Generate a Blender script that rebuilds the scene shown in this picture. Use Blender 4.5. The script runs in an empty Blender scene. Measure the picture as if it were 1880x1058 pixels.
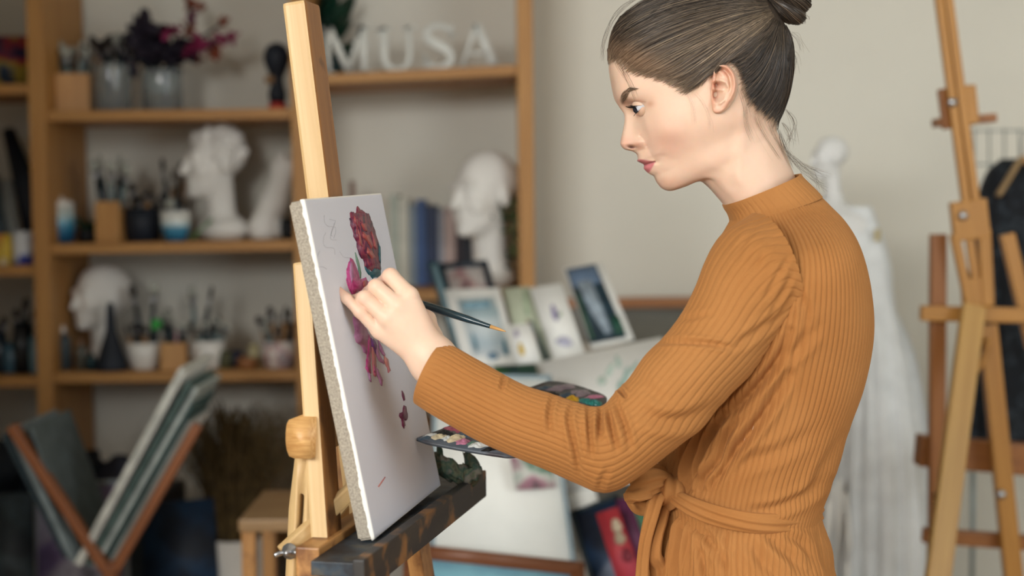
import bpy, bmesh, math, random
import numpy as np
from mathutils import Vector, Matrix, geometry
from mathutils.bvhtree import BVHTree

random.seed(7)
rng = np.random.default_rng(7)
scene = bpy.context.scene
COL = scene.collection

# ------------------------------------------------------------------ camera
FPX = 2611.0
PITCH = math.radians(3.4)
ROLL = math.radians(0.6)
CAM = np.array([0.0, 0.0, 1.43])
FWD = np.array([0, math.cos(PITCH), -math.sin(PITCH)])
UP0 = np.array([0, math.sin(PITCH), math.cos(PITCH)])
RT0 = np.array([1.0, 0, 0])
RT = RT0 * math.cos(ROLL) - UP0 * math.sin(ROLL)
UP = UP0 * math.cos(ROLL) + RT0 * math.sin(ROLL)
cam_data = bpy.data.cameras.new('camera')
cam_data.sensor_width = 36.0
cam_data.lens = 36.0 * FPX / 1880.0
cam_data.clip_start = 0.05
cam_data.dof.use_dof = True
cam_data.dof.focus_distance = 1.60
cam_data.dof.aperture_fstop = 2.8
cam_data.dof.aperture_blades = 0
cam = bpy.data.objects.new('camera', cam_data)
COL.objects.link(cam)
cam.matrix_world = Matrix(((RT[0], UP[0], -FWD[0], CAM[0]), (RT[1], UP[1], -FWD[1], CAM[1]),
                           (RT[2], UP[2], -FWD[2], CAM[2]), (0, 0, 0, 1)))
scene.camera = cam

# ------------------------------------------------------------------ light
world = bpy.data.worlds.new('world')
scene.world = world
world.use_nodes = True
world.node_tree.nodes['Background'].inputs[0].default_value = (0.80, 0.90, 1.0, 1)
world.node_tree.nodes['Background'].inputs[1].default_value = 0.34


def area_light(name, loc, target, sx, sy, power, color):
    l = bpy.data.lights.new(name, 'AREA')
    l.shape = 'RECTANGLE'
    l.size = sx
    l.size_y = sy
    l.energy = power
    l.color = color
    o = bpy.data.objects.new(name, l)
    COL.objects.link(o)
    o.location = loc
    d = Vector(target) - Vector(loc)
    o.rotation_euler = d.to_track_quat('-Z', 'Y').to_euler()
    return o


area_light('window_daylight', (-1.9, -2.7, 2.9), (0.3, 2.0, 1.15), 2.6, 1.8, 330, (1.0, 0.985, 0.96))
area_light('side_fill_light', (2.9, -0.6, 1.9), (0.0, 2.4, 1.2), 1.6, 1.8, 40, (0.88, 0.95, 1.0))  # unseen fill lamp, added on the right to brighten the canvas face

vs = scene.view_settings
vs.view_transform = 'Standard'
vs.look = 'None'
vs.exposure = 0.16
vs.gamma = 1.0
vs.use_curve_mapping = False


# ------------------------------------------------------------------ projection helpers
def at(px, py, Y):
    """world point seen at pixel (px, py) of the 1880x1058 frame, at depth plane Y."""
    u = (np.asarray(px, float) - 940.0) / FPX
    v = (529.0 - np.asarray(py, float)) / FPX
    d = u[..., None] * RT + v[..., None] * UP + FWD
    return d * (np.asarray(Y, float) / d[..., 1])[..., None] + CAM


def atv(px, py, Y):
    return Vector(at(px, py, Y))


def project(P):
    q = np.asarray(P, float) - CAM
    z = q @ FWD
    return 940 + FPX * (q @ RT) / z, 529 - FPX * (q @ UP) / z


def lin(h):
    if isinstance(h, str):
        h = h.lstrip('#')
        c = [int(h[i:i + 2], 16) / 255 for i in (0, 2, 4)]
    else:
        c = h
    return tuple(x / 12.92 if x <= 0.04045 else ((x + 0.055) / 1.055) ** 2.4 for x in c)


# ------------------------------------------------------------------ materials
def _new(name):
    m = bpy.data.materials.new(name)
    m.use_nodes = True
    nt = m.node_tree
    return m, nt, nt.nodes['Principled BSDF']


def _node(nt, typ, **kw):
    n = nt.nodes.new(typ)
    for k, v in kw.items():
        if k.startswith('i_'):
            n.inputs[k[2:].replace('_', ' ')].default_value = v
        else:
            setattr(n, k, v)
    return n


def mat(name, col, rough=0.6, var=0.12, scale=14.0, bump=0.0, bscale=120.0, spec=0.4, metal=0.0, sub=0.0, col2=None,
        coat=0.0, trans=0.0, alpha=1.0, sheen=0.0):
    m, nt, b = _new(name)
    c = lin(col)
    tc = _node(nt, 'ShaderNodeTexCoord')
    no = _node(nt, 'ShaderNodeTexNoise', i_Scale=scale, i_Detail=4.0)
    nt.links.new(tc.outputs['Object'], no.inputs['Vector'])
    r = _node(nt, 'ShaderNodeValToRGB')
    r.color_ramp.elements[0].position = 0.35
    r.color_ramp.elements[1].position = 0.65
    if col2 is not None:
        c1, c2 = c, lin(col2)
    else:
        c1 = tuple(x * (1 - var) for x in c)
        c2 = tuple(min(1, x * (1 + var)) for x in c)
    r.color_ramp.elements[0].color = (*c1, 1)
    r.color_ramp.elements[1].color = (*c2, 1)
    nt.links.new(no.outputs['Fac'], r.inputs['Fac'])
    nt.links.new(r.outputs['Color'], b.inputs['Base Color'])
    b.inputs['Roughness'].default_value = rough
    b.inputs['Specular IOR Level'].default_value = spec
    b.inputs['Metallic'].default_value = metal
    b.inputs['Coat Weight'].default_value = coat
    b.inputs['Sheen Weight'].default_value = sheen
    b.inputs['Transmission Weight'].default_value = trans
    b.inputs['Alpha'].default_value = alpha
    if sub:
        b.inputs['Subsurface Weight'].default_value = sub
        b.inputs['Subsurface Radius'].default_value = (0.012, 0.004, 0.002)
        b.inputs['Subsurface Scale'].default_value = 0.5
    if bump:
        n2 = _node(nt, 'ShaderNodeTexNoise', i_Scale=bscale, i_Detail=5.0)
        nt.links.new(tc.outputs['Object'], n2.inputs['Vector'])
        bp = _node(nt, 'ShaderNodeBump', i_Strength=bump, i_Distance=0.002)
        nt.links.new(n2.outputs['Fac'], bp.inputs['Height'])
        nt.links.new(bp.outputs['Normal'], b.inputs['Normal'])
    return m


def wood(name, c1, c2, rough=0.45, across=90.0, along=3.0, stain=None, stain_amt=0.5):
    """grain runs along the object's local X."""
    m, nt, b = _new(name)
    tc = _node(nt, 'ShaderNodeTexCoord')
    mp = _node(nt, 'ShaderNodeMapping')
    mp.inputs['Scale'].default_value = (along, across, across)
    nt.links.new(tc.outputs['Object'], mp.inputs['Vector'])
    no = _node(nt, 'ShaderNodeTexNoise', i_Scale=1.0, i_Detail=6.0, i_Roughness=0.6, i_Distortion=0.6)
    nt.links.new(mp.outputs['Vector'], no.inputs['Vector'])
    r = _node(nt, 'ShaderNodeValToRGB')
    r.color_ramp.elements[0].position = 0.3
    r.color_ramp.elements[1].position = 0.7
    r.color_ramp.elements[0].color = (*lin(c2), 1)
    r.color_ramp.elements[1].color = (*lin(c1), 1)
    nt.links.new(no.outputs['Fac'], r.inputs['Fac'])
    out = r.outputs['Color']
    if stain:
        n3 = _node(nt, 'ShaderNodeTexNoise', i_Scale=22.0, i_Detail=5.0)
        nt.links.new(tc.outputs['Object'], n3.inputs['Vector'])
        r3 = _node(nt, 'ShaderNodeValToRGB')
        r3.color_ramp.elements[0].position = 1 - stain_amt - 0.06
        r3.color_ramp.elements[1].position = 1 - stain_amt + 0.06
        nt.links.new(n3.outputs['Fac'], r3.inputs['Fac'])
        mx = _node(nt, 'ShaderNodeMixRGB')
        nt.links.new(r3.outputs['Color'], mx.inputs['Fac'])
        nt.links.new(out, mx.inputs['Color1'])
        mx.inputs['Color2'].default_value = (*lin(stain), 1)
        out = mx.outputs['Color']
    nt.links.new(out, b.inputs['Base Color'])
    b.inputs['Roughness'].default_value = rough
    bp = _node(nt, 'ShaderNodeBump', i_Strength=0.15, i_Distance=0.001)
    nt.links.new(no.outputs['Fac'], bp.inputs['Height'])
    nt.links.new(bp.outputs['Normal'], b.inputs['Normal'])
    return m


def multi(name, cols, scale=8.0, rough=0.6, stretch=(1, 1, 1), detail=3.0, lo=0.3, hi=0.7, bump=0.0, distort=0.0, voronoi=False):
    """blotches of several colours (painted surfaces)."""
    m, nt, b = _new(name)
    tc = _node(nt, 'ShaderNodeTexCoord')
    mp = _node(nt, 'ShaderNodeMapping')
    mp.inputs['Scale'].default_value = stretch
    nt.links.new(tc.outputs['Object'], mp.inputs['Vector'])
    no = _node(nt, 'ShaderNodeTexNoise', i_Scale=scale, i_Detail=detail, i_Distortion=distort)
    nt.links.new(mp.outputs['Vector'], no.inputs['Vector'])
    r = _node(nt, 'ShaderNodeValToRGB')
    e = r.color_ramp.elements
    n = len(cols)
    while len(e) < n:
        e.new(0.5)
    for i, c in enumerate(cols):
        e[i].position = lo + (hi - lo) * i / (n - 1)
        e[i].color = (*lin(c), 1)
    nt.links.new(no.outputs['Fac'], r.inputs['Fac'])
    nt.links.new(r.outputs['Color'], b.inputs['Base Color'])
    b.inputs['Roughness'].default_value = rough
    if bump:
        bp = _node(nt, 'ShaderNodeBump', i_Strength=bump, i_Distance=0.003)
        nt.links.new(no.outputs['Fac'], bp.inputs['Height'])
        nt.links.new(bp.outputs['Normal'], b.inputs['Normal'])
    return m


def gradz(name, stops, z0, z1, rough=0.4, noise=0.0, coat=0.0, axis='Z'):
    """colour bands along an object axis (glazes, painted landscapes)."""
    m, nt, b = _new(name)
    tc = _node(nt, 'ShaderNodeTexCoord')
    sp = _node(nt, 'ShaderNodeSeparateXYZ')
    nt.links.new(tc.outputs['Object'], sp.inputs['Vector'])
    mr = _node(nt, 'ShaderNodeMapRange')
    mr.inputs['From Min'].default_value = z0
    mr.inputs['From Max'].default_value = z1
    nt.links.new(sp.outputs[axis], mr.inputs['Value'])
    fac = mr.outputs['Result']
    if noise:
        no = _node(nt, 'ShaderNodeTexNoise', i_Scale=18.0, i_Detail=4.0)
        nt.links.new(tc.outputs['Object'], no.inputs['Vector'])
        ma = _node(nt, 'ShaderNodeMath', operation='MULTIPLY_ADD')
        ma.inputs[1].default_value = noise
        nt.links.new(no.outputs['Fac'], ma.inputs[0])
        sb = _node(nt, 'ShaderNodeMath', operation='SUBTRACT')
        nt.links.new(fac, sb.inputs[0])
        sb.inputs[1].default_value = noise * 0.5
        nt.links.new(sb.outputs[0], ma.inputs[2])
        fac = ma.outputs[0]
    r = _node(nt, 'ShaderNodeValToRGB')
    e = r.color_ramp.elements
    while len(e) < len(stops):
        e.new(0.5)
    for i, (p, c) in enumerate(stops):
        e[i].position = p
        e[i].color = (*lin(c), 1)
    nt.links.new(fac, r.inputs['Fac'])
    nt.links.new(r.outputs['Color'], b.inputs['Base Color'])
    b.inputs['Roughness'].default_value = rough
    b.inputs['Coat Weight'].default_value = coat
    return m


# ------------------------------------------------------------------ objects
WM = {}


def link(name, me, mats=None, parent=None, wm=None, smooth=False):
    o = bpy.data.objects.new(name, me)
    COL.objects.link(o)
    if mats is not None and me is not None and len(me.materials) == 0:
        for m in (mats if isinstance(mats, (list, tuple)) else [mats]):
            me.materials.append(m)
    if smooth and me is not None:
        me.polygons.foreach_set('use_smooth', np.ones(len(me.polygons), bool))
    wm = wm if wm is not None else Matrix.Identity(4)
    WM[o.name] = wm
    if parent is not None:
        o.parent = parent
        o.matrix_parent_inverse = WM[parent.name].inverted()
    o.matrix_basis = wm
    return o


def tag(o, label=None, cat=None, group=None, kind=None):
    if label:
        o['label'] = label
    if cat:
        o['category'] = cat
    if group:
        o['group'] = group
    if kind:
        o['kind'] = kind
    return o


def thing(name, label, cat, loc, group=None):
    o = link(name, None, wm=Matrix.Translation(Vector(loc)))
    o.empty_display_size = 0.05
    return tag(o, label, cat, group)


def np_mesh(name, V, F, tris=None):
    """V (n,3), F (m,4) quads, tris (k,3)."""
    me = bpy.data.meshes.new(name)
    V = np.asarray(V, np.float32)
    F = np.asarray(F, np.int32).reshape(-1, 4)
    T = np.asarray(tris, np.int32).reshape(-1, 3) if tris is not None else np.zeros((0, 3), np.int32)
    me.vertices.add(len(V))
    me.vertices.foreach_set('co', V.ravel())
    nl = F.size + T.size
    me.loops.add(nl)
    me.loops.foreach_set('vertex_index', np.concatenate([F.ravel(), T.ravel()]))
    me.polygons.add(len(F) + len(T))
    ls = np.concatenate([np.arange(len(F)) * 4, F.size + np.arange(len(T)) * 3]).astype(np.int32)
    me.polygons.foreach_set('loop_start', ls)
    me.update(calc_edges=True)
    me.validate()
    return me


def grid_faces(nr, nc, closed=True, off=0):
    """quads of an (nr, nc) vertex grid; closed wraps the columns."""
    r = np.arange(nr - 1)[:, None]
    c = np.arange(nc if closed else nc - 1)[None, :]
    c2 = (c + 1) % nc
    a = r * nc + c
    b = r * nc + c2
    d = (r + 1) * nc + c
    e = (r + 1) * nc + c2
    return np.stack([a, d, e, b], -1).reshape(-1, 4) + off


def bm_obj(name, bm, m, parent=None, wm=None, smooth=False):
    me = bpy.data.meshes.new(name)
    bm.to_mesh(me)
    bm.free()
    return link(name, me, m, parent, wm, smooth)


def frame(loc, x, y):
    x = Vector(x).normalized()
    z = x.cross(Vector(y)).normalized()
    y = z.cross(x)
    return Matrix(((x[0], y[0], z[0], loc[0]), (x[1], y[1], z[1], loc[1]), (x[2], y[2], z[2], loc[2]), (0, 0, 0, 1)))


def box_mesh(name, sx, sy, sz, bevel=0.002, seg=2):
    bm = bmesh.new()
    bmesh.ops.create_cube(bm, size=1.0)
    bmesh.ops.scale(bm, vec=(sx, sy, sz), verts=bm.verts)
    if bevel:
        bmesh.ops.bevel(bm, geom=bm.edges[:], offset=min(bevel, 0.45 * min(sx, sy, sz)), segments=seg, affect='EDGES', profile=0.6)
    me = bpy.data.meshes.new(name)
    bm.to_mesh(me)
    bm.free()
    return me


def beam(name, p0, p1, w, t, wdir, m, parent=None, bevel=0.002):
    """square bar p0 -> p1; w along wdir, t across."""
    p0, p1 = Vector(p0), Vector(p1)
    L = (p1 - p0).length
    return link(name, box_mesh(name, L, w, t, bevel), m, parent, frame((p0 + p1) / 2, p1 - p0, wdir))


def box(name, c, sx, sy, sz, m, parent=None, rz=0.0, bevel=0.002):
    return link(name, box_mesh(name, sx, sy, sz, bevel), m, parent, Matrix.Translation(Vector(c)) @ Matrix.Rotation(rz, 4, 'Z'))


def lathe_mesh(name, prof, n=32):
    prof = np.asarray(prof, float)
    a = np.arange(n) / n * 2 * np.pi
    V = np.stack([prof[:, 0, None] * np.cos(a), prof[:, 0, None] * np.sin(a), np.repeat(prof[:, 1, None], n, 1)], -1)
    return np_mesh(name, V.reshape(-1, 3), grid_faces(len(prof), n)[:, ::-1])


def lathe(name, prof, loc, m, parent=None, n=32, wm=None):
    return link(name, lathe_mesh(name, prof, n), m, parent, wm if wm is not None else Matrix.Translation(Vector(loc)), smooth=True)


def catmull(P, n):
    """smooth curve through the rows of P sampled at n points (uniform Catmull-Rom)."""
    P = np.asarray(P, float)
    k = len(P)
    t = np.linspace(0, k - 1, n)
    i = np.clip(t.astype(int), 0, k - 2)
    f = (t - i).reshape((-1,) + (1,) * (P.ndim - 1))
    Pe = np.concatenate([2 * P[:1] - P[1:2], P, 2 * P[-1:] - P[-2:-1]])
    a, b, c, d = Pe[i], Pe[i + 1], Pe[i + 2], Pe[i + 3]
    return 0.5 * (2 * b + (c - a) * f + (2 * a - 5 * b + 4 * c - d) * f ** 2 + (3 * b - a - 3 * c + d) * f ** 3)


def tube_arrays(P, R, n=10, flat=1.0, up=(0, 0, 1), cap=True):
    P = np.asarray(P, float)
    R = np.broadcast_to(np.asarray(R, float), (len(P),))
    T = np.gradient(P, axis=0)
    T /= np.linalg.norm(T, axis=1, keepdims=True) + 1e-12
    u = np.array(up, float)
    A = np.cross(T, u)
    bad = np.linalg.norm(A, axis=1) < 1e-3
    A[bad] = np.cross(T[bad], [0.3, 1, 0.2])
    A /= np.linalg.norm(A, axis=1, keepdims=True)
    B = np.cross(A, T)
    a = np.arange(n) / n * 2 * np.pi
    V = P[:, None] + R[:, None, None] * (A[:, None] * np.cos(a)[None, :, None] + flat * B[:, None] * np.sin(a)[None, :, None])
    F = grid_faces(len(P), n)
    V = V.reshape(-1, 3)
    T3 = []
    if cap:
        V = np.concatenate([V, P[:1], P[-1:]])
        k = len(V)
        T3 = [(k - 2, i, (i + 1) % n) for i in range(n)] + [(k - 1, (len(P) - 1) * n + (i + 1) % n, (len(P) - 1) * n + i) for i in range(n)]
    return V, F, np.array(T3, int).reshape(-1, 3)


def tube(name, P, R, m, parent=None, n=10, flat=1.0, up=(0, 0, 1), smooth_n=0):
    P = np.asarray(P, float)
    if smooth_n:
        if np.ndim(R):
            R = catmull(np.asarray(R, float)[:, None], smooth_n)[:, 0]
        P = catmull(P, smooth_n)
    V, F, T = tube_arrays(P, R, n, flat, up)
    c = V.mean(0)
    return link(name, np_mesh(name, V - c, F, T), m, parent, Matrix.Translation(Vector(c)), smooth=True)


class Acc:
    """collects arrays into one mesh."""
    def __init__(s):
        s.V, s.F, s.T, s.n = [], [], [], 0

    def add(s, V, F=None, T=None):
        V = np.asarray(V, float).reshape(-1, 3)
        if F is not None and len(F):
            s.F.append(np.asarray(F).reshape(-1, 4) + s.n)
        if T is not None and len(T):
            s.T.append(np.asarray(T).reshape(-1, 3) + s.n)
        s.V.append(V)
        s.n += len(V)

    def mesh(s, name, origin=None):
        V = np.concatenate(s.V)
        if origin is not None:
            V = V - np.asarray(origin)
        return np_mesh(name, V, np.concatenate(s.F) if s.F else [], np.concatenate(s.T) if s.T else None)


def prism_arrays(outer, thick, holes=()):
    """2-D polygon (with holes) extruded: returns V, F, T in local x, y; z from 0 to -thick."""
    loops = [[Vector((p[0], p[1], 0)) for p in outer]] + [[Vector((p[0], p[1], 0)) for p in h] for h in holes]
    tris = geometry.tessellate_polygon(loops)
    pts = [p for l in loops for p in l]
    n = len(pts)
    V = [(p.x, p.y, 0) for p in pts] + [(p.x, p.y, -thick) for p in pts]
    T = []
    for a, b, c in tris:
        ar = (pts[b] - pts[a]).cross(pts[c] - pts[a]).z
        if ar < 0:
            b, c = c, b
        T += [(a, b, c), (a + n, c + n, b + n)]
    F, o = [], 0
    for l in loops:
        k = len(l)
        area = sum(l[i].x * l[(i + 1) % k].y - l[(i + 1) % k].x * l[i].y for i in range(k))
        outerloop = o == 0
        for i in range(k):
            j = (i + 1) % k
            q = (o + i, o + i + n, o + j + n, o + j)
            F.append(q if (area > 0) == outerloop else q[::-1])
        o += k
    return np.array(V, float), np.array(F, int), np.array(T, int)


def prism(name, outer, thick, wm, m, parent=None, holes=()):
    V, F, T = prism_arrays(outer, thick, holes)
    return link(name, np_mesh(name, V, F, T), m, parent, wm)


def surface_nets(f, origin, h):
    """naive surface nets of the scalar grid f (negative inside)."""
    nx, ny, nz = f.shape
    s = f < 0
    offs = [(i, j, k) for i in (0, 1) for j in (0, 1) for k in (0, 1)]
    cs = [f[i:nx - 1 + i, j:ny - 1 + j, k:nz - 1 + k] for i, j, k in offs]
    ins = sum((c < 0).astype(np.int8) for c in cs)
    act = (ins > 0) & (ins < 8)
    idx = -np.ones(act.shape, np.int64)
    ijk = np.argwhere(act)
    idx[act] = np.arange(len(ijk))
    cv = np.stack([c[act] for c in cs], -1)
    acc = np.zeros((len(ijk), 3))
    cnt = np.zeros(len(ijk))
    for a in range(8):
        for b in range(a + 1, 8):
            d = [offs[b][q] - offs[a][q] for q in range(3)]
            if sum(abs(x) for x in d) != 1:
                continue
            fa, fb = cv[:, a], cv[:, b]
            x = (fa < 0) != (fb < 0)
            t = np.where(x, fa / np.where(x, fa - fb, 1), 0)
            p = np.array(offs[a])[None] + t[:, None] * np.array(d)[None]
            acc += p * x[:, None]
            cnt += x
    V = np.asarray(origin) + h * (ijk + acc / cnt[:, None])
    Q = []
    for ax in range(3):
        o1, o2 = [(1, 2), (2, 0), (0, 1)][ax]
        sl0 = [slice(1, -1)] * 3
        sl1 = [slice(1, -1)] * 3
        sl0[ax] = slice(0, -1)
        sl1[ax] = slice(1, None)
        a, b = s[tuple(sl0)], s[tuple(sl1)]
        e = np.argwhere(a != b)
        if not len(e):
            continue
        fl = a[tuple(e.T)]
        e = e + 1
        e[:, ax] -= 1
        def g(d1, d2):
            q = e.copy()
            q[:, o1] += d1
            q[:, o2] += d2
            return idx[q[:, 0], q[:, 1], q[:, 2]]
        q = np.stack([g(-1, -1), g(0, -1), g(0, 0), g(-1, 0)], -1)
        q[~fl] = q[~fl][:, ::-1]
        Q.append(q)
    Q = np.concatenate(Q)
    return V, Q[(Q >= 0).all(1)]


def smin(a, b, k):
    h = np.clip(0.5 + 0.5 * (b - a) / k, 0, 1)
    return b + (a - b) * h - k * h * (1 - h)


def sd_cone(X, a, b, ra, rb):
    """rounded cone distance (approximate) between spheres a, ra and b, rb."""
    a, b = np.asarray(a, float), np.asarray(b, float)
    ba = b - a
    t = np.clip(((X - a) @ ba) / (ba @ ba), 0, 1)
    return np.linalg.norm(X - a - t[..., None] * ba, axis=-1) - (ra + (rb - ra) * t)
# ------------------------------------------------------------------ room shell
m_wall = mat('wall_paint', '#dedcd0', rough=0.85, var=0.03, scale=2.0, bump=0.08, bscale=220)
m_floor = wood('floor_boards', '#a98a66', '#86694a', across=8, along=1.5)
m_ceil = mat('ceiling_paint', '#dedbd2', rough=0.9, var=0.02)
WALL_Y = 4.28


def slab(name, lo, hi, m):
    c = [(a + b) / 2 for a, b in zip(lo, hi)]
    o = box(name, c, hi[0] - lo[0], hi[1] - lo[1], hi[2] - lo[2], m, bevel=0)
    return tag(o, kind='structure')


slab('wall_back', (-3.3, WALL_Y, 0), (3.5, WALL_Y + 0.15, 3.0), m_wall)
slab('wall_left', (-3.3, -2.9, 0), (-3.15, WALL_Y, 3.0), m_wall)
slab('wall_right', (3.35, -2.9, 0), (3.5, WALL_Y, 3.0), m_wall)
slab('floor', (-3.3, -2.9, -0.1), (3.5, WALL_Y + 0.15, 0), m_floor)
slab('ceiling', (-3.3, -2.9, 3.0), (3.5, WALL_Y + 0.15, 3.1), m_ceil)
slab('added_shade_wall', (-3.15, 1.0, 0), (-1.22, 1.1, 3.0), m_wall)  # added out of frame only to keep light off the left shelves
# ------------------------------------------------------------------ canvas frame (fitted to its four corners)
CA, CB, CW, CH = 0.23477, 0.18495, 0.24987, 0.35835
CO = np.array([-0.21183, 1.46, 1.43626])             # top near front corner
CROT = 0.03000
cw0 = np.array([math.sin(CA), math.cos(CA), 0])
ch0 = np.array([-math.cos(CA) * math.sin(CB), math.sin(CA) * math.sin(CB), math.cos(CB)])
c_w = cw0 * math.cos(CROT) + ch0 * math.sin(CROT)
c_h = ch0 * math.cos(CROT) - cw0 * math.sin(CROT)
c_n = np.cross(c_w, c_h)
c_n /= np.linalg.norm(c_n)                # faces the painter
n_h = np.array([math.cos(CA), -math.sin(CA), 0])
c_bot = CO - c_h * CH                     # bottom near front corner


def on_canvas(px, py):
    """ray through the pixel onto the canvas face -> (u along width, v up from bottom)."""
    u = (px - 940.0) / FPX
    v = (529.0 - py) / FPX
    d = u * RT + v * UP + FWD
    t = ((c_bot - CAM) @ c_n) / (d @ c_n)
    p = CAM + d * t - c_bot
    return p @ c_w, p @ c_h


m_pine = wood('pine_pale', '#dabd8c', '#c6a26c', across=70, along=2.2)
m_pine2 = wood('pine_worn', '#c9975c', '#a87440', across=80, along=2.5, stain='#7a4f2c', stain_amt=0.42)
m_pine_end = wood('pine_endgrain', '#deb274', '#b98246', across=210, along=30)
m_tray = wood('painted_tray_wood', '#3a3630', '#23252a', across=40, along=6, stain='#8a6238', stain_amt=0.40, rough=0.5)
m_trayblk = multi('tray_paint_crust', ['#15181d', '#20262e', '#2c3b48', '#4b4a45', '#14171b'], scale=30, rough=0.5, bump=0.5)
m_metal = mat('zinc_metal', '#b9bcc0', rough=0.3, metal=0.9, var=0.05)
m_linen = mat('raw_linen', '#a49c8e', rough=0.9, var=0.22, scale=420, bump=0.5, bscale=900)
m_gesso = mat('canvas_gesso', '#dcdee6', rough=0.6, var=0.02, scale=6, bump=0.12, bscale=900, spec=0.3)
m_edge = mat('gesso_edge', '#eeece4', rough=0.6, var=0.03, bump=0.2, bscale=200)

easel = thing('painting_easel', 'pale pine easel holding the flower canvas, with paint-crusted tray', 'easel', (-0.12, 1.62, 0))

CT = 0.018
def C(u, v, d=0.0):
    return c_bot + c_w * u + c_h * v + c_n * d


# mast (upper sliding post) behind the canvas
mt0 = at(553, 7, 1.605)
mt1 = at(597, 362, 1.60)
mdir = (mt1 - mt0) / np.linalg.norm(mt1 - mt0)
mast_end = mt0 + mdir * 0.80
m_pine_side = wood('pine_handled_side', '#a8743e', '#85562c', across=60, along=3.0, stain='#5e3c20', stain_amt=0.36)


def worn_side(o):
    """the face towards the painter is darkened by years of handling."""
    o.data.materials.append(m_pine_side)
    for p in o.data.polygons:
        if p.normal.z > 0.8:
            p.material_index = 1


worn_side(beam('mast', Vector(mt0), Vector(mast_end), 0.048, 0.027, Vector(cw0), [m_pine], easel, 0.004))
# near and far front posts (splayed legs)
np0, np1 = at(566, 484, 1.515), at(600, 985, 1.47)
nd = (np1 - np0)
def down_to_floor(p, d):
    t = (p[2]) / -d[2]
    return p + d * t
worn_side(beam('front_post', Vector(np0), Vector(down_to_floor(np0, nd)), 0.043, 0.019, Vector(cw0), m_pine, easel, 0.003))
fp0 = np0 + cw0 * 0.20 + n_h * 0.0
fd = nd + 2 * cw0 * (-(nd @ cw0))
beam('front_post', Vector(fp0), Vector(down_to_floor(fp0, fd)), 0.043, 0.019, Vector(cw0), m_pine2, easel, 0.003)
# rounded cross bar behind the posts, end grain to the camera
cbm = [(0.0, 0.0205), (-0.009, 0.0195), (-0.0115, 0.015), (-0.0128, 0.006), (-0.0130, -0.004), (-0.012, -0.012), (-0.0095, -0.0185), (-0.004, -0.0205), (0.014, -0.0205), (0.014, 0.0205)]
cb0 = at(546, 806, 1.452)
prism('cross_bar', [(x, y) for x, y in cbm], 0.34, frame(Vector(cb0), n_h, (0, 0, 1)), m_pine_end, easel)
# slotted strut and rear leg
st_a, st_b = at(556, 846, 1.474), at(528, 1058, 1.46)
sd = (st_b - st_a)
sl = st_a[2] / (-sd[2] / np.linalg.norm(sd))
sx = sd / np.linalg.norm(sd)
def rr(x0, x1, r, n=8):
    pts = []
    for i in range(n + 1):
        a = math.pi / 2 + math.pi * i / n
        pts.append((x0 + r * math.cos(a), r * math.sin(a)))
    for i in range(n + 1):
        a = -math.pi / 2 + math.pi * i / n
        pts.append((x1 + r * math.cos(a), r * math.sin(a)))
    return pts
outer = [(-0.02, 0.008), (-0.02, -0.008), (0.05, -0.0135), (sl, -0.015), (sl, 0.015), (0.05, 0.0135)]
slot = rr(0.038, 0.30, 0.0036)
yv = np.cross(cw0, sx)
zf = -cw0
strut_m = Matrix(((sx[0], yv[0], zf[0], st_a[0]), (sx[1], yv[1], zf[1], st_a[1]), (sx[2], yv[2], zf[2], st_a[2]), (0, 0, 0, 1)))
prism('slotted_strut', outer, 0.014, strut_m, m_pine, easel, holes=[slot])
# brace from the wing nut to behind the canvas
br0, br1 = at(519, 1016, 1.452), at(668, 880, 1.50)
beam('brace', Vector(br0), Vector(br1), 0.016, 0.012, (0, 0, 1), m_pine, easel, 0.002)
br2, br3 = at(612, 968, 1.56), at(668, 905, 1.60)
beam('brace', Vector(br2), Vector(br3), 0.020, 0.014, (0, 0, 1), m_pine, easel, 0.002)
# wing nut
wn = at(531, 1013, 1.437)
wz = Vector(-cw0)
wmx = frame(Vector(wn), (0, 0, 1), Vector(n_h))
wmx = Matrix(((n_h[0], 0, -cw0[0], wn[0]), (n_h[1], 0, -cw0[1], wn[1]), (n_h[2], 1, 0, wn[2]), (0, 0, 0, 1)))
nut = lathe('wing_nut', [(0.0, 0.0095), (0.003, 0.009), (0.0034, 0.004), (0.0055, 0.003), (0.006, 0.0), (0.0085, -0.0005), (0.0085, -0.002), (0.0, -0.002)], None, m_metal, easel, 20, wm=wmx)
for s in (-1, 1):
    V, F, T = tube_arrays([(s * 0.003, 0, 0.002), (s * 0.008, s * 0.001, 0.005), (s * 0.0115, s * 0.002, 0.011)], [0.002, 0.0028, 0.0022], 8, 0.6)
    link('wing', np_mesh('wing', V, F, T), m_metal, nut, wmx, smooth=True)

# tray: back rail, ledge plate, front lip
def traybar(name, u0, u1, n0, n1, z0, z1, m, bevel=0.002):
    """bar along the canvas width; n measured outwards from the canvas face, z from its bottom edge."""
    c = c_bot + cw0 * (u0 + u1) / 2 + n_h * (n0 + n1) / 2 + np.array([0, 0, (z0 + z1) / 2])
    return link(name, box_mesh(name, u1 - u0, n1 - n0, z1 - z0, bevel), m, easel, frame(Vector(c), cw0, n_h))


traybar('tray_rail', -0.062, 0.365, -0.062, -0.037, -0.046, 0.004, m_pine2, 0.002)
traybar('tray_ledge', -0.085, 0.365, -0.037, 0.012, -0.018, -0.0035, m_trayblk, 0.001)
traybar('tray_lip', -0.10, 0.372, 0.012, 0.024, -0.030, 0.004, m_tray, 0.0015)
for u in (0.02, 0.17, 0.33):
    c = c_bot + cw0 * u + n_h * (-0.03) + np.array([0, 0, -0.03])
    link('tray_bracket', box_mesh('tray_bracket', 0.02, 0.05, 0.02, 0.002), m_pine2, easel, frame(Vector(c), cw0, n_h))

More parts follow.
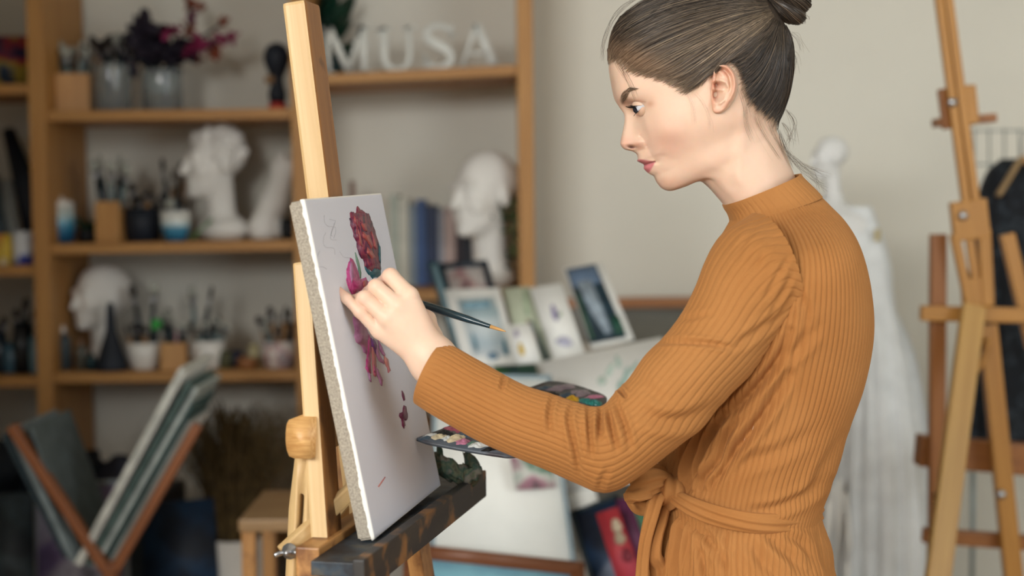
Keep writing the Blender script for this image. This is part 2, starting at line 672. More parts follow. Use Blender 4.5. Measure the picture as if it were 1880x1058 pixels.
# ------------------------------------------------------------------ the canvas with the painted flower
cm = Matrix(((c_w[0], c_h[0], c_n[0], c_bot[0]), (c_w[1], c_h[1], c_n[1], c_bot[1]), (c_w[2], c_h[2], c_n[2], c_bot[2]), (0, 0, 0, 1)))
canvas = link('stretched_canvas', None, wm=cm)
tag(canvas, 'white stretched canvas with purple and pink flowers, raw linen sides, standing on the easel', 'canvas')
# body: linen block, rounded corners
bm = bmesh.new()
bmesh.ops.create_cube(bm, size=1.0)
bmesh.ops.scale(bm, vec=(CW, CH, CT), verts=bm.verts)
bmesh.ops.translate(bm, vec=(CW / 2, CH / 2, -CT / 2 - 0.0004), verts=bm.verts)
bmesh.ops.bevel(bm, geom=bm.edges[:], offset=0.0025, segments=3, affect='EDGES')
bm_obj('linen_wrap', bm, m_linen, canvas, cm)
# primed face: sheet whose ragged edge wraps onto the sides
N = 120
per = []
for i in range(N):
    per.append((CW * i / N, 0.0, 0))
for i in range(N):
    per.append((CW, CH * i / N, 1))
for i in range(N):
    per.append((CW * (1 - i / N), CH, 2))
for i in range(N):
    per.append((0.0, CH * (1 - i / N), 3))
ex = 0.0007
rag = np.abs(np.convolve(rng.normal(size=4 * N), np.ones(5) / 5, 'same')) * 0.0022 + 0.0008
rings = [[], [], [], [], []]
cx, cy = CW / 2, CH / 2
for i, (x, y, e) in enumerate(per):
    sx_, sy_ = (x - cx), (y - cy)
    rings[0].append((cx + sx_ * 0.97, cy + sy_ * 0.97, 0.0003))
    rings[1].append((cx + sx_ * 0.993, cy + sy_ * 0.9945, 0.0003))
    k = 1 + 0.0006 / 0.13
    rings[2].append((cx + sx_ * (k - 0.004), cy + sy_ * (k - 0.003), -0.0003))
    rings[3].append((cx + sx_ * k, cy + sy_ * k, -0.0022))
    rings[4].append((cx + sx_ * k, cy + sy_ * k, -0.0022 - rag[i]))
V = np.array(rings).reshape(-1, 3)
F = grid_faces(5, 4 * N)[:, ::-1]
V = np.concatenate([V, [[cx, cy, 0.0003]]])
T = [(4 * N * 5, i, (i + 1) % (4 * N)) for i in range(4 * N)]
F = grid_faces(5, 4 * N)
me = np_mesh('primed_face', V, F, T)
me.materials.append(m_gesso)
me.materials.append(m_edge)
mi = np.zeros(len(me.polygons), np.int32)
mi[4 * N:16 * N] = 1
mi[:4 * N] = 0
me.polygons.foreach_set('material_index', mi)
link('primed_face', me, None, canvas, cm, smooth=True)


def paint(name, poly, m, h=0.0006, jag=0.0, label=None):
    """a patch of paint: outline traced on the canvas, thin raised film."""
    pts = [on_canvas(x, y) for x, y in poly]
    P = []
    k = len(pts)
    for i in range(k):
        a, b = np.array(pts[i]), np.array(pts[(i + 1) % k])
        nseg = max(1, int(np.linalg.norm(b - a) / 0.003))
        for j in range(nseg):
            q = a + (b - a) * j / nseg
            P.append(q + rng.normal(size=2) * jag)
    o = prism(name, [tuple(p) for p in P], 0.0012, cm @ Matrix.Translation((0, 0, 0.0004 + h)), m, canvas)
    if label:
        o['label'] = label
    return o


m_rose = multi('rose_paint', ['#3a1730', '#5c1f42', '#7d2748', '#94404a', '#4a1a3c'], scale=60, rough=0.4, distort=1.5, bump=0.4, stretch=(1.6, 1, 1))
m_rose2 = multi('rose_highlight_paint', ['#8f3350', '#b0564e', '#9c3a52'], scale=90, rough=0.4, bump=0.4)
m_teal = multi('teal_paint', ['#1d4a55', '#2a6670', '#254a60'], scale=70, rough=0.45, bump=0.3)
m_pink = multi('pink_paint', ['#8c2162', '#b93279', '#d05a9a', '#a02a58'], scale=60, rough=0.4, bump=0.4, distort=1.0)
m_mauve = multi('mauve_paint', ['#b06a9c', '#c48cb4', '#9a4a86'], scale=50, rough=0.5, bump=0.3)
m_purple = multi('violet_paint', ['#5c2a72', '#7b4a94', '#8a3a80'], scale=50, rough=0.45, bump=0.3)
m_salmon = multi('salmon_paint', ['#d08a78', '#c87a8c'], scale=50, rough=0.45, bump=0.3)
m_sage = multi('sage_paint', ['#7f9a82', '#5f8270'], scale=50, rough=0.5)
Z = lambda L, ox, oy, s: [(ox + x / s, oy + y / s) for x, y in L]
Z5 = lambda L: Z(L, 500, 340, 2.7848)
Z8 = lambda L: Z(L, 590, 480, 4.408)
paint('rose_bloom', Z5([(432, 108), (445, 125), (470, 135), (490, 150), (505, 185), (520, 235), (535, 280), (545, 320), (548, 360), (545, 400), (550, 430), (520, 425), (500, 440), (470, 412), (462, 385), (440, 355), (430, 320), (428, 290), (415, 265), (412, 235), (400, 205), (392, 170), (395, 145), (410, 140), (425, 150)]), m_rose, 0.0008, 0.0009)
for poly in ([(440, 190), (470, 200), (480, 240), (462, 230)], [(455, 240), (490, 260), (510, 310), (500, 330), (480, 290), (460, 275)], [(480, 320), (505, 340), (520, 370), (500, 372), (478, 345)], [(430, 220), (445, 260), (455, 320), (440, 300)], [(500, 240), (520, 280), (530, 330), (515, 315)], [(410, 160), (430, 180), (432, 210), (415, 190)]):
    paint('petal_stroke', Z5(poly), m_rose2, 0.0014, 0.0006)
paint('rose_calyx', Z5([(470, 412), (500, 440), (520, 425), (550, 400), (552, 440), (545, 500), (535, 475), (520, 470), (512, 480), (500, 465), (490, 462), (475, 440)]), m_teal, 0.0006, 0.0008)
paint('rose_calyx', Z5([(538, 300), (548, 320), (549, 400), (540, 380)]), m_teal, 0.0011, 0.0005)
paint('pink_bud', Z5([(396, 375), (408, 380), (420, 405), (435, 450), (445, 490), (460, 480), (475, 475), (490, 500), (500, 540), (490, 552), (470, 540), (455, 545), (430, 545), (415, 562), (400, 552), (385, 520), (377, 480), (376, 440), (385, 400)]), m_pink, 0.0008, 0.0007)
for poly in ([(392, 390), (402, 400), (410, 470), (400, 500), (388, 450)], [(455, 495), (475, 485), (480, 530), (462, 535)]):
    paint('petal_stroke', Z5(poly), m_mauve if poly[0][0] < 400 else m_rose2, 0.0013, 0.0005)
paint('leaf_stroke', Z5([(420, 345), (430, 370), (440, 400), (450, 450), (448, 478), (440, 470), (436, 420), (425, 380)]), m_sage, 0.0009, 0.0004)
paint('mauve_wash', Z8([(250, 450), (300, 470), (350, 530), (390, 600), (400, 700), (385, 760), (340, 745), (320, 690), (280, 650), (260, 610), (268, 560), (255, 500)]), m_mauve, 0.0005, 0.0008)
for i, (poly, mm) in enumerate([
        ([(380, 600), (400, 640), (395, 700), (392, 780), (395, 900), (375, 905), (355, 870), (360, 800), (372, 730), (370, 650)], m_pink),
        ([(405, 640), (420, 660), (432, 760), (440, 860), (435, 940), (420, 930), (408, 850), (402, 740)], m_salmon),
        ([(430, 660), (450, 690), (470, 760), (495, 800), (500, 830), (470, 815), (450, 780), (435, 730)], m_mauve),
        ([(395, 620), (425, 640), (440, 690), (430, 760), (415, 720), (400, 680)], m_purple),
        ([(430, 850), (460, 900), (490, 960), (485, 1010), (460, 960), (440, 910)], m_mauve),
        ([(500, 760), (530, 790), (540, 840), (550, 890), (540, 910), (520, 850), (505, 810)], m_salmon),
        ([(370, 900), (390, 920), (398, 980), (385, 960)], m_mauve),
        ([(420, 840), (432, 900), (430, 935), (415, 900)], m_pink),
        ([(450, 640), (480, 700), (510, 770), (490, 760), (465, 710)], m_mauve)]):
    paint('drip_stroke', Z8(poly), mm, 0.0007 + 0.0001 * i, 0.0006)
Z6 = lambda L: Z(L, 500, 680, 2.798)
m_dark = multi('maroon_paint', ['#5a1d3c', '#7a2a50'], scale=60, rough=0.4, bump=0.3)
for poly in ([(662, 105), (672, 118), (680, 155), (672, 158), (664, 135)], [(672, 180), (683, 185), (692, 225), (690, 258), (682, 262), (672, 250), (680, 285), (673, 299), (664, 285), (660, 250), (648, 235), (652, 222), (668, 215), (668, 195)]):
    paint('dab_stroke', Z6(poly), m_dark, 0.0007, 0.0004)
paint('line_stroke', Z6([(540, 597), (575, 548), (580, 550), (545, 602)]), m_salmon, 0.0003, 0.0001)
m_pencil = mat('pencil_grey', '#a4a4aa', rough=0.7)
# pencil sketch lines
for k in range(6):
    x0, y0 = 580 + rng.uniform(0, 55), 395 + rng.uniform(0, 70)
    pts = [(x0 + 7 * math.sin(j * 0.9 + k) + j * 2, y0 + 6 * j + 5 * math.cos(j * 1.3 + k)) for j in range(7)]
    P = [C(*on_canvas(x, y), 0.0006) for x, y in pts]
    tube('pencil_line', P, 0.00011, m_pencil, canvas, 4, smooth_n=20)
# ------------------------------------------------------------------ the painter
YM = 1.65                                    # sagittal plane of head and torso
person = thing('person', 'person in ribbed caramel wrap dress with hair in a bun, painting at the easel', 'person', (0.30, 1.65, 0))

# ---- skin material: pigment and painted hollow shade from a vertex colour layer
m_skin, nt, b = _new('skin')
vc = _node(nt, 'ShaderNodeVertexColor', layer_name='pigment')
no = _node(nt, 'ShaderNodeTexNoise', i_Scale=60.0, i_Detail=4.0)
tc = _node(nt, 'ShaderNodeTexCoord')
nt.links.new(tc.outputs['Object'], no.inputs['Vector'])
hs = _node(nt, 'ShaderNodeMixRGB', blend_type='MULTIPLY')
hs.inputs['Fac'].default_value = 0.10
nt.links.new(vc.outputs['Color'], hs.inputs['Color1'])
nt.links.new(no.outputs['Fac'], hs.inputs['Color2'])
nt.links.new(hs.outputs['Color'], b.inputs['Base Color'])
b.inputs['Roughness'].default_value = 0.48
b.inputs['Specular IOR Level'].default_value = 0.35
b.inputs['Subsurface Weight'].default_value = 0.35
b.inputs['Subsurface Radius'].default_value = (0.010, 0.0035, 0.002)
b.inputs['Subsurface Scale'].default_value = 0.6
n2 = _node(nt, 'ShaderNodeTexNoise', i_Scale=700.0, i_Detail=3.0)
nt.links.new(tc.outputs['Object'], n2.inputs['Vector'])
bp = _node(nt, 'ShaderNodeBump', i_Strength=0.06, i_Distance=0.001)
nt.links.new(n2.outputs['Fac'], bp.inputs['Height'])
nt.links.new(bp.outputs['Normal'], b.inputs['Normal'])
m_eyewhite = mat('eye_white', '#c9cdd4', rough=0.15, var=0.02, coat=0.6)
m_iris = mat('eye_iris', '#141a26', rough=0.1, var=0.2, coat=1.0)

# ---- head: rings traced on the near half; front (px, py), back (px, py), inner columns (px, lateral mm)
HR = [
    ((1215, -8), (1400, -5), [(1218, 14), (1225, 26), (1235, 35), (1252, 43), (1275, 48), (1300, 50), (1330, 50), (1355, 45), (1378, 34), (1394, 18)]),
    ((1165, 18), (1430, 30), [(1168, 16), (1176, 30), (1190, 42), (1212, 53), (1243, 60), (1280, 64), (1325, 66), (1365, 60), (1400, 45), (1423, 23)]),
    ((1135, 52), (1446, 65), [(1138, 17), (1147, 32), (1163, 46), (1190, 57), (1228, 65), (1275, 70), (1325, 73), (1375, 67), (1414, 50), (1438, 26)]),
    ((1122, 90), (1450, 90), [(1125, 17), (1133, 32), (1149, 45), (1176, 56), (1216, 65), (1268, 71), (1325, 75), (1378, 70), (1418, 52), (1442, 27)]),
    ((1119, 118), (1450, 110), [(1121, 16), (1128, 31), (1142, 43), (1166, 54), (1207, 63), (1264, 70), (1325, 74), (1378, 70), (1418, 52), (1442, 27)]),
    ((1123, 150), (1449, 125), [(1125, 15), (1131, 29), (1143, 41), (1164, 51), (1203, 60), (1260, 67), (1322, 72), (1376, 69), (1417, 51), (1441, 26)]),
    ((1130, 180), (1447, 145), [(1131.5, 13), (1136, 25), (1146, 36.5), (1164, 47), (1199, 57), (1256, 65.5), (1318, 70), (1372, 67), (1414, 50), (1439, 25)]),
    ((1137, 196), (1444, 160), [(1140, 7.5), (1150, 15), (1168, 26), (1182, 41), (1206, 54), (1254, 64), (1315, 69), (1369, 66), (1411, 49), (1436, 25)]),
    ((1145, 208), (1440, 175), [(1149, 6.5), (1161, 13), (1175, 26), (1187, 40), (1209, 54), (1254, 64), (1314, 68), (1366, 64), (1407, 48), (1432, 24)]),
    ((1147, 220), (1437, 188), [(1151, 6.5), (1163, 12.5), (1174, 25), (1187, 41), (1213, 56), (1256, 65), (1314, 68), (1364, 62), (1404, 46), (1429, 23)]),
    ((1144, 238), (1433, 200), [(1149, 7.5), (1163, 13), (1176, 25), (1192, 42), (1220, 56.5), (1260, 64.5), (1314, 66), (1362, 60), (1401, 44), (1426, 22)]),
    ((1140, 257), (1430, 210), [(1145, 9.5), (1163, 15.5), (1181, 25), (1198, 40.5), (1226, 54), (1264, 62), (1314, 63), (1360, 57), (1398, 42), (1423, 21)]),
    ((1140, 266), (1428, 216), [(1145, 10), (1164, 16.5), (1184, 26), (1201, 39.5), (1229, 52), (1266, 60), (1314, 61), (1359, 55), (1396, 41), (1421, 20)]),
    ((1147, 274), (1427, 221), [(1151, 8), (1168, 14.5), (1187, 25.5), (1204, 38), (1232, 50), (1268, 58), (1313, 59), (1357, 53), (1394, 40), (1420, 20)]),
    ((1162, 278), (1426.5, 225), [(1164, 6), (1176, 14), (1190, 25), (1207, 37), (1235, 48), (1269, 56), (1313, 57), (1356, 52), (1393, 39.5), (1419, 20)]),
    ((1170, 283), (1426, 228), [(1171, 7), (1178, 15), (1192, 25), (1210, 36.5), (1238, 47), (1271, 54.5), (1312, 55), (1355, 51), (1392, 39), (1418, 20)]),
    ((1172, 291), (1426, 231), [(1173, 7), (1180, 15), (1195, 24.5), (1214, 35.5), (1241, 45.5), (1273, 53), (1311, 54), (1354, 50), (1391, 39), (1418, 20)]),
    ((1171, 296), (1426, 233), [(1173, 7), (1182, 15), (1198, 24), (1218, 34.5), (1244, 44.5), (1275, 51.5), (1310, 52.5), (1353, 50), (1391, 39), (1418, 20)]),
    ((1182, 302), (1426, 235), [(1184, 7), (1190, 15), (1203, 23.5), (1222, 33.5), (1247, 43), (1277, 50), (1309, 51.5), (1353, 50), (1391, 39), (1418, 20)]),
    ((1183, 310), (1426, 237), [(1185, 7), (1191.5, 14), (1205, 23), (1224, 32.5), (1249, 41.5), (1278, 48.5), (1308, 50.5), (1353, 49.5), (1391, 39), (1418, 20)]),
    ((1192, 319), (1426, 238), [(1193.5, 7), (1199, 14), (1210, 22), (1228, 31.5), (1252, 40), (1279, 47), (1307, 50), (1353, 49.5), (1391, 39), (1418, 20)]),
    ((1201, 324), (1426, 239), [(1202, 7), (1206, 14), (1215, 22), (1232, 30.5), (1254, 39), (1280, 46), (1307, 49.5), (1353, 49), (1391, 39), (1418, 20)]),
    ((1207, 335), (1426, 240), [(1208, 8), (1212, 15), (1220, 22), (1236, 30), (1257, 38), (1282, 45), (1307, 49), (1353, 49), (1391, 39), (1418, 20)]),
    ((1217, 346.5), (1427, 242), [(1218, 7.5), (1221.5, 14), (1229, 20.5), (1243, 28), (1263, 36), (1286, 42.5), (1309, 47.5), (1354, 49), (1391, 39), (1419, 20)]),
    ((1233, 350.5), (1427, 243), [(1233.5, 6), (1236, 12), (1242, 18), (1254, 25), (1271, 32.5), (1291, 39.5), (1313, 45), (1354, 48.5), (1391, 39), (1419, 20)]),
    ((1258, 343), (1428, 244), [(1258.5, 6), (1261, 12), (1266, 17.5), (1275, 23.5), (1288, 30.5), (1304, 37), (1322, 43), (1357, 47.5), (1392, 38.5), (1420, 20)]),
    ((1283, 333.5), (1430, 246), [(1284, 7), (1286, 13.5), (1290, 20), (1297, 26.5), (1307, 33), (1321, 39.5), (1338, 44.5), (1364, 46.5), (1395, 38), (1422, 20)]),
    ((1297, 339), (1434, 258), [(1298, 8), (1301, 16), (1306, 23), (1313, 30), (1323, 36.5), (1336, 42), (1352, 46), (1374, 46), (1401, 38), (1425, 20)]),
    ((1318, 361), (1446, 288), [(1319, 8), (1322, 16), (1327, 24), (1334, 32), (1343, 39), (1355, 45), (1370, 48), (1390, 47), (1414, 39), (1437, 21)]),
    ((1339, 388), (1462, 325), [(1340, 8.5), (1343, 17), (1348, 25), (1355, 32), (1364, 38), (1376, 43), (1390, 46), (1408, 45), (1431, 37), (1453, 20)]),
    ((1358, 425), (1475, 375), [(1359, 9), (1362, 18), (1367, 26), (1374, 34), (1383, 40), (1394, 45), (1407, 48), (1424, 46), (1446, 38), (1466, 20)]),
    ((1365, 500), (1490, 480), [(1366, 10), (1369, 20), (1374, 29), (1381, 37), (1390, 43), (1402, 48), (1417, 51), (1436, 49), (1460, 40), (1481, 21)]),
]
rows = []
for (fx, fy), (bx, by), mid in HR:
    row = [(fx, fy, 0.0)]
    for x, l in mid:
        row.append((x, fy + (by - fy) * (x - fx) / (bx - fx), l))
    row.append((bx, by, 0.0))
    rows.append(row)
ctrl = np.array(rows)
# crown pole
pole = np.zeros((1, 12, 3))
pole[0, :, 0] = np.linspace(1296, 1316, 12)
pole[0, :, 1] = -30
pole[0, :, 2] = 12 * np.sin(np.linspace(0, np.pi, 12))
ctrl = np.concatenate([pole, ctrl])
# mirrored phantom columns make the midline smooth
def mirror_cols(c):
    m = c.copy()
    m[..., 2] *= -1
    return np.concatenate([m[:, 3:0:-1], c, m[:, -2:-5:-1]], 1)


NRW, NCL = 340, 150
ext = mirror_cols(ctrl)                                   # 18 columns
fine = catmull(ext.transpose(1, 0, 2), (ext.shape[1] - 1) * 15 + 1).transpose(1, 0, 2)[:, 45:-45]
NCL = fine.shape[1]
fine = catmull(fine, NRW)


def bump2(P, x, y, sx, sy, amp, rot=0.0):
    dx, dy = P[..., 0] - x, P[..., 1] - y
    c, s = math.cos(rot), math.sin(rot)
    u, v = (dx * c + dy * s) / sx, (-dx * s + dy * c) / sy
    return amp * np.exp(-(u * u + v * v))


def seg_d(P, pts):
    """distance in px from grid points to a polyline."""
    best = np.full(P.shape[:-1], 1e9)
    for (x0, y0), (x1, y1) in zip(pts[:-1], pts[1:]):
        d = np.array([x1 - x0, y1 - y0], float)
        t = np.clip(((P[..., 0] - x0) * d[0] + (P[..., 1] - y0) * d[1]) / (d @ d + 1e-9), 0, 1)
        best = np.minimum(best, np.hypot(P[..., 0] - x0 - t * d[0], P[..., 1] - y0 - t * d[1]))
    return best


def ridge(P, pts, w, amp):
    return amp * np.exp(-(seg_d(P, pts) / w) ** 2)


# even out the ring bunching behind the mouth: blur along the rows, more towards the back of the head
def blur_rows(A, sig):
    k = int(sig * 3)
    w = np.exp(-0.5 * (np.arange(-k, k + 1) / sig) ** 2)
    w /= w.sum()
    Ap = np.concatenate([np.repeat(A[:1], k, 0), A, np.repeat(A[-1:], k, 0)])
    return sum(wi * Ap[i:i + len(A)] for i, wi in enumerate(w))


colw = np.clip((np.arange(NCL) / (NCL - 1) * 11 - 3.0) / 2.5, 0, 1)
colw = (colw * colw * (3 - 2 * colw))[None, :, None]
roww = np.clip((np.arange(NRW) - 40) / 40.0, 0, 1)[:, None, None] * np.clip((NRW - 12 - np.arange(NRW)) / 25.0, 0, 1)[:, None, None]
b1 = blur_rows(fine, 13.0)
fine = fine * (1 - colw * roww) + b1 * colw * roww
colw2 = np.clip((np.arange(NCL) / (NCL - 1) * 11 - 1.2) / 2.0, 0, 1)[None, :, None]
b2 = blur_rows(fine, 3.0)
fine = fine * (1 - colw2) + b2 * colw2
lat = fine[..., 2]
wt = np.clip(lat / 6.0, 0, 1)                              # fades to nothing at the midline
d = np.zeros_like(lat)
d += bump2(fine, 1172, 262, 8, 7, 2.2)                    # nostril wing
d += ridge(fine, [(1176, 250), (1184, 259), (1186, 268)], 2.6, -1.5)      # alar crease
d += ridge(fine, [(1188, 270), (1196, 284), (1203, 293)], 4.5, -0.8)
d += bump2(fine, 1160, 270, 7, 2.8, -6.5, 0.1)            # nostril
d += ridge(fine, [(1184, 302.5), (1192, 300), (1203, 297)], 1.6, -2.4)    # mouth line
d += ridge(fine, [(1180, 298), (1190, 296.5), (1200, 296)], 2.2, 0.7)
d += bump2(fine, 1189, 309, 6, 4.0, 1.3)
d += bump2(fine, 1206, 298, 4.5, 4, -1.6)                 # mouth corner
d += bump2(fine, 1196, 319, 7, 3.0, -1.0)
d += bump2(fine, 1225, 243, 26, 16, 1.8)                  # cheekbone
d += bump2(fine, 1232, 300, 22, 18, -1.0)
d += bump2(fine, 1150, 181, 12, 6, 1.0)                   # brow
d += bump2(fine, 1196, 190, 9, 10, -0.8)
d += bump2(fine, 1168, 217, 10, 5, -1.0, 0.7)
d -= 9.0 * np.clip(np.exp(-(((fine[..., 0] - 1322) / 15) ** 4 + ((fine[..., 1] - 160) / 36) ** 4)), 0, 1)
d += ridge(fine, [(1345, 240), (1338, 290), (1340, 340)], 9, -0.8)
d += ridge(fine, [(1368, 215), (1362, 270), (1358, 330)], 12, 1.8)        # neck tendon
fine[..., 2] = lat + d * wt


def head_world(P):
    return at(P[..., 0], P[..., 1], YM - P[..., 2] / 1000.0)


near = head_world(fine)
far = near.copy()
far[..., 1] = 2 * YM - far[..., 1]
loop = np.concatenate([near, far[:, -2:0:-1]], 1)          # full rings
body = Acc()
pig = []                                                   # pigment and painted shade per vertex
SK = np.array(lin('#e9c8b0'))
pxy = np.concatenate([fine, fine[:, -2:0:-1]], 1)
V = loop.reshape(-1, 3)
F = grid_faces(loop.shape[0], loop.shape[1])
top = loop[0].mean(0)
n0 = len(V)
Tcap = [(n0, (i + 1) % loop.shape[1], i) for i in range(loop.shape[1])]
lastr = (loop.shape[0] - 1) * loop.shape[1]
Tcap += [(n0 + 1, lastr + i, lastr + (i + 1) % loop.shape[1]) for i in range(loop.shape[1])]
V = np.concatenate([V, [top], [loop[-1].mean(0)]])
HEAD_V, HEAD_F = V.copy(), F
body.add(V, F[:, ::-1], np.array(Tcap)[:, ::-1])
pc = np.repeat(SK[None], len(V), 0)
g = pxy.reshape(-1, 3)


def tint(c, w):
    c = np.array(lin(c))
    pc[:len(g)] = pc[:len(g)] * (1 - w[:, None]) + c * w[:, None]


tint('#e8a894', np.clip(bump2(g, 1225, 258, 38, 30, 0.36), 0, 1))
tint('#dd9484', np.clip(bump2(g, 1148, 262, 14, 12, 0.36), 0, 1))
tint('#d98a72', np.clip(bump2(g, 1172, 268, 10, 7, 0.35), 0, 1))
tint('#5e2a24', np.clip(bump2(g, 1160, 270.5, 7, 2.6, 0.95, 0.1), 0, 1))  # dark of the nostril opening, painted into the skin colour
tint('#d79478', np.clip(bump2(g, 1230, 335, 22, 10, 0.30), 0, 1))
lip_u = [(1171, 294), (1176, 292.5), (1186, 294), (1203, 296.8), (1190, 301), (1183, 303.5), (1174, 300)]
lip_l = [(1183, 302.5), (1192, 300), (1203, 297.2), (1199, 305), (1194, 314), (1189, 318.5), (1184, 316), (1182, 309)]


def in_poly(P, poly):
    x, y = P[..., 0], P[..., 1]
    c = np.zeros(x.shape, bool)
    k = len(poly)
    for i in range(k):
        x0, y0 = poly[i]
        x1, y1 = poly[(i + 1) % k]
        cond = ((y0 > y) != (y1 > y)) & (x < (x1 - x0) * (y - y0) / (y1 - y0 + 1e-12) + x0)
        c ^= cond
    return c


def soft(P, poly, w=1.4):
    ins = in_poly(P, poly)
    dd = seg_d(P, poly + poly[:1])
    return np.clip(0.5 + np.where(ins, dd, -dd) / (2 * w), 0, 1)


glip = g.copy()
tint('#b8606a', 0.85 * soft(glip, [(1165, 292.5)] + lip_u[1:4] + [(1190, 300.5), (1183, 303.5), (1165, 302)]))
tint('#cf6f7c', 0.85 * soft(glip, [(1176, 303)] + lip_l[1:6] + [(1176, 318)]))
tint('#7d3a3c', np.clip(ridge(g, [(1183, 302.8), (1192, 300), (1203, 297)], 1.1, 0.7), 0, 1))
tint('#b8735a', np.clip(ridge(g, [(1160, 187), (1172, 185.5), (1184, 187)], 2.0, 0.45), 0, 1))
tint('#c58a6a', np.clip(bump2(g, 1194, 191, 7, 6, 0.5), 0, 1))
tint('#c58a70', np.clip(bump2(g, 1152, 190, 8, 8, 0.45), 0, 1))
# brow pigment under the brow hairs
brow = [(1137.5, 184), (1140, 177), (1146, 168), (1154, 162.5), (1161, 160.5), (1167, 163), (1160, 164.5), (1153, 169), (1150.5, 178), (1147, 191.5), (1141, 191)]
tint('#96705a', 0.5 * soft(g, brow, 1.6))
# scalp under the hair
HAIR_IN = [(1060, 100), (1117, 99), (1135, 86), (1160, 97), (1190, 112), (1220, 124), (1250, 136), (1275, 140), (1300, 118), (1314, 104), (1337, 97), (1360, 120), (1369, 158), (1382, 188), (1402, 203), (1421, 217), (1438, 236), (1500, 236), (1500, -120), (1060, -120)]
HAIR_POLY = [(1060, 112), (1119, 110), (1130, 104), (1142, 113), (1156, 128), (1170, 134), (1195, 139), (1222, 148), (1245, 158), (1262, 172), (1274, 174), (1287, 158), (1297, 142), (1304, 130), (1312, 116), (1335, 108), (1354, 126), (1360, 150), (1366, 176), (1382, 200), (1402, 212), (1420, 226), (1432, 242), (1500, 240), (1500, -120), (1060, -120)]
tint('#b08c6c', soft(g, HAIR_POLY, 8.0) * 0.75)
tint('#5d4a39', soft(g, HAIR_IN, 9.0) * 0.95)
pc_head = pc
pig.append(pc_head)

# ---- eyelids and eyeballs (both sides)
eye_c = np.array([1180.0, 195.0, 29.6])


def eye_world(side):
    c = at(eye_c[0], eye_c[1], YM - eye_c[2] / 1000)
    if side < 0:
        c[1] = 2 * YM - c[1]
    return c


EYE_F, EYE_MAT = [], []


def lid(side, phi0, phi1, r, col, thick=0.0):
    c = eye_world(side)
    ph = np.radians(np.linspace(phi0, phi1, 26))
    ps = np.radians(np.linspace(-82, 82, 40))
    if thick:                       # roll the lid margin inwards
        pass
    P, Q = np.meshgrid(ph, ps, indexing='ij')
    rr_ = np.full(P.shape, r)
    rr_[0] = r - 0.0012
    X = -np.cos(Q) * np.cos(P) * rr_
    Zc = np.cos(Q) * np.sin(P) * rr_
    Y = -np.sin(Q) * rr_ * (1 if side > 0 else -1)
    return c + np.stack([X, Y, Zc], -1)


for side in (1, -1):
    for phi0, phi1, col in ((-4, 96, '#ebc4ac'), (-45, -125, '#e4bca2')):
        G = lid(side, phi0, phi1, 0.01185, col)
        Vv = G.reshape(-1, 3)
        F = grid_faces(26, 40, closed=False)
        body.add(Vv, F)
        cc = np.repeat(np.array(lin(col))[None], len(Vv), 0)
        cc[:40 * 2] = np.array(lin('#5a3a32' if phi0 > -20 else '#c08a78'))
        pig.append(cc)

# ---- ears: relief sheets
EP = [(1306.5, 136), (1307, 128), (1311, 121), (1318, 117), (1327, 117), (1336, 120.5), (1343, 127), (1348.5, 136), (1351.5, 147), (1352, 158), (1350, 169), (1346, 179), (1340.5, 188), (1334, 197), (1327, 204), (1320, 207.5), (1313, 207.5), (1309, 204), (1307, 198), (1306, 190), (1305, 178), (1304.5, 165), (1304.5, 150)]
ep = catmull(np.array(EP + EP[:1]), 160)[:-1]
gx, gy = np.meshgrid(np.arange(1297, 1360, 0.55), np.arange(109, 215, 0.55), indexing='xy')
E2 = np.stack([gx, gy], -1)
eps = [tuple(p) for p in ep]
ins = in_poly(E2, eps)
dist = seg_d(E2, eps + eps[:1])
sd_ = np.where(ins, dist, -dist)
dorsal = np.clip((E2[..., 0] - 1304) / 20, 0, 1)           # helix side, fades towards the cheek
base = 70.0 + np.clip((E2[..., 0] - 1304) / 48, 0, 1) * 11 + np.clip((1150 - E2[..., 1]) / 100, -1, 1) * 0
hh = base.copy()
upper = np.clip((198 - E2[..., 1]) / 14, 0, 1)
front = np.clip((E2[..., 0] - 1308) / 5 + np.clip((140 - E2[..., 1]) / 8, 0, 1), 0, 1)
hh += 3.8 * np.exp(-((sd_ - 4.2) / 3.4) ** 2) * upper * front
hh -= 4.6 * np.exp(-((sd_ - 10.5) / 3.2) ** 2) * np.clip((184 - E2[..., 1]) / 14, 0, 1) * front
hh += ridge(E2, [(1310, 149), (1322, 148), (1333, 152), (1340, 162), (1338, 172), (1329, 184), (1322, 189)], 4.0, 4.2)
hh += ridge(E2, [(1332, 150), (1326, 138), (1320, 132)], 4.5, 1.6)
hh -= bump2(E2, 1318, 156, 9, 6.0, 7.5, 0.35)
hh -= bump2(E2, 1318, 174, 8.5, 10.5, 9.0, 0.2)
hh -= bump2(E2, 1311.5, 174, 3.2, 8.5, 8.0, -0.12)
hh += ridge(E2, [(1308, 163), (1316, 164.5), (1326, 166)], 2.8, 2.4)
hh += bump2(E2, 1305.5, 172, 4.0, 8, 3.0)
hh += bump2(E2, 1317, 198, 9, 8, 0.8)
hh += bump2(E2, 1314, 190, 5, 4, 1.6)
edge = np.clip(sd_ / 3.0, 0, 1)
hh = hh - (1 - np.sqrt(1 - (1 - edge) ** 2)) * 4.0
out = sd_ < 0
blend_front = np.clip((E2[..., 0] - 1303.0) / 6.0, 0, 1)
hh = np.where(out, hh + sd_ * 2.5, hh)
hh = hh * blend_front + 64.0 * (1 - blend_front)
hh = np.where(hh < 52, 52, hh)
ear_n = head_world(np.stack([E2[..., 0], E2[..., 1], hh], -1))
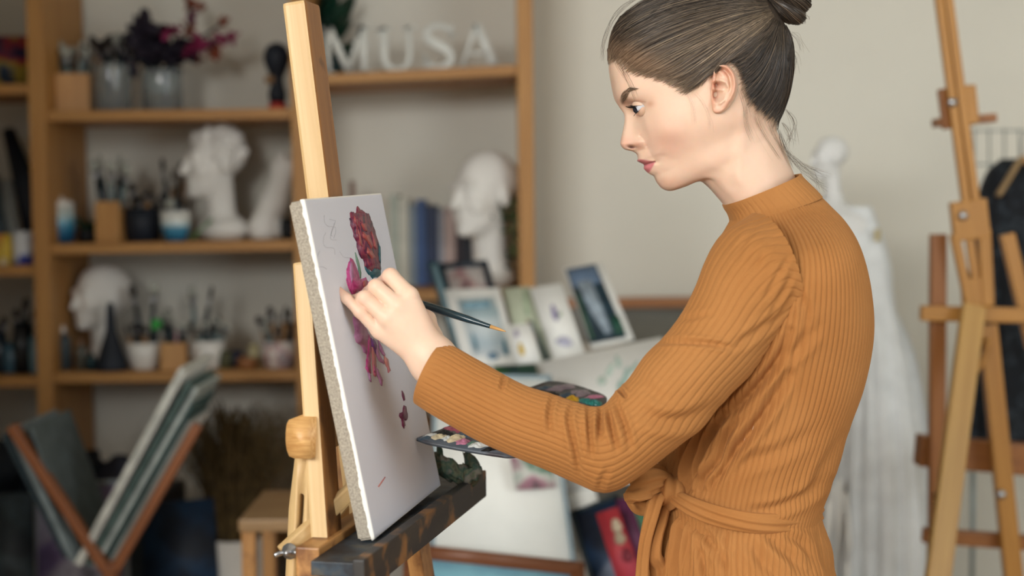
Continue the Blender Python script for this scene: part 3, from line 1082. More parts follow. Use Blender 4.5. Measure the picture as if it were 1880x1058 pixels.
for side in (1, -1):
    Ew = ear_n.copy()
    if side < 0:
        Ew[..., 1] = 2 * YM - Ew[..., 1]
    F = grid_faces(Ew.shape[0], Ew.shape[1], closed=False)
    body.add(Ew.reshape(-1, 3), F if side > 0 else F[:, ::-1])
    cc = np.repeat(SK[None], Ew.shape[0] * Ew.shape[1], 0)
    e = E2.reshape(-1, 2)
    for col, w in (('#d98e70', 0.45 * np.exp(-((sd_.ravel() - 3) / 4) ** 2)), ('#b9654c', np.clip(bump2(e, 1316, 156, 10, 6, 0.6), 0, 1)), ('#a8553f', np.clip(bump2(e, 1313, 175, 5, 9, 0.75), 0, 1)), ('#c9785c', np.clip(bump2(e, 1330, 132, 14, 10, 0.45), 0, 1))):  # rim flush; the hollows are tinted darker as painted shade
        cc = cc * (1 - w[:, None]) + np.array(lin(col)) * w[:, None]
    pig.append(cc)

# ---- left hand (near): rounded cones along the bones, merged into one skin
def J(px, py, Y):
    return at(px, py, Y)


wr = J(800, 668, 1.512)
mcp = {'i': J(751, 544, 1.506), 'm': J(731, 563, 1.499), 'r': J(711, 585, 1.498), 'p': J(696, 608, 1.505)}
chains = {
    'i': [mcp['i'], J(717, 508, 1.518), J(703, 520, 1.549), J(697, 535, 1.568)],
    'm': [mcp['m'], J(690, 527, 1.505), J(677, 538, 1.540), J(680, 550, 1.563)],
    'r': [mcp['r'], J(669, 547, 1.500), J(651, 553, 1.530), J(650, 562, 1.552)],
    'p': [mcp['p'], J(661, 573, 1.500), J(637, 549, 1.503), J(617, 529, 1.510)],
    't': [J(790, 622, 1.535), J(783, 588, 1.552), J(752, 566, 1.567), J(720, 552, 1.570)],
}
rad = {'i': [9.8, 8.9, 7.6, 6.4], 'm': [9.2, 8.2, 7.2, 6.2], 'r': [8.8, 7.6, 6.8, 5.9], 'p': [7.8, 6.4, 5.6, 4.4], 't': [12.5, 10.5, 9.0, 7.4]}


def hand_sdf(X, wr, mcp, chains, rad, forearm):
    f = None
    for k in ('i', 'm', 'r', 'p'):
        base = wr + (mcp[k] - wr) * 0.12
        f_ = sd_cone(X, base, mcp[k], 0.0150, rad[k][0] / 1000 + 0.0002)
        f = f_ if f is None else smin(f, f_, 0.011)
    th = chains['t']
    f = smin(f, sd_cone(X, wr + (th[0] - wr) * 0.2, th[0], 0.015, rad['t'][0] / 1000), 0.014)
    fs = []
    for k, ch in chains.items():
        g = None
        for a, b_, ra, rb in zip(ch[:-1], ch[1:], rad[k][:-1], rad[k][1:]):
            q = sd_cone(X, a, b_, ra / 1000, rb / 1000)
            g = q if g is None else smin(g, q, 0.003)
        fs.append(smin(f, g, 0.0042 if k != 't' else 0.008))
    f = fs[0]
    for q in fs[1:]:
        f = smin(f, q, 0.0006)
    for a, b_, ra, rb in forearm:
        f = smin(f, sd_cone(X, a, b_, ra, rb), 0.015)
    return f


def build_hand(wr, mcp, chains, rad, forearm, h=0.0013):
    pts = np.array([p for c in chains.values() for p in c] + [wr] + [p for s in forearm for p in s[:2]])
    lo, hi = pts.min(0) - 0.035, pts.max(0) + 0.035
    n = np.ceil((hi - lo) / h).astype(int)
    ax = [lo[i] + h * np.arange(n[i]) for i in range(3)]
    X = np.stack(np.meshgrid(*ax, indexing='ij'), -1)
    f = hand_sdf(X, wr, mcp, chains, rad, forearm)
    return surface_nets(f, lo, h)


fa = [(wr + np.array([0.0, 0, 0]), J(850, 722, 1.503), 0.0255, 0.030), (J(850, 722, 1.503), J(1000, 793, 1.48), 0.030, 0.034)]
Vh, Fh = build_hand(wr, mcp, chains, rad, fa)
# finger creases / knuckle tone
body.add(Vh, Fh)
cc = np.repeat(np.array(lin('#ebcbb3'))[None], len(Vh), 0)
for k in ('i', 'm', 'r', 'p'):
    dd = np.linalg.norm(Vh - chains[k][-1], axis=1)
    w = np.exp(-(dd / 0.013) ** 2) * 0.55
    cc = cc * (1 - w[:, None]) + np.array(lin('#df9280')) * w[:, None]
    dd = np.linalg.norm(Vh - chains[k][1], axis=1)
    w = np.exp(-(dd / 0.010) ** 2) * 0.25
    cc = cc * (1 - w[:, None]) + np.array(lin('#e0a084')) * w[:, None]
pig.append(cc)
HAND_V, HAND_F = Vh, Fh
# right hand under the palette
wr2 = J(1052, 800, 1.775)
mc2 = {'i': J(985, 785, 1.755), 'm': J(980, 790, 1.775), 'r': J(982, 795, 1.795), 'p': J(990, 799, 1.812)}
ch2 = {
    'i': [mc2['i'], J(955, 790, 1.752), J(930, 790, 1.757), J(915, 787, 1.762)],
    'm': [mc2['m'], J(948, 796, 1.775), J(922, 796, 1.780), J(906, 792, 1.783)],
    'r': [mc2['r'], J(950, 800, 1.798), J(926, 800, 1.801), J(912, 796, 1.803)],
    'p': [mc2['p'], J(965, 803, 1.815), J(946, 803, 1.818), J(934, 800, 1.819)],
    't': [J(1035, 788, 1.750), J(1012, 770, 1.738), J(990, 757, 1.742), J(970, 751, 1.748)],
}
fa2 = [(wr2, J(1120, 800, 1.79), 0.0245, 0.029), (J(1120, 800, 1.79), J(1230, 800, 1.83), 0.029, 0.035)]
V2, F2 = build_hand(wr2, mc2, ch2, rad, fa2, h=0.0018)
body.add(V2, F2)
pig.append(np.repeat(np.array(lin('#ebcbb3'))[None], len(V2), 0))


# ---- hidden torso, upper arms, legs: keep the body whole under the dress
def loft_px(R, ncol=40, nrow=60, shrink=1.0, e=2.0, ymid=YM):
    """rings ((front px,py),(back px,py), half width mm) -> closed loft in world space."""
    fr = at(np.array([r[0][0] for r in R]), np.array([r[0][1] for r in R]), np.full(len(R), ymid))
    bk = at(np.array([r[1][0] for r in R]), np.array([r[1][1] for r in R]), np.full(len(R), ymid))
    hw = np.array([r[2] for r in R]) / 1000.0
    c = (fr + bk) / 2
    a = (fr - bk) / 2
    c, a, hw = catmull(c, nrow), catmull(a, nrow), catmull(hw[:, None], nrow)[:, 0]
    t = np.arange(ncol) / ncol * 2 * np.pi
    ct, st = np.cos(t), np.sin(t)
    ex = 2.0 / e
    ct, st = np.sign(ct) * np.abs(ct) ** ex, np.sign(st) * np.abs(st) ** ex
    P = c[:, None] + shrink * (a[:, None] * ct[None, :, None] + hw[:, None, None] * st[None, :, None] * np.array([0, -1.0, 0]))
    return P, c


TORSO = [((1337, 384), (1466, 324), 51), ((1345, 403), (1494, 350), 58), ((1334, 424), (1519, 377), 84), ((1322, 447), (1540, 403), 122),
         ((1308, 475), (1557, 436), 157), ((1292, 512), (1571, 476), 171), ((1275, 562), (1583, 526), 169), ((1258, 620), (1590, 585), 160),
         ((1245, 680), (1587, 640), 150), ((1238, 740), (1573, 705), 142), ((1226, 800), (1551, 770), 133), ((1212, 850), (1532, 835), 126),
         ((1207, 895), (1517, 885), 120), ((1212, 928), (1500, 936), 117)]
P, _ = loft_px(TORSO, 36, 50, 0.93)
body.add(P.reshape(-1, 3), grid_faces(50, 36)[:, ::-1])
pig.append(np.repeat(SK[None], 50 * 36, 0))
HIPS = [((1212, 928), (1500, 936), 117), ((1190, 985), (1514, 990), 132), ((1178, 1060), (1534, 1070), 150), ((1180, 1180), (1545, 1180), 158), ((1200, 1290), (1510, 1290), 150)]
P, _ = loft_px(HIPS, 36, 24, 0.93)
body.add(P.reshape(-1, 3), grid_faces(24, 36)[:, ::-1])
pig.append(np.repeat(SK[None], 24 * 36, 0))
for s in (-1, 1):
    hip = np.array([0.262, YM + s * 0.085, 0.86])
    knee = np.array([0.245, YM + s * 0.085, 0.47])
    ank = np.array([0.275, YM + s * 0.085, 0.085])
    toe = np.array([0.10, YM + s * 0.095, 0.035])
    heel = np.array([0.30, YM + s * 0.085, 0.035])
    for P, R in (([hip, (hip + knee) / 2, knee, knee + (ank - knee) * 0.3, ank], [0.085, 0.07, 0.052, 0.050, 0.034]), ([heel, (heel + toe) / 2 + np.array([0, 0, 0.015]), toe], [0.033, 0.040, 0.026])):
        R = catmull(np.array(R)[:, None], 24)[:, 0]
        V, F, T = tube_arrays(catmull(np.array(P), 24), R, 20, 1.0, up=(0, 1, 0))
        body.add(V, F, T)
        pig.append(np.repeat(SK[None], len(V), 0))
for pts, R in (([(1405, 470, 1.55), (1290, 650, 1.50), (1130, 820, 1.478), (1000, 793, 1.48)], [0.04, 0.036, 0.032, 0.034]), ([(1430, 480, 1.76), (1400, 640, 1.83), (1300, 790, 1.86), (1230, 800, 1.83)], [0.04, 0.034, 0.03, 0.030])):
    P = np.array([at(*p) for p in pts])
    V, F, T = tube_arrays(catmull(P, 40), catmull(np.array(R)[:, None], 40)[:, 0], 20, up=(0, 1, 0))
    body.add(V, F, T)
    pig.append(np.repeat(SK[None], len(V), 0))
me = body.mesh('body')
pcol = np.concatenate(pig)
at_ = me.color_attributes.new('pigment', 'FLOAT_COLOR', 'POINT')
at_.data.foreach_set('color', np.concatenate([pcol, np.ones((len(pcol), 1))], 1).astype(np.float32).ravel())
body_o = link('body', me, m_skin, person, smooth=True)

# eyeballs
for side in (1, -1):
    c = eye_world(side)
    th = np.linspace(0, np.pi, 41)
    gaze = Vector((-0.87, -0.12 * side, -0.45)).normalized()
    prof = [(0.0112 * math.sin(t) if t > 0.5 else 0.0112 * math.sin(t), 0.0112 * math.cos(t) + (0.0011 * max(0, 1 - (t / 0.5) ** 2))) for t in th]
    me = lathe_mesh('eyeball', prof, 40)
    me.materials.append(m_eyewhite)
    me.materials.append(m_iris)
    mi = np.zeros(len(me.polygons), np.int32)
    mi[:40 * 8] = 1
    me.polygons.foreach_set('material_index', mi)
    o = link('eyeball', me, None, person, Matrix.Translation(Vector(c)) @ gaze.to_track_quat('Z', 'Y').to_matrix().to_4x4(), smooth=True)
# ------------------------------------------------------------------ ribbed wrap dress
m_dress, nt, b = _new('ribbed_caramel_knit')
tc = _node(nt, 'ShaderNodeTexCoord')
no = _node(nt, 'ShaderNodeTexNoise', i_Scale=9.0, i_Detail=3.0)
nt.links.new(tc.outputs['Object'], no.inputs['Vector'])
r = _node(nt, 'ShaderNodeValToRGB')
r.color_ramp.elements[0].position = 0.3
r.color_ramp.elements[1].position = 0.7
r.color_ramp.elements[0].color = (*lin('#a36d3b'), 1)
r.color_ramp.elements[1].color = (*lin('#ad7845'), 1)
nt.links.new(no.outputs['Fac'], r.inputs['Fac'])
nt.links.new(r.outputs['Color'], b.inputs['Base Color'])
b.inputs['Roughness'].default_value = 0.85
b.inputs['Specular IOR Level'].default_value = 0.15
b.inputs['Sheen Weight'].default_value = 0.25
b.inputs['Sheen Roughness'].default_value = 0.5
b.inputs['Sheen Tint'].default_value = (*lin('#d8b080'), 1)
n2 = _node(nt, 'ShaderNodeTexNoise', i_Scale=650.0, i_Detail=3.0)
nt.links.new(tc.outputs['Object'], n2.inputs['Vector'])
bp = _node(nt, 'ShaderNodeBump', i_Strength=0.22, i_Distance=0.001)
nt.links.new(n2.outputs['Fac'], bp.inputs['Height'])
nt.links.new(bp.outputs['Normal'], b.inputs['Normal'])

dress = link('dress', None, None, person, Matrix.Translation((0.30, 1.65, 0.9)))


def normals(P, closed=True):
    if closed:
        dc = np.roll(P, -1, 1) - np.roll(P, 1, 1)
    else:
        dc = np.gradient(P, axis=1)
    dr = np.gradient(P, axis=0)
    n = np.cross(dr, dc)
    return n / (np.linalg.norm(n, axis=-1, keepdims=True) + 1e-12)


def outward(P, n):
    c = P.mean(1, keepdims=True)
    s = np.sign(((P - c) * n).sum(-1).mean())
    return n * s


def ribs(u, depth, w=0.115):
    """thin grooves at integer u."""
    f = np.abs(u - np.round(u))
    return -depth * np.exp(-(f / w) ** 2)


def px_of(P):
    x, y = project(P.reshape(-1, 3))
    return np.stack([x, y], -1).reshape(P.shape[:-1] + (2,))


def creases(P, n, items, facing=None):
    """items: (polyline px, half width px, depth m); sinks a fold line, raises its flanks, on the side towards the camera."""
    q = px_of(P)
    near_side = np.clip(-(n @ np.array([0.0, 1.0, 0.0])) * 3 + 0.6, 0, 1)
    d = np.zeros(P.shape[:-1])
    for it in items:
        pts, w, dep = it[:3]
        pts_s = catmull(np.array(pts, float), max(8, 6 * len(pts)))
        t_best = np.full(d.shape, 1e9)
        par = np.zeros(d.shape)
        tot = len(pts_s) - 1
        for k in range(tot):
            a, b_ = pts_s[k], pts_s[k + 1]
            v = b_ - a
            t = np.clip(((q[..., 0] - a[0]) * v[0] + (q[..., 1] - a[1]) * v[1]) / (v @ v + 1e-9), 0, 1)
            e = np.hypot(q[..., 0] - a[0] - t * v[0], q[..., 1] - a[1] - t * v[1])
            m = e < t_best
            t_best = np.where(m, e, t_best)
            par = np.where(m, (k + t) / tot, par)
        fade = np.clip(np.sin(np.pi * np.clip(par, 0.02, 0.98)), 0, 1) ** 0.6
        x = t_best / w
        prof = -np.exp(-x ** 2) + 0.55 * np.exp(-((x - 1.9) / 0.9) ** 2)
        d += dep * prof * fade
    return d * near_side


def wob(P, f, a, seed):
    r_ = np.random.default_rng(seed)
    o = np.zeros(P.shape[:-1])
    for k in range(5):
        k_ = r_.normal(size=3) * f
        o += np.sin(P @ k_ + r_.uniform(0, 6.28))
    return a * o / 5


# ---- bodice
NR, RIB = 300, 104
NC = RIB * 7
P, ctr = loft_px(TORSO[1:] + [((1210, 945), (1499, 950), 117)], NC, NR, 1.0, 2.15)
n = outward(P, normals(P))
u = np.arange(NC) / 7.0
disp = np.zeros(P.shape[:-1])
disp += wob(P, 28, 0.0016, 1)
disp += creases(P, n, [
    ([(1450, 610), (1425, 665), (1385, 715), (1330, 770)], 8, 0.009),
    ([(1448, 690), (1395, 770), (1340, 840), (1300, 900)], 9, 0.010),
    ([(1500, 600), (1465, 640), (1440, 660)], 10, 0.004),
    ([(1500, 790), (1430, 830), (1370, 850), (1330, 880)], 12, 0.0035),
    ([(1330, 760), (1290, 830), (1270, 900)], 6, 0.010),
    ([(1300, 770), (1268, 850), (1262, 905)], 5, 0.010),
    ([(1350, 770), (1320, 840), (1290, 880), (1285, 905)], 6, 0.009),
    ([(1275, 790), (1250, 850), (1245, 895)], 5, 0.009),
    ([(1250, 820), (1238, 860), (1236, 890)], 4, 0.004),
    ([(1520, 880), (1470, 915), (1420, 935), (1370, 940)], 9, 0.004),
    ([(1545, 800), (1500, 880), (1480, 920)], 9, 0.003),
    ([(1460, 520), (1480, 580), (1465, 640)], 8, 0.0025),
])
fade_top = np.clip(np.arange(NR) / 26.0, 0.15, 1)[:, None]
disp += ribs(u[None, :], 0.0017) * fade_top
Pd = P + n * disp[..., None]
cen = np.array([0.36, 1.65, 1.22])
bod = link('bodice', np_mesh('bodice', Pd.reshape(-1, 3) - cen, grid_faces(NR, NC)[:, ::-1]), m_dress, dress, Matrix.Translation(Vector(cen)), smooth=True)

# ---- collar: close band round the neck with a turned edge
COLR = [((1328, 377), (1467, 319), 56.0), ((1331, 384), (1472, 326), 57.0), ((1337, 393), (1484, 338), 59.5), ((1341, 403), (1497, 351), 64.0), ((1342, 412), (1505, 361), 71)]
RC = 44
P, _ = loft_px(COLR, RC * 7, 40, 1.0, 2.35)
n = outward(P, normals(P))
disp = ribs(np.arange(RC * 7)[None, :] / 7.0, 0.0008) * np.clip((np.arange(40)[:, None] - 3) / 14, 0, 1) + wob(P, 40, 0.0007, 5)
Pd = P + n * disp[..., None]
inner = (P - n * 0.0022)[0:30:4][::-1]
Pd = np.concatenate([inner, Pd])
c = Pd.reshape(-1, 3).mean(0)
link('collar', np_mesh('collar', Pd.reshape(-1, 3) - c, grid_faces(len(Pd), RC * 7)[:, ::-1]), m_dress, dress, Matrix.Translation(Vector(c)), smooth=True)


# ---- sleeves
def sleeve(S, name, folds, seed, NR=330, RIB=38, cuff=True):
    Fp = np.array([at(s[0][0], s[0][1], s[3][0]) for s in S])
    Bp = np.array([at(s[1][0], s[1][1], s[3][0]) for s in S])
    Np = np.array([at(s[2][0], s[2][1], s[3][1]) for s in S])
    Fp, Bp, Np = catmull(Fp, NR), catmull(Bp, NR), catmull(Np, NR)
    c = (Fp + Bp) / 2
    a = (Fp - Bp) / 2
    b_ = Np - c
    NC = RIB * 8
    t = np.arange(NC) / NC * 2 * np.pi
    P = c[:, None] + a[:, None] * np.cos(t)[None, :, None] + b_[:, None] * np.sin(t)[None, :, None]
    n = outward(P, normals(P))
    disp = wob(P, 34, 0.0013, seed) + creases(P, n, folds)
    disp += ribs(np.arange(NC)[None, :] / 8.0, 0.0015) * np.clip((NR - 4 - np.arange(NR)) / 14.0, 0, 1)[:, None]
    Pd = P + n * disp[..., None]
    # turned-in cuff edge
    cu = [(c[-1] + (Pd[-1] - c[-1]) * k) for k in (0.97, 0.94)] + [c[-8] + (P[-8] - c[-8]) * 0.93]
    Pd = np.concatenate([Pd, np.array(cu)])
    o = Pd.reshape(-1, 3).mean(0)
    return link(name, np_mesh(name, Pd.reshape(-1, 3) - o, grid_faces(len(Pd), NC)), m_dress, dress, Matrix.Translation(Vector(o)), smooth=True)


SL = [((1384, 392), (1449, 604), (1466, 492), (1.56, 1.474)), ((1332, 424), (1450, 607), (1428, 488), (1.55, 1.464)),
      ((1309, 450), (1446, 612), (1396, 515), (1.545, 1.458)), ((1291, 485), (1430, 634), (1368, 550), (1.535, 1.455)),
      ((1276, 525), (1409, 654), (1345, 588), (1.525, 1.452)), ((1253, 570), (1376, 690), (1315, 628), (1.513, 1.447)),
      ((1219, 618), (1338, 727), (1278, 671), (1.50, 1.440)), ((1186, 653), (1300, 772), (1243, 712), (1.49, 1.434)),
      ((1156, 695), (1262, 808), (1207, 752), (1.485, 1.430)), ((1134, 716), (1222, 840), (1172, 784), (1.48, 1.427)),
      ((1118, 734), (1180, 872), (1142, 812), (1.478, 1.425)), ((1106, 744), (1137, 900), (1114, 826), (1.477, 1.425)),
      ((1088, 746), (1100, 905), (1086, 826), (1.477, 1.426)), ((1055, 737), (1058, 888), (1052, 812), (1.478, 1.428)),
      ((1010, 722), (1005, 864), (1003, 793), (1.48, 1.432)), ((970, 709), (950, 843), (955, 776), (1.484, 1.438)),
      ((925, 686), (893, 818), (904, 752), (1.49, 1.447)), ((870, 657), (834, 786), (845, 722), (1.50, 1.460)),
      ((834, 636), (787, 758), (800, 697), (1.508, 1.470)), ((816, 629), (764, 742), (773, 684), (1.512, 1.475))]
folds = [
    ([(1016, 727), (1008, 760), (1010, 800)], 5, 0.0042), ([(1052, 742), (1044, 770), (1056, 830), (1064, 870)], 5, 0.0045),
    ([(1080, 745), (1082, 790), (1086, 840)], 4.5, 0.0042), ([(1105, 745), (1102, 775), (1100, 810)], 5, 0.0052),
    ([(1114, 738), (1124, 790), (1133, 830)], 5, 0.0048), ([(1128, 735), (1148, 785), (1158, 825)], 5.5, 0.0045),
    ([(1134, 704), (1140, 718), (1150, 730)], 4, 0.0052), ([(1204, 628), (1260, 628), (1310, 632), (1345, 640)], 5, 0.0040),
    ([(1240, 588), (1280, 580), (1310, 575)], 5, 0.0016), ([(1170, 755), (1215, 772), (1262, 770), (1310, 745)], 12, 0.0048),
    ([(1345, 640), (1390, 610), (1430, 580)], 8, 0.0030), ([(1118, 860), (1106, 880), (1100, 900)], 6, 0.002),
    ([(926, 690), (922, 705), (918, 718)], 4, 0.003), ([(1395, 405), (1370, 440), (1350, 470)], 6, 0.0014), ([(1425, 430), (1395, 475), (1380, 500)], 6, 0.0016),
    ([(1450, 470), (1425, 510), (1405, 545)], 5, 0.0020), ([(1458, 500), (1435, 540), (1415, 575)], 5, 0.0020), ([(1458, 535), (1440, 565), (1420, 600)], 5, 0.0020),
    ([(1170, 690), (1200, 720), (1230, 740)], 10, 0.0015),
]
sleeve(SL, 'sleeve', folds, 3)
SR = [((1395, 400), (1478, 560), (1440, 470), (1.74, 1.83)), ((1350, 470), (1470, 600), (1410, 540), (1.765, 1.85)), ((1310, 580), (1440, 680), (1375, 630), (1.80, 1.872)),
      ((1265, 690), (1400, 770), (1330, 735), (1.83, 1.892)), ((1240, 755), (1350, 845), (1295, 800), (1.85, 1.905)), ((1225, 765), (1270, 862), (1250, 815), (1.845, 1.898)),
      ((1170, 764), (1190, 850), (1180, 808), (1.825, 1.875)), ((1110, 765), (1115, 838), (1112, 802), (1.80, 1.842)), ((1075, 768), (1078, 832), (1076, 800), (1.785, 1.820))]
sleeve(SR, 'sleeve', [], 4, NR=160, RIB=38)

# ---- skirt
SK_R = [((1213, 926), (1500, 934), 116), ((1204, 948), (1502, 955), 121), ((1193, 980), (1511, 985), 130), ((1184, 1018), (1521, 1025), 140), ((1177, 1060), (1532, 1070), 149),
        ((1170, 1160), (1545, 1170), 160), ((1165, 1300), (1550, 1300), 170), ((1155, 1500), (1555, 1500), 182), ((1145, 1740), (1565, 1740), 195)]
NR, RIB = 240, 104
NC = RIB * 7
P, _ = loft_px(SK_R, NC, NR, 1.0, 2.1)
n = outward(P, normals(P))
t = np.arange(NC) / NC * 2 * np.pi
row = np.arange(NR)[:, None] / NR
frontness = np.clip(np.cos(t - 0.35), 0, 1)[None, :] ** 1.5
gather = (np.sin(t * 34) + 0.6 * np.sin(t * 53 + 1.0) + 0.5 * np.sin(t * 21 + 2))[None, :]
disp = 0.0030 * gather * (0.15 + frontness) * np.clip(row * 9, 0.1, 1) * np.exp(-row * 1.5)
disp += wob(P, 22, 0.004, 9) * np.clip(row * 10, 0, 1)
disp += creases(P, n, [
    ([(1262, 950), (1300, 990), (1340, 1050)], 8, 0.004), ([(1290, 960), (1283, 1000), (1290, 1060)], 5, 0.005), ([(1400, 975), (1440, 1010), (1480, 1050)], 10, 0.005),
    ([(1420, 975), (1470, 1000), (1500, 1040)], 9, 0.004), ([(1370, 985), (1400, 1030), (1440, 1070)], 10, 0.004), ([(1240, 945), (1215, 1000), (1205, 1060)], 5, 0.006),
    ([(1255, 950), (1240, 1000), (1232, 1060)], 5, 0.005), ([(1278, 950), (1262, 1000), (1258, 1060)], 5, 0.005), ([(1500, 990), (1515, 1030), (1530, 1060)], 8, 0.004)])
disp += ribs(np.arange(NC)[None, :] / 7.0, 0.0017)
Pd = P + n * disp[..., None]
cen = np.array([0.30, 1.65, 0.85])
link('skirt', np_mesh('skirt', Pd.reshape(-1, 3) - cen, grid_faces(NR, NC)[:, ::-1]), m_dress, dress, Matrix.Translation(Vector(cen)), smooth=True)


# ---- twisted sash, bow and tails
def ribbon(name, C, W, up, thick=0.006, nr=120, nc=48, ribn=9, twist=0.0, seed=0, parent=None):
    """soft folded band: centre points, half widths (m), width directions per point."""
    C = catmull(np.array(C, float), nr)
    W = catmull(np.array(W, float)[:, None], nr)[:, 0]
    U = catmull(np.array(up, float), nr)
    T = np.gradient(C, axis=0)
    T /= np.linalg.norm(T, axis=1, keepdims=True)
    U -= (U * T).sum(1, keepdims=True) * T
    U /= np.linalg.norm(U, axis=1, keepdims=True)
    Nn = np.cross(T, U)
    t = np.arange(nc) / nc * 2 * np.pi
    s = np.linspace(0, 1, nr)[:, None]
    x = np.cos(t)[None, :]
    prof = np.sign(np.sin(t)) * np.abs(np.sin(t)) ** 0.8
    fold = 1 + 0.9 * 0.25 * np.sin(x * ribn + twist * s * 6.28 + seed)
    P = C[:, None] + U[:, None] * (W[:, None] * x)[..., None] + Nn[:, None] * (thick * prof[None, :] * fold * (0.6 + 0.4 * np.clip(np.minimum(s, 1 - s) * 12, 0, 1)))[..., None]
    o = P.reshape(-1, 3).mean(0)
    V = np.concatenate([P.reshape(-1, 3), C[:1], C[-1:]]) - o
    k = nr * nc
    T3 = [(k, i, (i + 1) % nc) for i in range(nc)] + [(k + 1, (nr - 1) * nc + (i + 1) % nc, (nr - 1) * nc + i) for i in range(nc)]
    return link(name, np_mesh(name, V, grid_faces(nr, nc), T3), m_dress, parent or dress, Matrix.Translation(Vector(o)), smooth=True)


Zup = (0, 0, 1)
wa = [(1228, 905, 1.585), (1245, 917, 1.566), (1280, 935, 1.545), (1330, 951, 1.532), (1390, 961, 1.530), (1445, 960, 1.545), (1485, 952, 1.58), (1503, 946, 1.65), (1485, 942, 1.72), (1440, 940, 1.765), (1360, 938, 1.772), (1280, 930, 1.75), (1225, 915, 1.70), (1208, 906, 1.65), (1215, 905, 1.60)]
ribbon('sash', [at(*p) for p in wa], [0.008, 0.0095, 0.011, 0.0115, 0.0115, 0.012, 0.013, 0.013, 0.013, 0.012, 0.011, 0.011, 0.011, 0.010, 0.008], [(0.15, -0.1, 1)] * len(wa), 0.0055, 260, 56, 8, 3.0)
ribbon('sash_knot', [at(1224, 884, 1.60), at(1234, 895, 1.578), at(1236, 910, 1.578), at(1224, 922, 1.60)], [0.010, 0.014, 0.014, 0.010], [(1, -0.5, 0)] * 4, 0.011, 60, 40, 6, 1.0, 1)
ribbon('bow_loop', [at(1232, 892, 1.592), at(1212, 884, 1.578), at(1188, 888, 1.570), at(1166, 904, 1.572), at(1152, 918, 1.578)], [0.008, 0.013, 0.017, 0.014, 0.006], [(0.3, 0, 1), (0.3, 0, 1), (0.45, 0, 0.9), (0.6, 0, 0.8), (0.75, 0, 0.65)], 0.007, 110, 48, 9, 0.7, 2)
ribbon('bow_loop', [at(1230, 885, 1.60), at(1206, 872, 1.612), at(1190, 874, 1.625), at(1172, 886, 1.632)], [0.007, 0.012, 0.013, 0.006], [(0.2, 0.3, 1)] * 4, 0.007, 80, 40, 7, 0.5, 3)
ribbon('bow_loop', [at(1155, 916, 1.580), at(1175, 925, 1.590), at(1198, 926, 1.594), at(1222, 912, 1.596)], [0.006, 0.013, 0.012, 0.007], [(0.3, 0, 1)] * 4, 0.006, 80, 40, 6, 0.4, 5)
ribbon('sash_tail', [at(1222, 906, 1.585), at(1204, 920, 1.570), at(1195, 950, 1.568), at(1184, 1000, 1.570), at(1179, 1060, 1.575), at(1178, 1160, 1.58), at(1180, 1240, 1.58)], [0.007, 0.009, 0.0085, 0.0075, 0.008, 0.012, 0.014], [(1, -0.3, 0.4), (1, -0.4, 0.2), (1, -0.6, 0), (0.9, -0.7, 0), (0.9, -0.6, 0), (1, -0.4, 0), (1, -0.3, 0)], 0.005, 150, 44, 6, 0.5, 4)
ribbon('sash_tail', [at(1226, 915, 1.60), at(1212, 955, 1.585), at(1203, 985, 1.580), at(1196, 1020, 1.580), at(1210, 1045, 1.588), at(1214, 1100, 1.59), at(1212, 1200, 1.59)], [0.006, 0.0085, 0.009, 0.012, 0.011, 0.012, 0.013], [(1, -0.3, 0.2)] * 7, 0.0055, 150, 44, 7, 0.7, 6)
# ------------------------------------------------------------------ hair
m_hair, nt, b = _new('brown_hair')
vc = _node(nt, 'ShaderNodeVertexColor', layer_name='tone')
nt.links.new(vc.outputs['Color'], b.inputs['Base Color'])
b.inputs['Roughness'].default_value = 0.42
b.inputs['Specular IOR Level'].default_value = 0.45
b.inputs['Anisotropic'].default_value = 0.5
hair = link('hair', None, None, person, Matrix.Translation(Vector(at(1330, 60, 1.65))))

bvh = BVHTree.FromPolygons(HEAD_V.tolist(), HEAD_F[:, ::-1].tolist())


def drape(px, py, off):
    """points on the near head surface under pixel paths, lifted by off metres."""
    out = []
    for x, y, o in zip(px, py, off):
        u, v = (x - 940.0) / FPX, (529.0 - y) / FPX
        d = Vector(u * RT + v * UP + FWD).normalized()
        loc, nrm, i, dist = bvh.ray_cast(Vector(CAM), d)
        if loc is None or loc.y > YM:
            p = Vector(at(x, y, YM))
            loc, nrm, i, dist = bvh.find_nearest(p)
            if nrm.dot(p - loc) < 0:
                nrm = -nrm
            q = loc + nrm * o
            out.append((q.x, min(q.y, YM), q.z))
            continue
        if nrm.dot(d) > 0:
            nrm = -nrm
        q = loc + nrm * o
        out.append(tuple(q))
    return np.array(out)


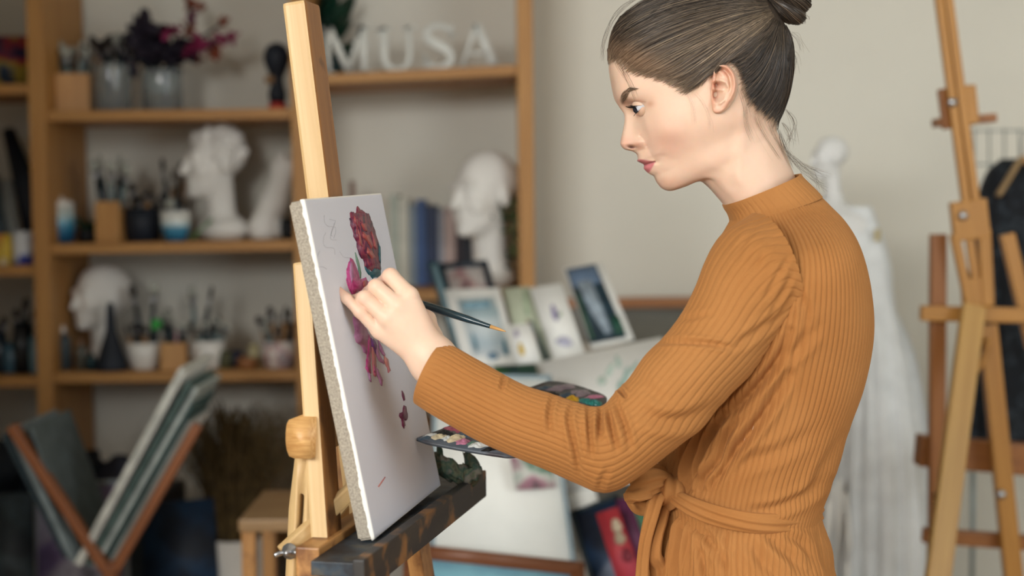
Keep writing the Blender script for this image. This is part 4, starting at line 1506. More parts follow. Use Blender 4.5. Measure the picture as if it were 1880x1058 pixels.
GUIDES = [
    [(1113, 103), (1120, 66), (1160, 24), (1235, -16), (1330, -28), (1400, -14)],
    [(1114, 110), (1122, 78), (1158, 42), (1235, 6), (1330, -8), (1402, 0)],
    [(1122, 112), (1134, 88), (1170, 62), (1240, 28), (1330, 8), (1404, 8)],
    [(1136, 110), (1155, 92), (1195, 68), (1260, 42), (1340, 22), (1406, 14)],
    [(1152, 126), (1176, 106), (1220, 82), (1285, 55), (1350, 33), (1408, 19)],
    [(1172, 134), (1200, 118), (1245, 94), (1305, 66), (1360, 42), (1410, 23)],
    [(1200, 140), (1230, 128), (1272, 103), (1322, 74), (1370, 48), (1412, 27)],
    [(1230, 151), (1258, 139), (1296, 114), (1336, 84), (1378, 55), (1414, 30)],
    [(1258, 170), (1282, 153), (1312, 122), (1346, 92), (1384, 62), (1416, 33)],
    [(1290, 152), (1306, 126), (1332, 108), (1362, 86), (1392, 64), (1418, 36)],
    [(1330, 109), (1346, 104), (1366, 92), (1384, 78), (1404, 62), (1420, 39)],
    [(1353, 128), (1366, 118), (1380, 104), (1394, 86), (1410, 66), (1423, 41)],
    [(1361, 155), (1376, 140), (1392, 120), (1405, 96), (1416, 70), (1426, 43)],
    [(1370, 184), (1388, 162), (1404, 134), (1415, 104), (1422, 76), (1428, 44)],
    [(1388, 204), (1405, 178), (1418, 144), (1425, 110), (1428, 80), (1430, 46)],
    [(1408, 218), (1422, 190), (1432, 150), (1436, 114), (1436, 82), (1433, 48)],
    [(1424, 232), (1436, 200), (1443, 158), (1446, 118), (1444, 84), (1436, 50)],
    [(1434, 240), (1446, 204), (1452, 162), (1453, 120), (1449, 84), (1438, 50)],
]
GD = np.array([catmull(np.array(g_, float), 24) for g_ in GUIDES])
ts = np.linspace(0, 1, 24)


def guide(s):
    """path between neighbouring guides, s in [0, 17]."""
    i = int(min(s, len(GD) - 1.001))
    f = s - i
    return GD[i] * (1 - f) + GD[i + 1] * f


TONES = [np.array(lin(c)) for c in ('#2b2723', '#3b332c', '#4c4238', '#5e5145', '#766653', '#8f7c66', '#ab977e')]
THIN = np.array(lin('#a98a6e'))
strands = Acc()
tone = []


def add_strand(P, r, col, taper=True, n=3, target=strands, tones=tone):
    k = len(P)
    R = np.full(k, r)
    if taper:
        R = r * np.clip(np.minimum(np.linspace(0, 6, k) + 0.25, np.linspace(6, 0, k) + 0.3), 0, 1)
    V, F, T = tube_arrays(P, R, n, cap=False)
    target.add(V, F)
    cc_ = np.repeat(np.asarray(col)[None], len(V), 0)
    if target is strands:
        qx, qy = project(V)
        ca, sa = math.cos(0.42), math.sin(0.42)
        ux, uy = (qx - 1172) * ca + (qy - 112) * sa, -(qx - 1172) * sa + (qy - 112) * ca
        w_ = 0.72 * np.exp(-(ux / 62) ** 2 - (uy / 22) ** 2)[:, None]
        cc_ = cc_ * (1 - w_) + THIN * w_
    tones.append(cc_)


def pick(s, t):
    """darker towards the nape and crown roots, lighter at the temple."""
    base = 2.0 + 1.6 * math.exp(-((s - 6) / 3.0) ** 2) - 1.1 * math.exp(-((s - 13) / 2.6) ** 2)
    q = int(np.clip(round(rng.normal(base, 1.25)), 0, 6))
    return TONES[q] * rng.uniform(0.85, 1.15)


NS = 4200
for k in range(NS):
    s = rng.uniform(0, 17)
    G = guide(s).copy()
    t0 = rng.uniform(-0.35, 0.55)
    t0 = t0 if t0 > 0 else rng.uniform(0.0, 0.11)
    t1 = min(1.0, t0 + rng.uniform(0.35, 1.1))
    tt = np.linspace(t0, t1, 13)
    x = np.interp(tt, ts, G[:, 0])
    y = np.interp(tt, ts, G[:, 1])
    clump = 2.2 * math.sin(s * 19.0) + rng.normal(0, 1.0)
    wav = clump * np.sin(np.pi * (tt - t0) / (t1 - t0 + 1e-6) * rng.uniform(0.6, 1.4))
    x = x + 0.45 * wav + rng.normal(0, 1.3)
    y = y + wav + rng.normal(0, 1.3)
    off = 0.0012 + rng.uniform(0, 0.0030) * np.sin(np.pi * np.clip(tt, 0.0, 1)) ** 0.5 * np.clip(tt * 6, 0.1, 1) + 0.002 * np.clip(tt * 3, 0, 1)
    P = drape(x, y, off)
    c = pick(s, t0)
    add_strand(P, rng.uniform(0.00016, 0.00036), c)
    if k % 3 == 0:
        Q = P.copy()
        Q[:, 1] = 2 * YM - Q[:, 1]
        add_strand(Q, rng.uniform(0.0003, 0.0006), c)

# fine light baby hairs at the temple and hairline
for k in range(1000):
    s = rng.choice([rng.uniform(0, 3.0), rng.uniform(3, 9.5), rng.uniform(10, 17)], p=[0.2, 0.55, 0.25])
    G = guide(s)
    x0, y0 = G[0]
    t1 = rng.uniform(0.12, 0.4)
    tt = np.linspace(0, t1, 9)
    x = np.interp(tt, ts, G[:, 0]) + rng.normal(0, 2.0) - rng.uniform(0, 6) * (1 - tt / t1)
    y = np.interp(tt, ts, G[:, 1]) + rng.normal(0, 2.0) + rng.uniform(0, 7) * (1 - tt / t1)
    P = drape(x, y, 0.0009 + 0.002 * tt / t1)
    add_strand(P, rng.uniform(0.00008, 0.00016), TONES[int(rng.integers(3, 7))])

# loose wisps
def free_wisp(pts, n, spread, r=0.00011, lat_=None):
    for k in range(n):
        P = []
        ph = rng.uniform(0, 6.28)
        for j, (x, y, l) in enumerate(pts):
            f = j / (len(pts) - 1)
            P.append(at(x + rng.normal(0, spread) * f + 2 * math.sin(ph + j), y + rng.normal(0, spread) * f, YM - l / 1000 + rng.normal(0, 0.003) * f))
        P = catmull(np.array(P), 16)
        add_strand(P, r, TONES[int(rng.integers(1, 6))])


def skin_wisp(pts, n, spread, r=0.00006):
    for k in range(n):
        o = rng.normal(0, spread, 2)
        P0 = catmull(np.array(pts, float), 12)
        x = P0[:, 0] + o[0] + rng.normal(0, spread * 0.6) * np.linspace(0, 1, 12)
        y = P0[:, 1] + o[1] + rng.normal(0, spread * 0.6) * np.linspace(0, 1, 12)
        add_strand(drape(x, y, np.full(12, 0.0011) + rng.uniform(0, 0.0015) * np.linspace(0, 1, 12)), r, TONES[int(rng.integers(3, 7))])


free_wisp([(1436, 225, 18), (1450, 245, 14), (1448, 268, 12)], 14, 6)
free_wisp([(1442, 200, 14), (1458, 225, 10), (1455, 260, 8)], 12, 6)
free_wisp([(1430, 238, 22), (1440, 272, 18), (1462, 300, 16), (1492, 325, 14), (1512, 348, 12)], 16, 8)
free_wisp([(1432, 242, 22), (1448, 285, 18), (1478, 308, 16), (1520, 322, 14)], 9, 8)
free_wisp([(1448, 60, 10), (1462, 70, 6), (1472, 92, 4)], 7, 6)
free_wisp([(1452, 90, 10), (1464, 105, 6), (1460, 135, 4)], 7, 5)
free_wisp([(1300, -30, 4), (1200, -14, 4), (1140, 18, 3), (1108, 70, 2), (1106, 110, 2)], 10, 5)
skin_wisp([(1140, 112), (1148, 135), (1158, 155), (1168, 178)], 12, 3.0)
skin_wisp([(1130, 108), (1140, 125), (1152, 142)], 14, 3.0)
skin_wisp([(1262, 172), (1272, 195), (1276, 225)], 5, 3.0, 0.00004)
skin_wisp([(1276, 170), (1290, 190), (1300, 215), (1302, 240)], 4, 3.0, 0.00004)
skin_wisp([(1358, 160), (1366, 185), (1372, 215)], 16, 4.0)
skin_wisp([(1385, 204), (1395, 232), (1412, 262), (1430, 290)], 16, 5.0)
skin_wisp([(1366, 190), (1368, 225), (1378, 255)], 10, 5.0)
skin_wisp([(1412, 225), (1422, 250), (1440, 280), (1456, 305)], 16, 4.0)
me = strands.mesh('hair_strands')
tn = np.concatenate(tone)
a_ = me.color_attributes.new('tone', 'FLOAT_COLOR', 'POINT')
a_.data.foreach_set('color', np.concatenate([tn, np.ones((len(tn), 1))], 1).astype(np.float32).ravel())
tag(link('hair_strands', me, m_hair, hair, smooth=True), kind='stuff')

# dark under-layer hugging the scalp
msk = soft(fine, HAIR_IN, 6.0)
cap_p = fine.copy()
nw = near.copy()
nn = np.cross(np.gradient(nw, axis=0), np.gradient(nw, axis=1))
nn /= np.linalg.norm(nn, axis=-1, keepdims=True) + 1e-12
nn *= np.sign(((nw - nw.mean((0, 1))) * nn).sum(-1))[..., None]
capn = nw + nn * (msk * 0.0042 - 0.0022)[..., None]
NEARC = capn.copy()
capf = capn.copy()
capf[..., 1] = 2 * YM - capf[..., 1]
cl = np.concatenate([capn, capf[:, -2:0:-1]], 1)
rows_in = 212
cl = cl[:rows_in]
Vc = cl.reshape(-1, 3)
mk = np.concatenate([msk, msk[:, -2:0:-1]], 1)[:rows_in].ravel()
Fc = grid_faces(rows_in, cl.shape[1])
keep = mk[Fc].min(1) > 0.25
Vc = np.concatenate([Vc, [cl[0].mean(0)]])
Tc = [(len(Vc) - 1, (i + 1) % cl.shape[1], i) for i in range(cl.shape[1])]
me = np_mesh('hair_underlayer', Vc, Fc[keep][:, ::-1], np.array(Tc)[:, ::-1])
tcol = np.repeat(np.array(lin('#40362d'))[None], len(Vc), 0)
gg = np.concatenate([fine, fine[:, -2:0:-1]], 1)[:rows_in].reshape(-1, 3)
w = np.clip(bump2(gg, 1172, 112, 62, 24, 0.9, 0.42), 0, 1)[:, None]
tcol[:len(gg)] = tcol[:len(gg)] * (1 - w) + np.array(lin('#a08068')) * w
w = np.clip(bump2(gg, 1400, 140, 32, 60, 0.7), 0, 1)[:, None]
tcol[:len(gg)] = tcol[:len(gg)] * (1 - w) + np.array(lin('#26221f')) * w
a_ = me.color_attributes.new('tone', 'FLOAT_COLOR', 'POINT')
a_.data.foreach_set('color', np.concatenate([tcol, np.ones((len(tcol), 1))], 1).astype(np.float32).ravel())
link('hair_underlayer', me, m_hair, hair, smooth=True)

# ---- bun: coiled locks
bun_c = at(1441, 0, YM)
ax = np.array([0.62, -0.10, 0.78])
ax /= np.linalg.norm(ax)
e1 = np.cross(ax, [0, 1, 0])
e1 /= np.linalg.norm(e1)
e2 = np.cross(ax, e1)
bun = Acc()
btone = []


def torus_pt(th, ph, R, r, sq=1.0):
    return bun_c + (e1 * np.cos(th)[:, None] + e2 * np.sin(th)[:, None]) * (R + r * np.cos(ph))[:, None] + ax * (r * sq * np.sin(ph))[:, None]


for lock in range(8):
    th0, ph0 = rng.uniform(0, 6.28), lock * 0.72
    th = np.linspace(th0, th0 + 6.6, 50)
    ph = ph0 + np.linspace(0, 1.9, 50)
    C0 = torus_pt(th, ph, 0.0135 + 0.002 * math.sin(lock), 0.0100)
    Rl = 0.0096 * np.clip(np.minimum(np.linspace(0.05, 4, 50), np.linspace(4, 0.05, 50)), 0, 1)
    V, F, T = tube_arrays(C0, Rl, 14)
    bun.add(V, F, T)
    btone.append(np.repeat((TONES[1] * 0.9)[None], len(V), 0))
    for j in range(90):
        a0 = rng.uniform(0, 6.28)
        tw = rng.normal(0, 0.5)
        Tn = np.gradient(C0, axis=0)
        Tn /= np.linalg.norm(Tn, axis=1, keepdims=True)
        A = np.cross(Tn, ax)
        A /= np.linalg.norm(A, axis=1, keepdims=True)
        B = np.cross(A, Tn)
        aa = a0 + tw * np.linspace(0, 1, 50)
        P = C0 + (A * np.cos(aa)[:, None] + B * np.sin(aa)[:, None]) * (Rl * rng.uniform(1.0, 1.1))[:, None]
        i0 = int(rng.integers(0, 20))
        add_strand(P[i0:i0 + 30:2], rng.uniform(0.0002, 0.0004), TONES[int(np.clip(rng.normal(2.4, 1.4), 0, 6))], target=bun, tones=btone)
for j in range(26):
    th = np.linspace(0, rng.uniform(1, 2.2), 14) + rng.uniform(0, 6.28)
    P = torus_pt(th, np.full(14, rng.uniform(0, 6.28)), 0.016 + 0.008 * rng.random(), 0.012)
    add_strand(P + rng.normal(0, 0.0012, 3), 0.00012, TONES[4], target=bun, tones=btone)
me = bun.mesh('bun', bun_c)
tn = np.concatenate(btone)
a_ = me.color_attributes.new('tone', 'FLOAT_COLOR', 'POINT')
a_.data.foreach_set('color', np.concatenate([tn, np.ones((len(tn), 1))], 1).astype(np.float32).ravel())
link('bun', me, m_hair, hair, Matrix.Translation(Vector(bun_c)), smooth=True)

# ---- brows and lashes
lash = Acc()
ltone = []
for side in (1, -1):
    for k in range(190):
        t = rng.random()
        top = catmull(np.array([(1138, 180), (1145, 168.5), (1154, 162), (1167, 161.5)]), 50)[int(t * 49)]
        bot = catmull(np.array([(1142, 192), (1149.5, 181), (1153.5, 170), (1167, 164)]), 50)[int(t * 49)]
        p = top + (bot - top) * rng.random()
        dr = np.array([3.0 + 3 * t, -6.5 + 6.5 * t]) * rng.uniform(0.8, 1.4)
        x = np.array([p[0], p[0] + dr[0] * 0.5, p[0] + dr[0]])
        y = np.array([p[1], p[1] + dr[1] * 0.5, p[1] + dr[1]])
        P = drape(x, y, np.array([0.0003, 0.0008, 0.0009]))
        if side < 0:
            P[:, 1] = 2 * YM - P[:, 1]
        add_strand(P, 0.00016, TONES[4] * 0.95, target=lash, tones=ltone)
    c = eye_world(side)
    for up_, ph_, ln in ((1, -4, 0.0080), (0, -45, 0.0035)):
        for k in range(46 if up_ else 26):
            ps = math.radians(rng.uniform(-70, 66))
            ph = math.radians(ph_)
            rd = np.array([-math.cos(ps) * math.cos(ph), -math.sin(ps) * side, math.cos(ps) * math.sin(ph)])
            p0 = c + rd * 0.0118
            v = rd + np.array([-0.5, 0, -0.10 if up_ else -0.7])
            v /= np.linalg.norm(v)
            q = [p0, p0 + v * ln * 0.5 + np.array([0, 0, -0.0004 if up_ else 0]), p0 + v * ln + np.array([0, 0, 0.0018 if up_ else -0.0005])]
            add_strand(catmull(np.array(q), 7), 0.00017, TONES[0] * 0.35, target=lash, tones=ltone)
me = lash.mesh('brows_and_lashes')
tn = np.concatenate(ltone)
a_ = me.color_attributes.new('tone', 'FLOAT_COLOR', 'POINT')
a_.data.foreach_set('color', np.concatenate([tn, np.ones((len(tn), 1))], 1).astype(np.float32).ravel())
tag(link('brows_and_lashes', me, m_hair, hair, smooth=True), kind='stuff')
# ------------------------------------------------------------------ brush, palette, rag
m_brush = mat('dark_teal_lacquer', '#16323c', rough=0.25, var=0.1, coat=0.6)
m_ferrule = mat('brush_ferrule', '#8f9296', rough=0.3, metal=0.9, var=0.05)
m_bristle = mat('brush_bristle', '#3d1e2c', rough=0.7, var=0.3, scale=200)
m_tipwood = mat('bare_wood_tip', '#c99a5e', rough=0.6)
u_, v_ = on_canvas(684, 531)
tip = C(u_, v_, 0.002)
endp = at(929, 609, 1.545)
bd = (endp - tip)
bl = np.linalg.norm(bd)
bd /= bl
brush = thing('paint_brush', 'thin dark teal paintbrush held in the raised hand, bare wooden handle end', 'paintbrush', tip)


def brush_prof(name, pr, m):
    P = [tip + bd * a for a, r in pr]
    return tube(name, P, [r for a, r in pr], m, brush, 14)


brush_prof('bristles', [(0.0, 0.0004), (0.006, 0.0022), (0.014, 0.0028), (0.020, 0.0026)], m_bristle)
brush_prof('ferrule', [(0.018, 0.0028), (0.030, 0.0030), (0.040, 0.0030), (0.042, 0.0034)], m_ferrule)
brush_prof('handle', [(0.041, 0.0032), (0.06, 0.0042), (0.085, 0.0046), (0.12, 0.0040), (bl * 0.8, 0.0030), (bl - 0.020, 0.0024), (bl - 0.019, 0.0023)], m_brush)
brush_prof('handle_tip', [(bl - 0.0195, 0.0022), (bl - 0.008, 0.0016), (bl - 0.001, 0.0006), (bl, 0.0002)], m_tipwood)

# palette: thin board, kidney outline, lying on the right hand
m_pal = multi('crusted_palette', ['#2c343a', '#46505a', '#596068', '#3a3338', '#6a6468'], scale=22, rough=0.45, bump=0.6)
A = at(765, 804, 1.640)
B = at(1112, 735, 1.835)
Cc = at(1000, 703, 1.88)
D = at(920, 834, 1.615)
pc0 = (A + B + Cc + D) / 4
xa = (B - A)
xa /= np.linalg.norm(xa)
ya = (Cc - D)
zn = np.cross(xa, ya)
zn /= np.linalg.norm(zn)
if zn[2] < 0:
    zn = -zn
ya = np.cross(zn, xa)
pm = Matrix(((xa[0], ya[0], zn[0], pc0[0]), (xa[1], ya[1], zn[1], pc0[1]), (xa[2], ya[2], zn[2], pc0[2]), (0, 0, 0, 1)))
def pal_uv(px, py):
    u = (px - 940.0) / FPX
    v = (529.0 - py) / FPX
    d = u * RT + v * UP + FWD
    t = ((pc0 - CAM) @ zn) / (d @ zn)
    q = CAM + d * t - pc0
    return np.array([q @ xa, q @ ya])


palette = link('paint_palette', None, wm=pm)
tag(palette, 'thin grey palette crusted with oil paint, held behind the raised forearm', 'palette')
outl = [(765, 804), (785, 797), (815, 786), (860, 765), (930, 728), (985, 707), (1010, 700), (1045, 704), (1085, 716), (1113, 729), (1108, 748), (1080, 775), (1030, 800), (985, 828), (940, 836), (915, 834), (870, 827), (820, 818), (785, 811)]
ol = catmull(np.array([pal_uv(*p) for p in outl + outl[:1]]), 90)[:-1]
hole = [(pal_uv(1000, 765) + np.array([0.013 * math.cos(a), 0.010 * math.sin(a)])) for a in np.linspace(0, 2 * math.pi, 20)[:-1]]
prism('board', [tuple(p) for p in ol], 0.004, pm, m_pal, palette, holes=[[tuple(p) for p in hole]])


def blob(name, c, sx, sy, h, m, parent, wm, seed):
    r_ = np.random.default_rng(seed)
    nr_, nc_ = 10, 28
    a = np.arange(nc_) / nc_ * 2 * np.pi
    wob_ = 1 + 0.22 * np.sin(2 * a + r_.uniform(0, 6)) + 0.15 * np.sin(5 * a + r_.uniform(0, 6)) + 0.08 * np.sin(9 * a + r_.uniform(0, 6))
    V = []
    for i in range(nr_):
        f = 1 - i / nr_
        z = h * (1 - f ** 2.2) * (1 + 0.25 * np.sin(3 * a + i))
        V.append(np.stack([c[0] + sx * wob_ * f * np.cos(a), c[1] + sy * wob_ * f * np.sin(a), z - (0.0004 if i == 0 else 0)], -1))
    V = np.array(V).reshape(-1, 3)
    V = np.concatenate([V, [[c[0], c[1], h]]])
    T = [(len(V) - 1, (nr_ - 1) * nc_ + i, (nr_ - 1) * nc_ + (i + 1) % nc_) for i in range(nc_)]
    return link(name, np_mesh(name, V, grid_faces(nr_, nc_)[:, ::-1], T), m, parent, wm, smooth=True)


pcs = {k: mat('oil_' + k, c, rough=0.35, var=0.15, scale=120, bump=0.5, bscale=300, coat=0.3) for k, c in
       (('cream', '#e6d8b4'), ('white', '#dfe3e0'), ('pink', '#c77f9c'), ('black', '#14171b'), ('teal', '#2f8a84'), ('yellow', '#d8a828'), ('mauve', '#8d7f8c'), ('slate', '#3f5668'), ('rose', '#b2566e'), ('green', '#5c7f6e'))}
for i, (x, y, sx, sy, h, c) in enumerate([
        (818, 797, .016, .010, .0035, 'black'), (795, 800, .012, .006, .002, 'white'), (806, 803, .010, .007, .003, 'cream'), (836, 806, .014, .008, .004, 'cream'),
        (850, 812, .012, .006, .003, 'pink'), (833, 789, .016, .009, .002, 'rose'), (858, 800, .010, .008, .003, 'slate'), (880, 818, .016, .007, .003, 'white'), (900, 826, .010, .005, .003, 'black'),
        (822, 806, .009, .005, .003, 'white'), (868, 815, .01, .005, .002, 'green'), (783, 804, .009, .005, .0015, 'slate'),
        (1030, 712, .022, .012, .002, 'mauve'), (1065, 722, .020, .010, .002, 'mauve'), (1052, 733, .010, .008, .004, 'yellow'), (1078, 738, .013, .008, .004, 'teal'), (1092, 742, .010, .007, .005, 'teal'),
        (1015, 725, .014, .009, .003, 'black'), (1042, 727, .013, .007, .003, 'slate'), (1092, 729, .013, .007, .002, 'pink'), (1000, 713, .013, .008, .002, 'slate'), (1066, 744, .010, .006, .003, 'slate'),
        (940, 770, .016, .012, .004, 'rose'), (900, 775, .016, .010, .004, 'white'), (960, 800, .014, .010, .003, 'green')]):
    blob('paint_dab', pal_uv(x, y), sx, sy, h, pcs[c], palette, pm, i)

# crumpled rag on the far end of the tray
m_rag = multi('stained_rag', ['#3c3a30', '#5c5f48', '#2f4a3c', '#6a6258', '#4a5a3a'], scale=60, rough=0.8, bump=0.5)
rag = thing('paint_rag', 'twisted green-brown paint rag lying on the far end of the easel tray', 'rag', c_bot + cw0 * 0.30 + n_h * 0.0)
rp = [at(800, 826, 1.735), at(808, 845, 1.730), at(820, 862, 1.728), at(838, 874, 1.730), at(858, 874, 1.740), at(868, 868, 1.748), at(866, 852, 1.752), at(858, 838, 1.752), at(856, 826, 1.75)]


def crumple(name, P, W, thick, m, parent, seed):
    r_ = np.random.default_rng(seed)
    nr_, nc_ = 90, 28
    Cn = catmull(np.array(P), nr_)
    Wd = catmull(np.array(W)[:, None], nr_)[:, 0]
    V, F, T = tube_arrays(Cn, Wd, nc_, thick, up=(0.2, 1, 0.1))
    o = V.mean(0)
    k_ = r_.normal(size=(6, 3)) * 260
    dv = np.zeros((len(V), 3))
    for q in range(6):
        dv += np.sin(V @ k_[q] + r_.uniform(0, 6))[:, None] * r_.normal(size=3) * 0.0011
    return link(name, np_mesh(name, V + dv - o, F, T), m, parent, Matrix.Translation(Vector(o)), smooth=True)


crumple('cloth_roll', rp, [0.006, 0.010, 0.013, 0.012, 0.012, 0.011, 0.009, 0.007, 0.004], 0.62, m_rag, rag, 3)
crumple('cloth_end', [at(850, 878, 1.735), at(862, 875, 1.73), at(874, 868, 1.728), at(876, 856, 1.73)], [0.006, 0.009, 0.008, 0.004], 0.6, m_rag, rag, 5)
# ------------------------------------------------------------------ shelving unit
m_shelf = wood('shelf_pine', '#bd8c4e', '#a27038', across=30, along=2.0, rough=0.55)
m_shelf_in = m_shelf
YF, YB = 3.88, 4.25                     # front edge and back edge of the shelving


def zpx(px, py, Y=YF):
    return float(at(px, py, Y)[2])


def xpx(px, Y, py=400):
    return float(at(px, py, Y)[0])


shelving = thing('shelving_unit', 'tall open pine shelving unit against the back wall, full of studio things', 'shelf', (-0.62, 4.06, 0))
XU = []
for a, b_, py in ((-520, -490, 400), (57, 87, 350), (536, 566, 300), (951, 980, 250)):
    x0, x1 = xpx(a, YF, py), xpx(b_, YF, py)
    XU.append((x0, x1))
    o = link('upright', box_mesh('upright', 2.55, YB - YF, x1 - x0, 0.003), m_shelf, shelving, frame(Vector(((x0 + x1) / 2, (YF + YB) / 2, 1.275)), (0, 0, 1), (0, 1, 0)))
SHZ = {}


def board(key, bay, pyl, pyr, th=0.028, dep=0.0):
    """shelf board; py of its front top edge at the left and right ends."""
    x0, x1 = XU[bay][1], XU[bay + 1][0]
    pl = (x0 / YF * FPX + 940, x1 / YF * FPX + 940)
    z0, z1 = zpx(pl[0], pyl), zpx(pl[1], pyr)
    SHZ[key] = (x0, z0, x1, z1)
    p0, p1 = Vector((x0 + 0.001, (YF + YB) / 2 + 0.004 + dep, z0 - th / 2)), Vector((x1 - 0.001, (YF + YB) / 2 + 0.004 + dep, z1 - th / 2))
    return beam('shelf_board', p0, p1, YB - YF - 0.012, th, (0, 1, 0), m_shelf, shelving, 0.002)


board('a1', 0, 158, 153)
board('a2', 0, 490, 488)
board('a3', 0, 697, 693)
board('b1', 1, 203, 198)
board('b2', 1, 449, 441)
board('b3', 1, 686, 681)
board('b4', 1, 1004, 1000)
board('a4', 0, 1004, 1000)
board('c1', 2, 136, 118)
board('c2', 2, 537, 530)
board('c3', 2, 800, 796)


def rest(key, X):
    x0, z0, x1, z1 = SHZ[key]
    return z0 + (z1 - z0) * (X - x0) / (x1 - x0) + 0.0005


PXM = FPX / 4.02                        # pixels per metre at the objects' usual depth

m_plaster = mat('white_plaster', '#e8e6e0', rough=0.8, var=0.05, scale=9, bump=0.15, bscale=60)
m_block = wood('beech_block', '#c9985c', '#b5824a', across=24, along=4)
m_glass = mat('clear_glass', '#e4eef0', rough=0.05, var=0.0, trans=0.85)
m_black = mat('matte_black', '#12161a', rough=0.6, var=0.2)
m_navy = mat('dark_navy', '#141c28', rough=0.6, var=0.25)
m_slate = mat('slate_grey', '#3e4a50', rough=0.6, var=0.2)
m_white = mat('white_ceramic', '#e4e1da', rough=0.25, var=0.03, coat=0.3)
m_teal = mat('dark_teal', '#1d3a40', rough=0.5, var=0.2)
m_blueglaze = gradz('blue_dip_glaze', [(0.0, '#1d5c80'), (0.42, '#3f8cae'), (0.55, '#b9d0d4'), (0.72, '#d8dad4'), (1.0, '#d8dad4')], 0.0, 0.085, rough=0.25, coat=0.4)
m_brush_hd = mat('brush_handle_dark', '#1a2a30', rough=0.3, var=0.3, coat=0.4)
m_brush_gr = mat('brush_handle_grey', '#6d7f80', rough=0.35, var=0.2, coat=0.3)
m_brush_wd = mat('brush_handle_wood', '#9a7650', rough=0.45, var=0.2)
m_hairlt = mat('bristle_pale', '#a8aaa0', rough=0.8, var=0.25, scale=150)
m_hairdk = mat('bristle_dark', '#2a2420', rough=0.8, var=0.3, scale=150)

# ---- brushes standing in cups: one source per look, copied
def brush_src(name, hm, bm_, L=0.2, flat=0.45, w=0.006):
    P = np.array([(0, 0, z) for z in (0, 0.05, 0.12, L - 0.045)])
    V, F, T = tube_arrays(P, [0.0022, 0.0030, 0.0042, 0.0034], 10)
    h = np_mesh(name, V, F, T)
    h.materials.append(hm)
    P = np.array([(0, 0, L - 0.046), (0, 0, L - 0.02)])
    V, F, T = tube_arrays(P, [0.0038, w * 0.8], 10, flat, up=(0, 1, 0))
    fe = np_mesh('ferrule', V, F, T)
    fe.materials.append(m_metal)
    P = np.array([(0, 0, L - 0.021), (0, 0, L - 0.008), (0, 0, L + 0.006), (0, 0, L + 0.012)])
    V, F, T = tube_arrays(P, [w * 0.8, w, w * 0.85, w * 0.3], 12, flat, up=(0, 1, 0))
    br = np_mesh('bristles', V, F, T)
    br.materials.append(bm_)
    for q in (h, fe, br):
        q.polygons.foreach_set('use_smooth', np.ones(len(q.polygons), bool))
    return h, fe, br


BR = [brush_src('brush', m_brush_hd, m_hairdk), brush_src('brush', m_brush_gr, m_hairlt, w=0.008), brush_src('brush', m_brush_wd, m_hairdk, w=0.005), brush_src('brush', m_brush_hd, m_hairlt, w=0.009)]


LOOK = ['dark-handled brush with dark bristles ', 'grey-handled brush with pale bristles ', 'wooden-handled brush with dark bristles ', 'dark-handled brush with pale bristles ']


def brushes(n, X, Y, z, rad, L, spread, label, group, seed, looks=(0, 1, 2, 3), jitter=0.3):
    r_ = np.random.default_rng(seed)
    for k in range(n):
        src_i = looks[int(r_.integers(len(looks)))]
        src = BR[src_i]
        a = k * 2.4 + seed
        rr_ = rad * math.sqrt((k + 0.5) / n)
        base = Vector((X + 0.5 * rr_ * math.cos(a), Y + 0.5 * rr_ * math.sin(a), z))
        topv = Vector((X + rr_ * math.cos(a) + spread * math.cos(a) * r_.uniform(0.4, 1), Y + 1.1 * rr_ * math.sin(a), z + L * r_.uniform(1 - jitter, 1)))
        d = topv - base
        q = d.to_track_quat('Z', 'Y').to_matrix().to_4x4()
        sc = d.length / 0.212
        wm = Matrix.Translation(base) @ q @ Matrix.Rotation(r_.uniform(0, 3.1), 4, 'Z') @ Matrix.Diagonal((1.8, 1.8, sc, 1))
        o = link('paint_brush_standing', src[0], None, None, wm)
        tag(o, LOOK[src_i] + label, 'paintbrush', group)
        link('ferrule', src[1], None, o, wm)
        link('bristles', src[2], None, o, wm)


def block_cup(label, px0, px1, pyt, key, Y, rz=0.1):
    X = xpx((px0 + px1) / 2, Y, pyt)
    z = rest(key, X)
    w = (px1 - px0) / FPX * Y
    h = zpx((px0 + px1) / 2, pyt, Y) - z
    t = thing('brush_block', label, 'brush holder', (X, Y, z))
    t_ = 0.008
    wm0 = Matrix.Translation((X, Y, z)) @ Matrix.Rotation(rz, 4, 'Z')
    for s in (-1, 1):
        link('side', box_mesh('side', h, w, t_, 0.0015), m_block, t, wm0 @ Matrix.Translation((s * (w / 2 - t_ / 2), 0, h / 2)) @ Matrix(((0, 0, 1, 0), (0, 1, 0, 0), (-1, 0, 0, 0), (0, 0, 0, 1))))
        link('side', box_mesh('side', h, w - 2 * t_, t_, 0.0015), m_block, t, wm0 @ Matrix.Translation((0, s * (w / 2 - t_ / 2), h / 2)) @ Matrix(((0, 1, 0, 0), (0, 0, 1, 0), (1, 0, 0, 0), (0, 0, 0, 1))))
    link('bottom', box_mesh('bottom', w - 2 * t_, w - 2 * t_, t_, 0.001), m_block, t, wm0 @ Matrix.Translation((0, 0, t_ / 2)))
    return X, z, w, h


def pot(name, label, cat, px, key, Y, rb, rt, h, m, lid=None, thick=0.004, shape=None, group=None):
    X = xpx(px, Y, 400)
    z = rest(key, X)
    prof = shape or [(0.0, 0.0), (rb * 0.9, 0.0), (rb, 0.003), ((rb + rt) / 2 + 0.004, h * 0.5), (rt, h), (rt - thick, h), ((rb + rt) / 2 - thick, h * 0.5), (rb - thick, 0.006), (0.0, 0.006)]
    if lid:
        t = thing(name, label, cat, (X, Y, z), group)
        lathe('body', prof, (X, Y, z), m, t)
        lathe('lid', lid[0], (X, Y, z + h), lid[1], t)
    else:
        t = lathe(name, prof, (X, Y, z), m)
        tag(t, label, cat, group)
    return X, z


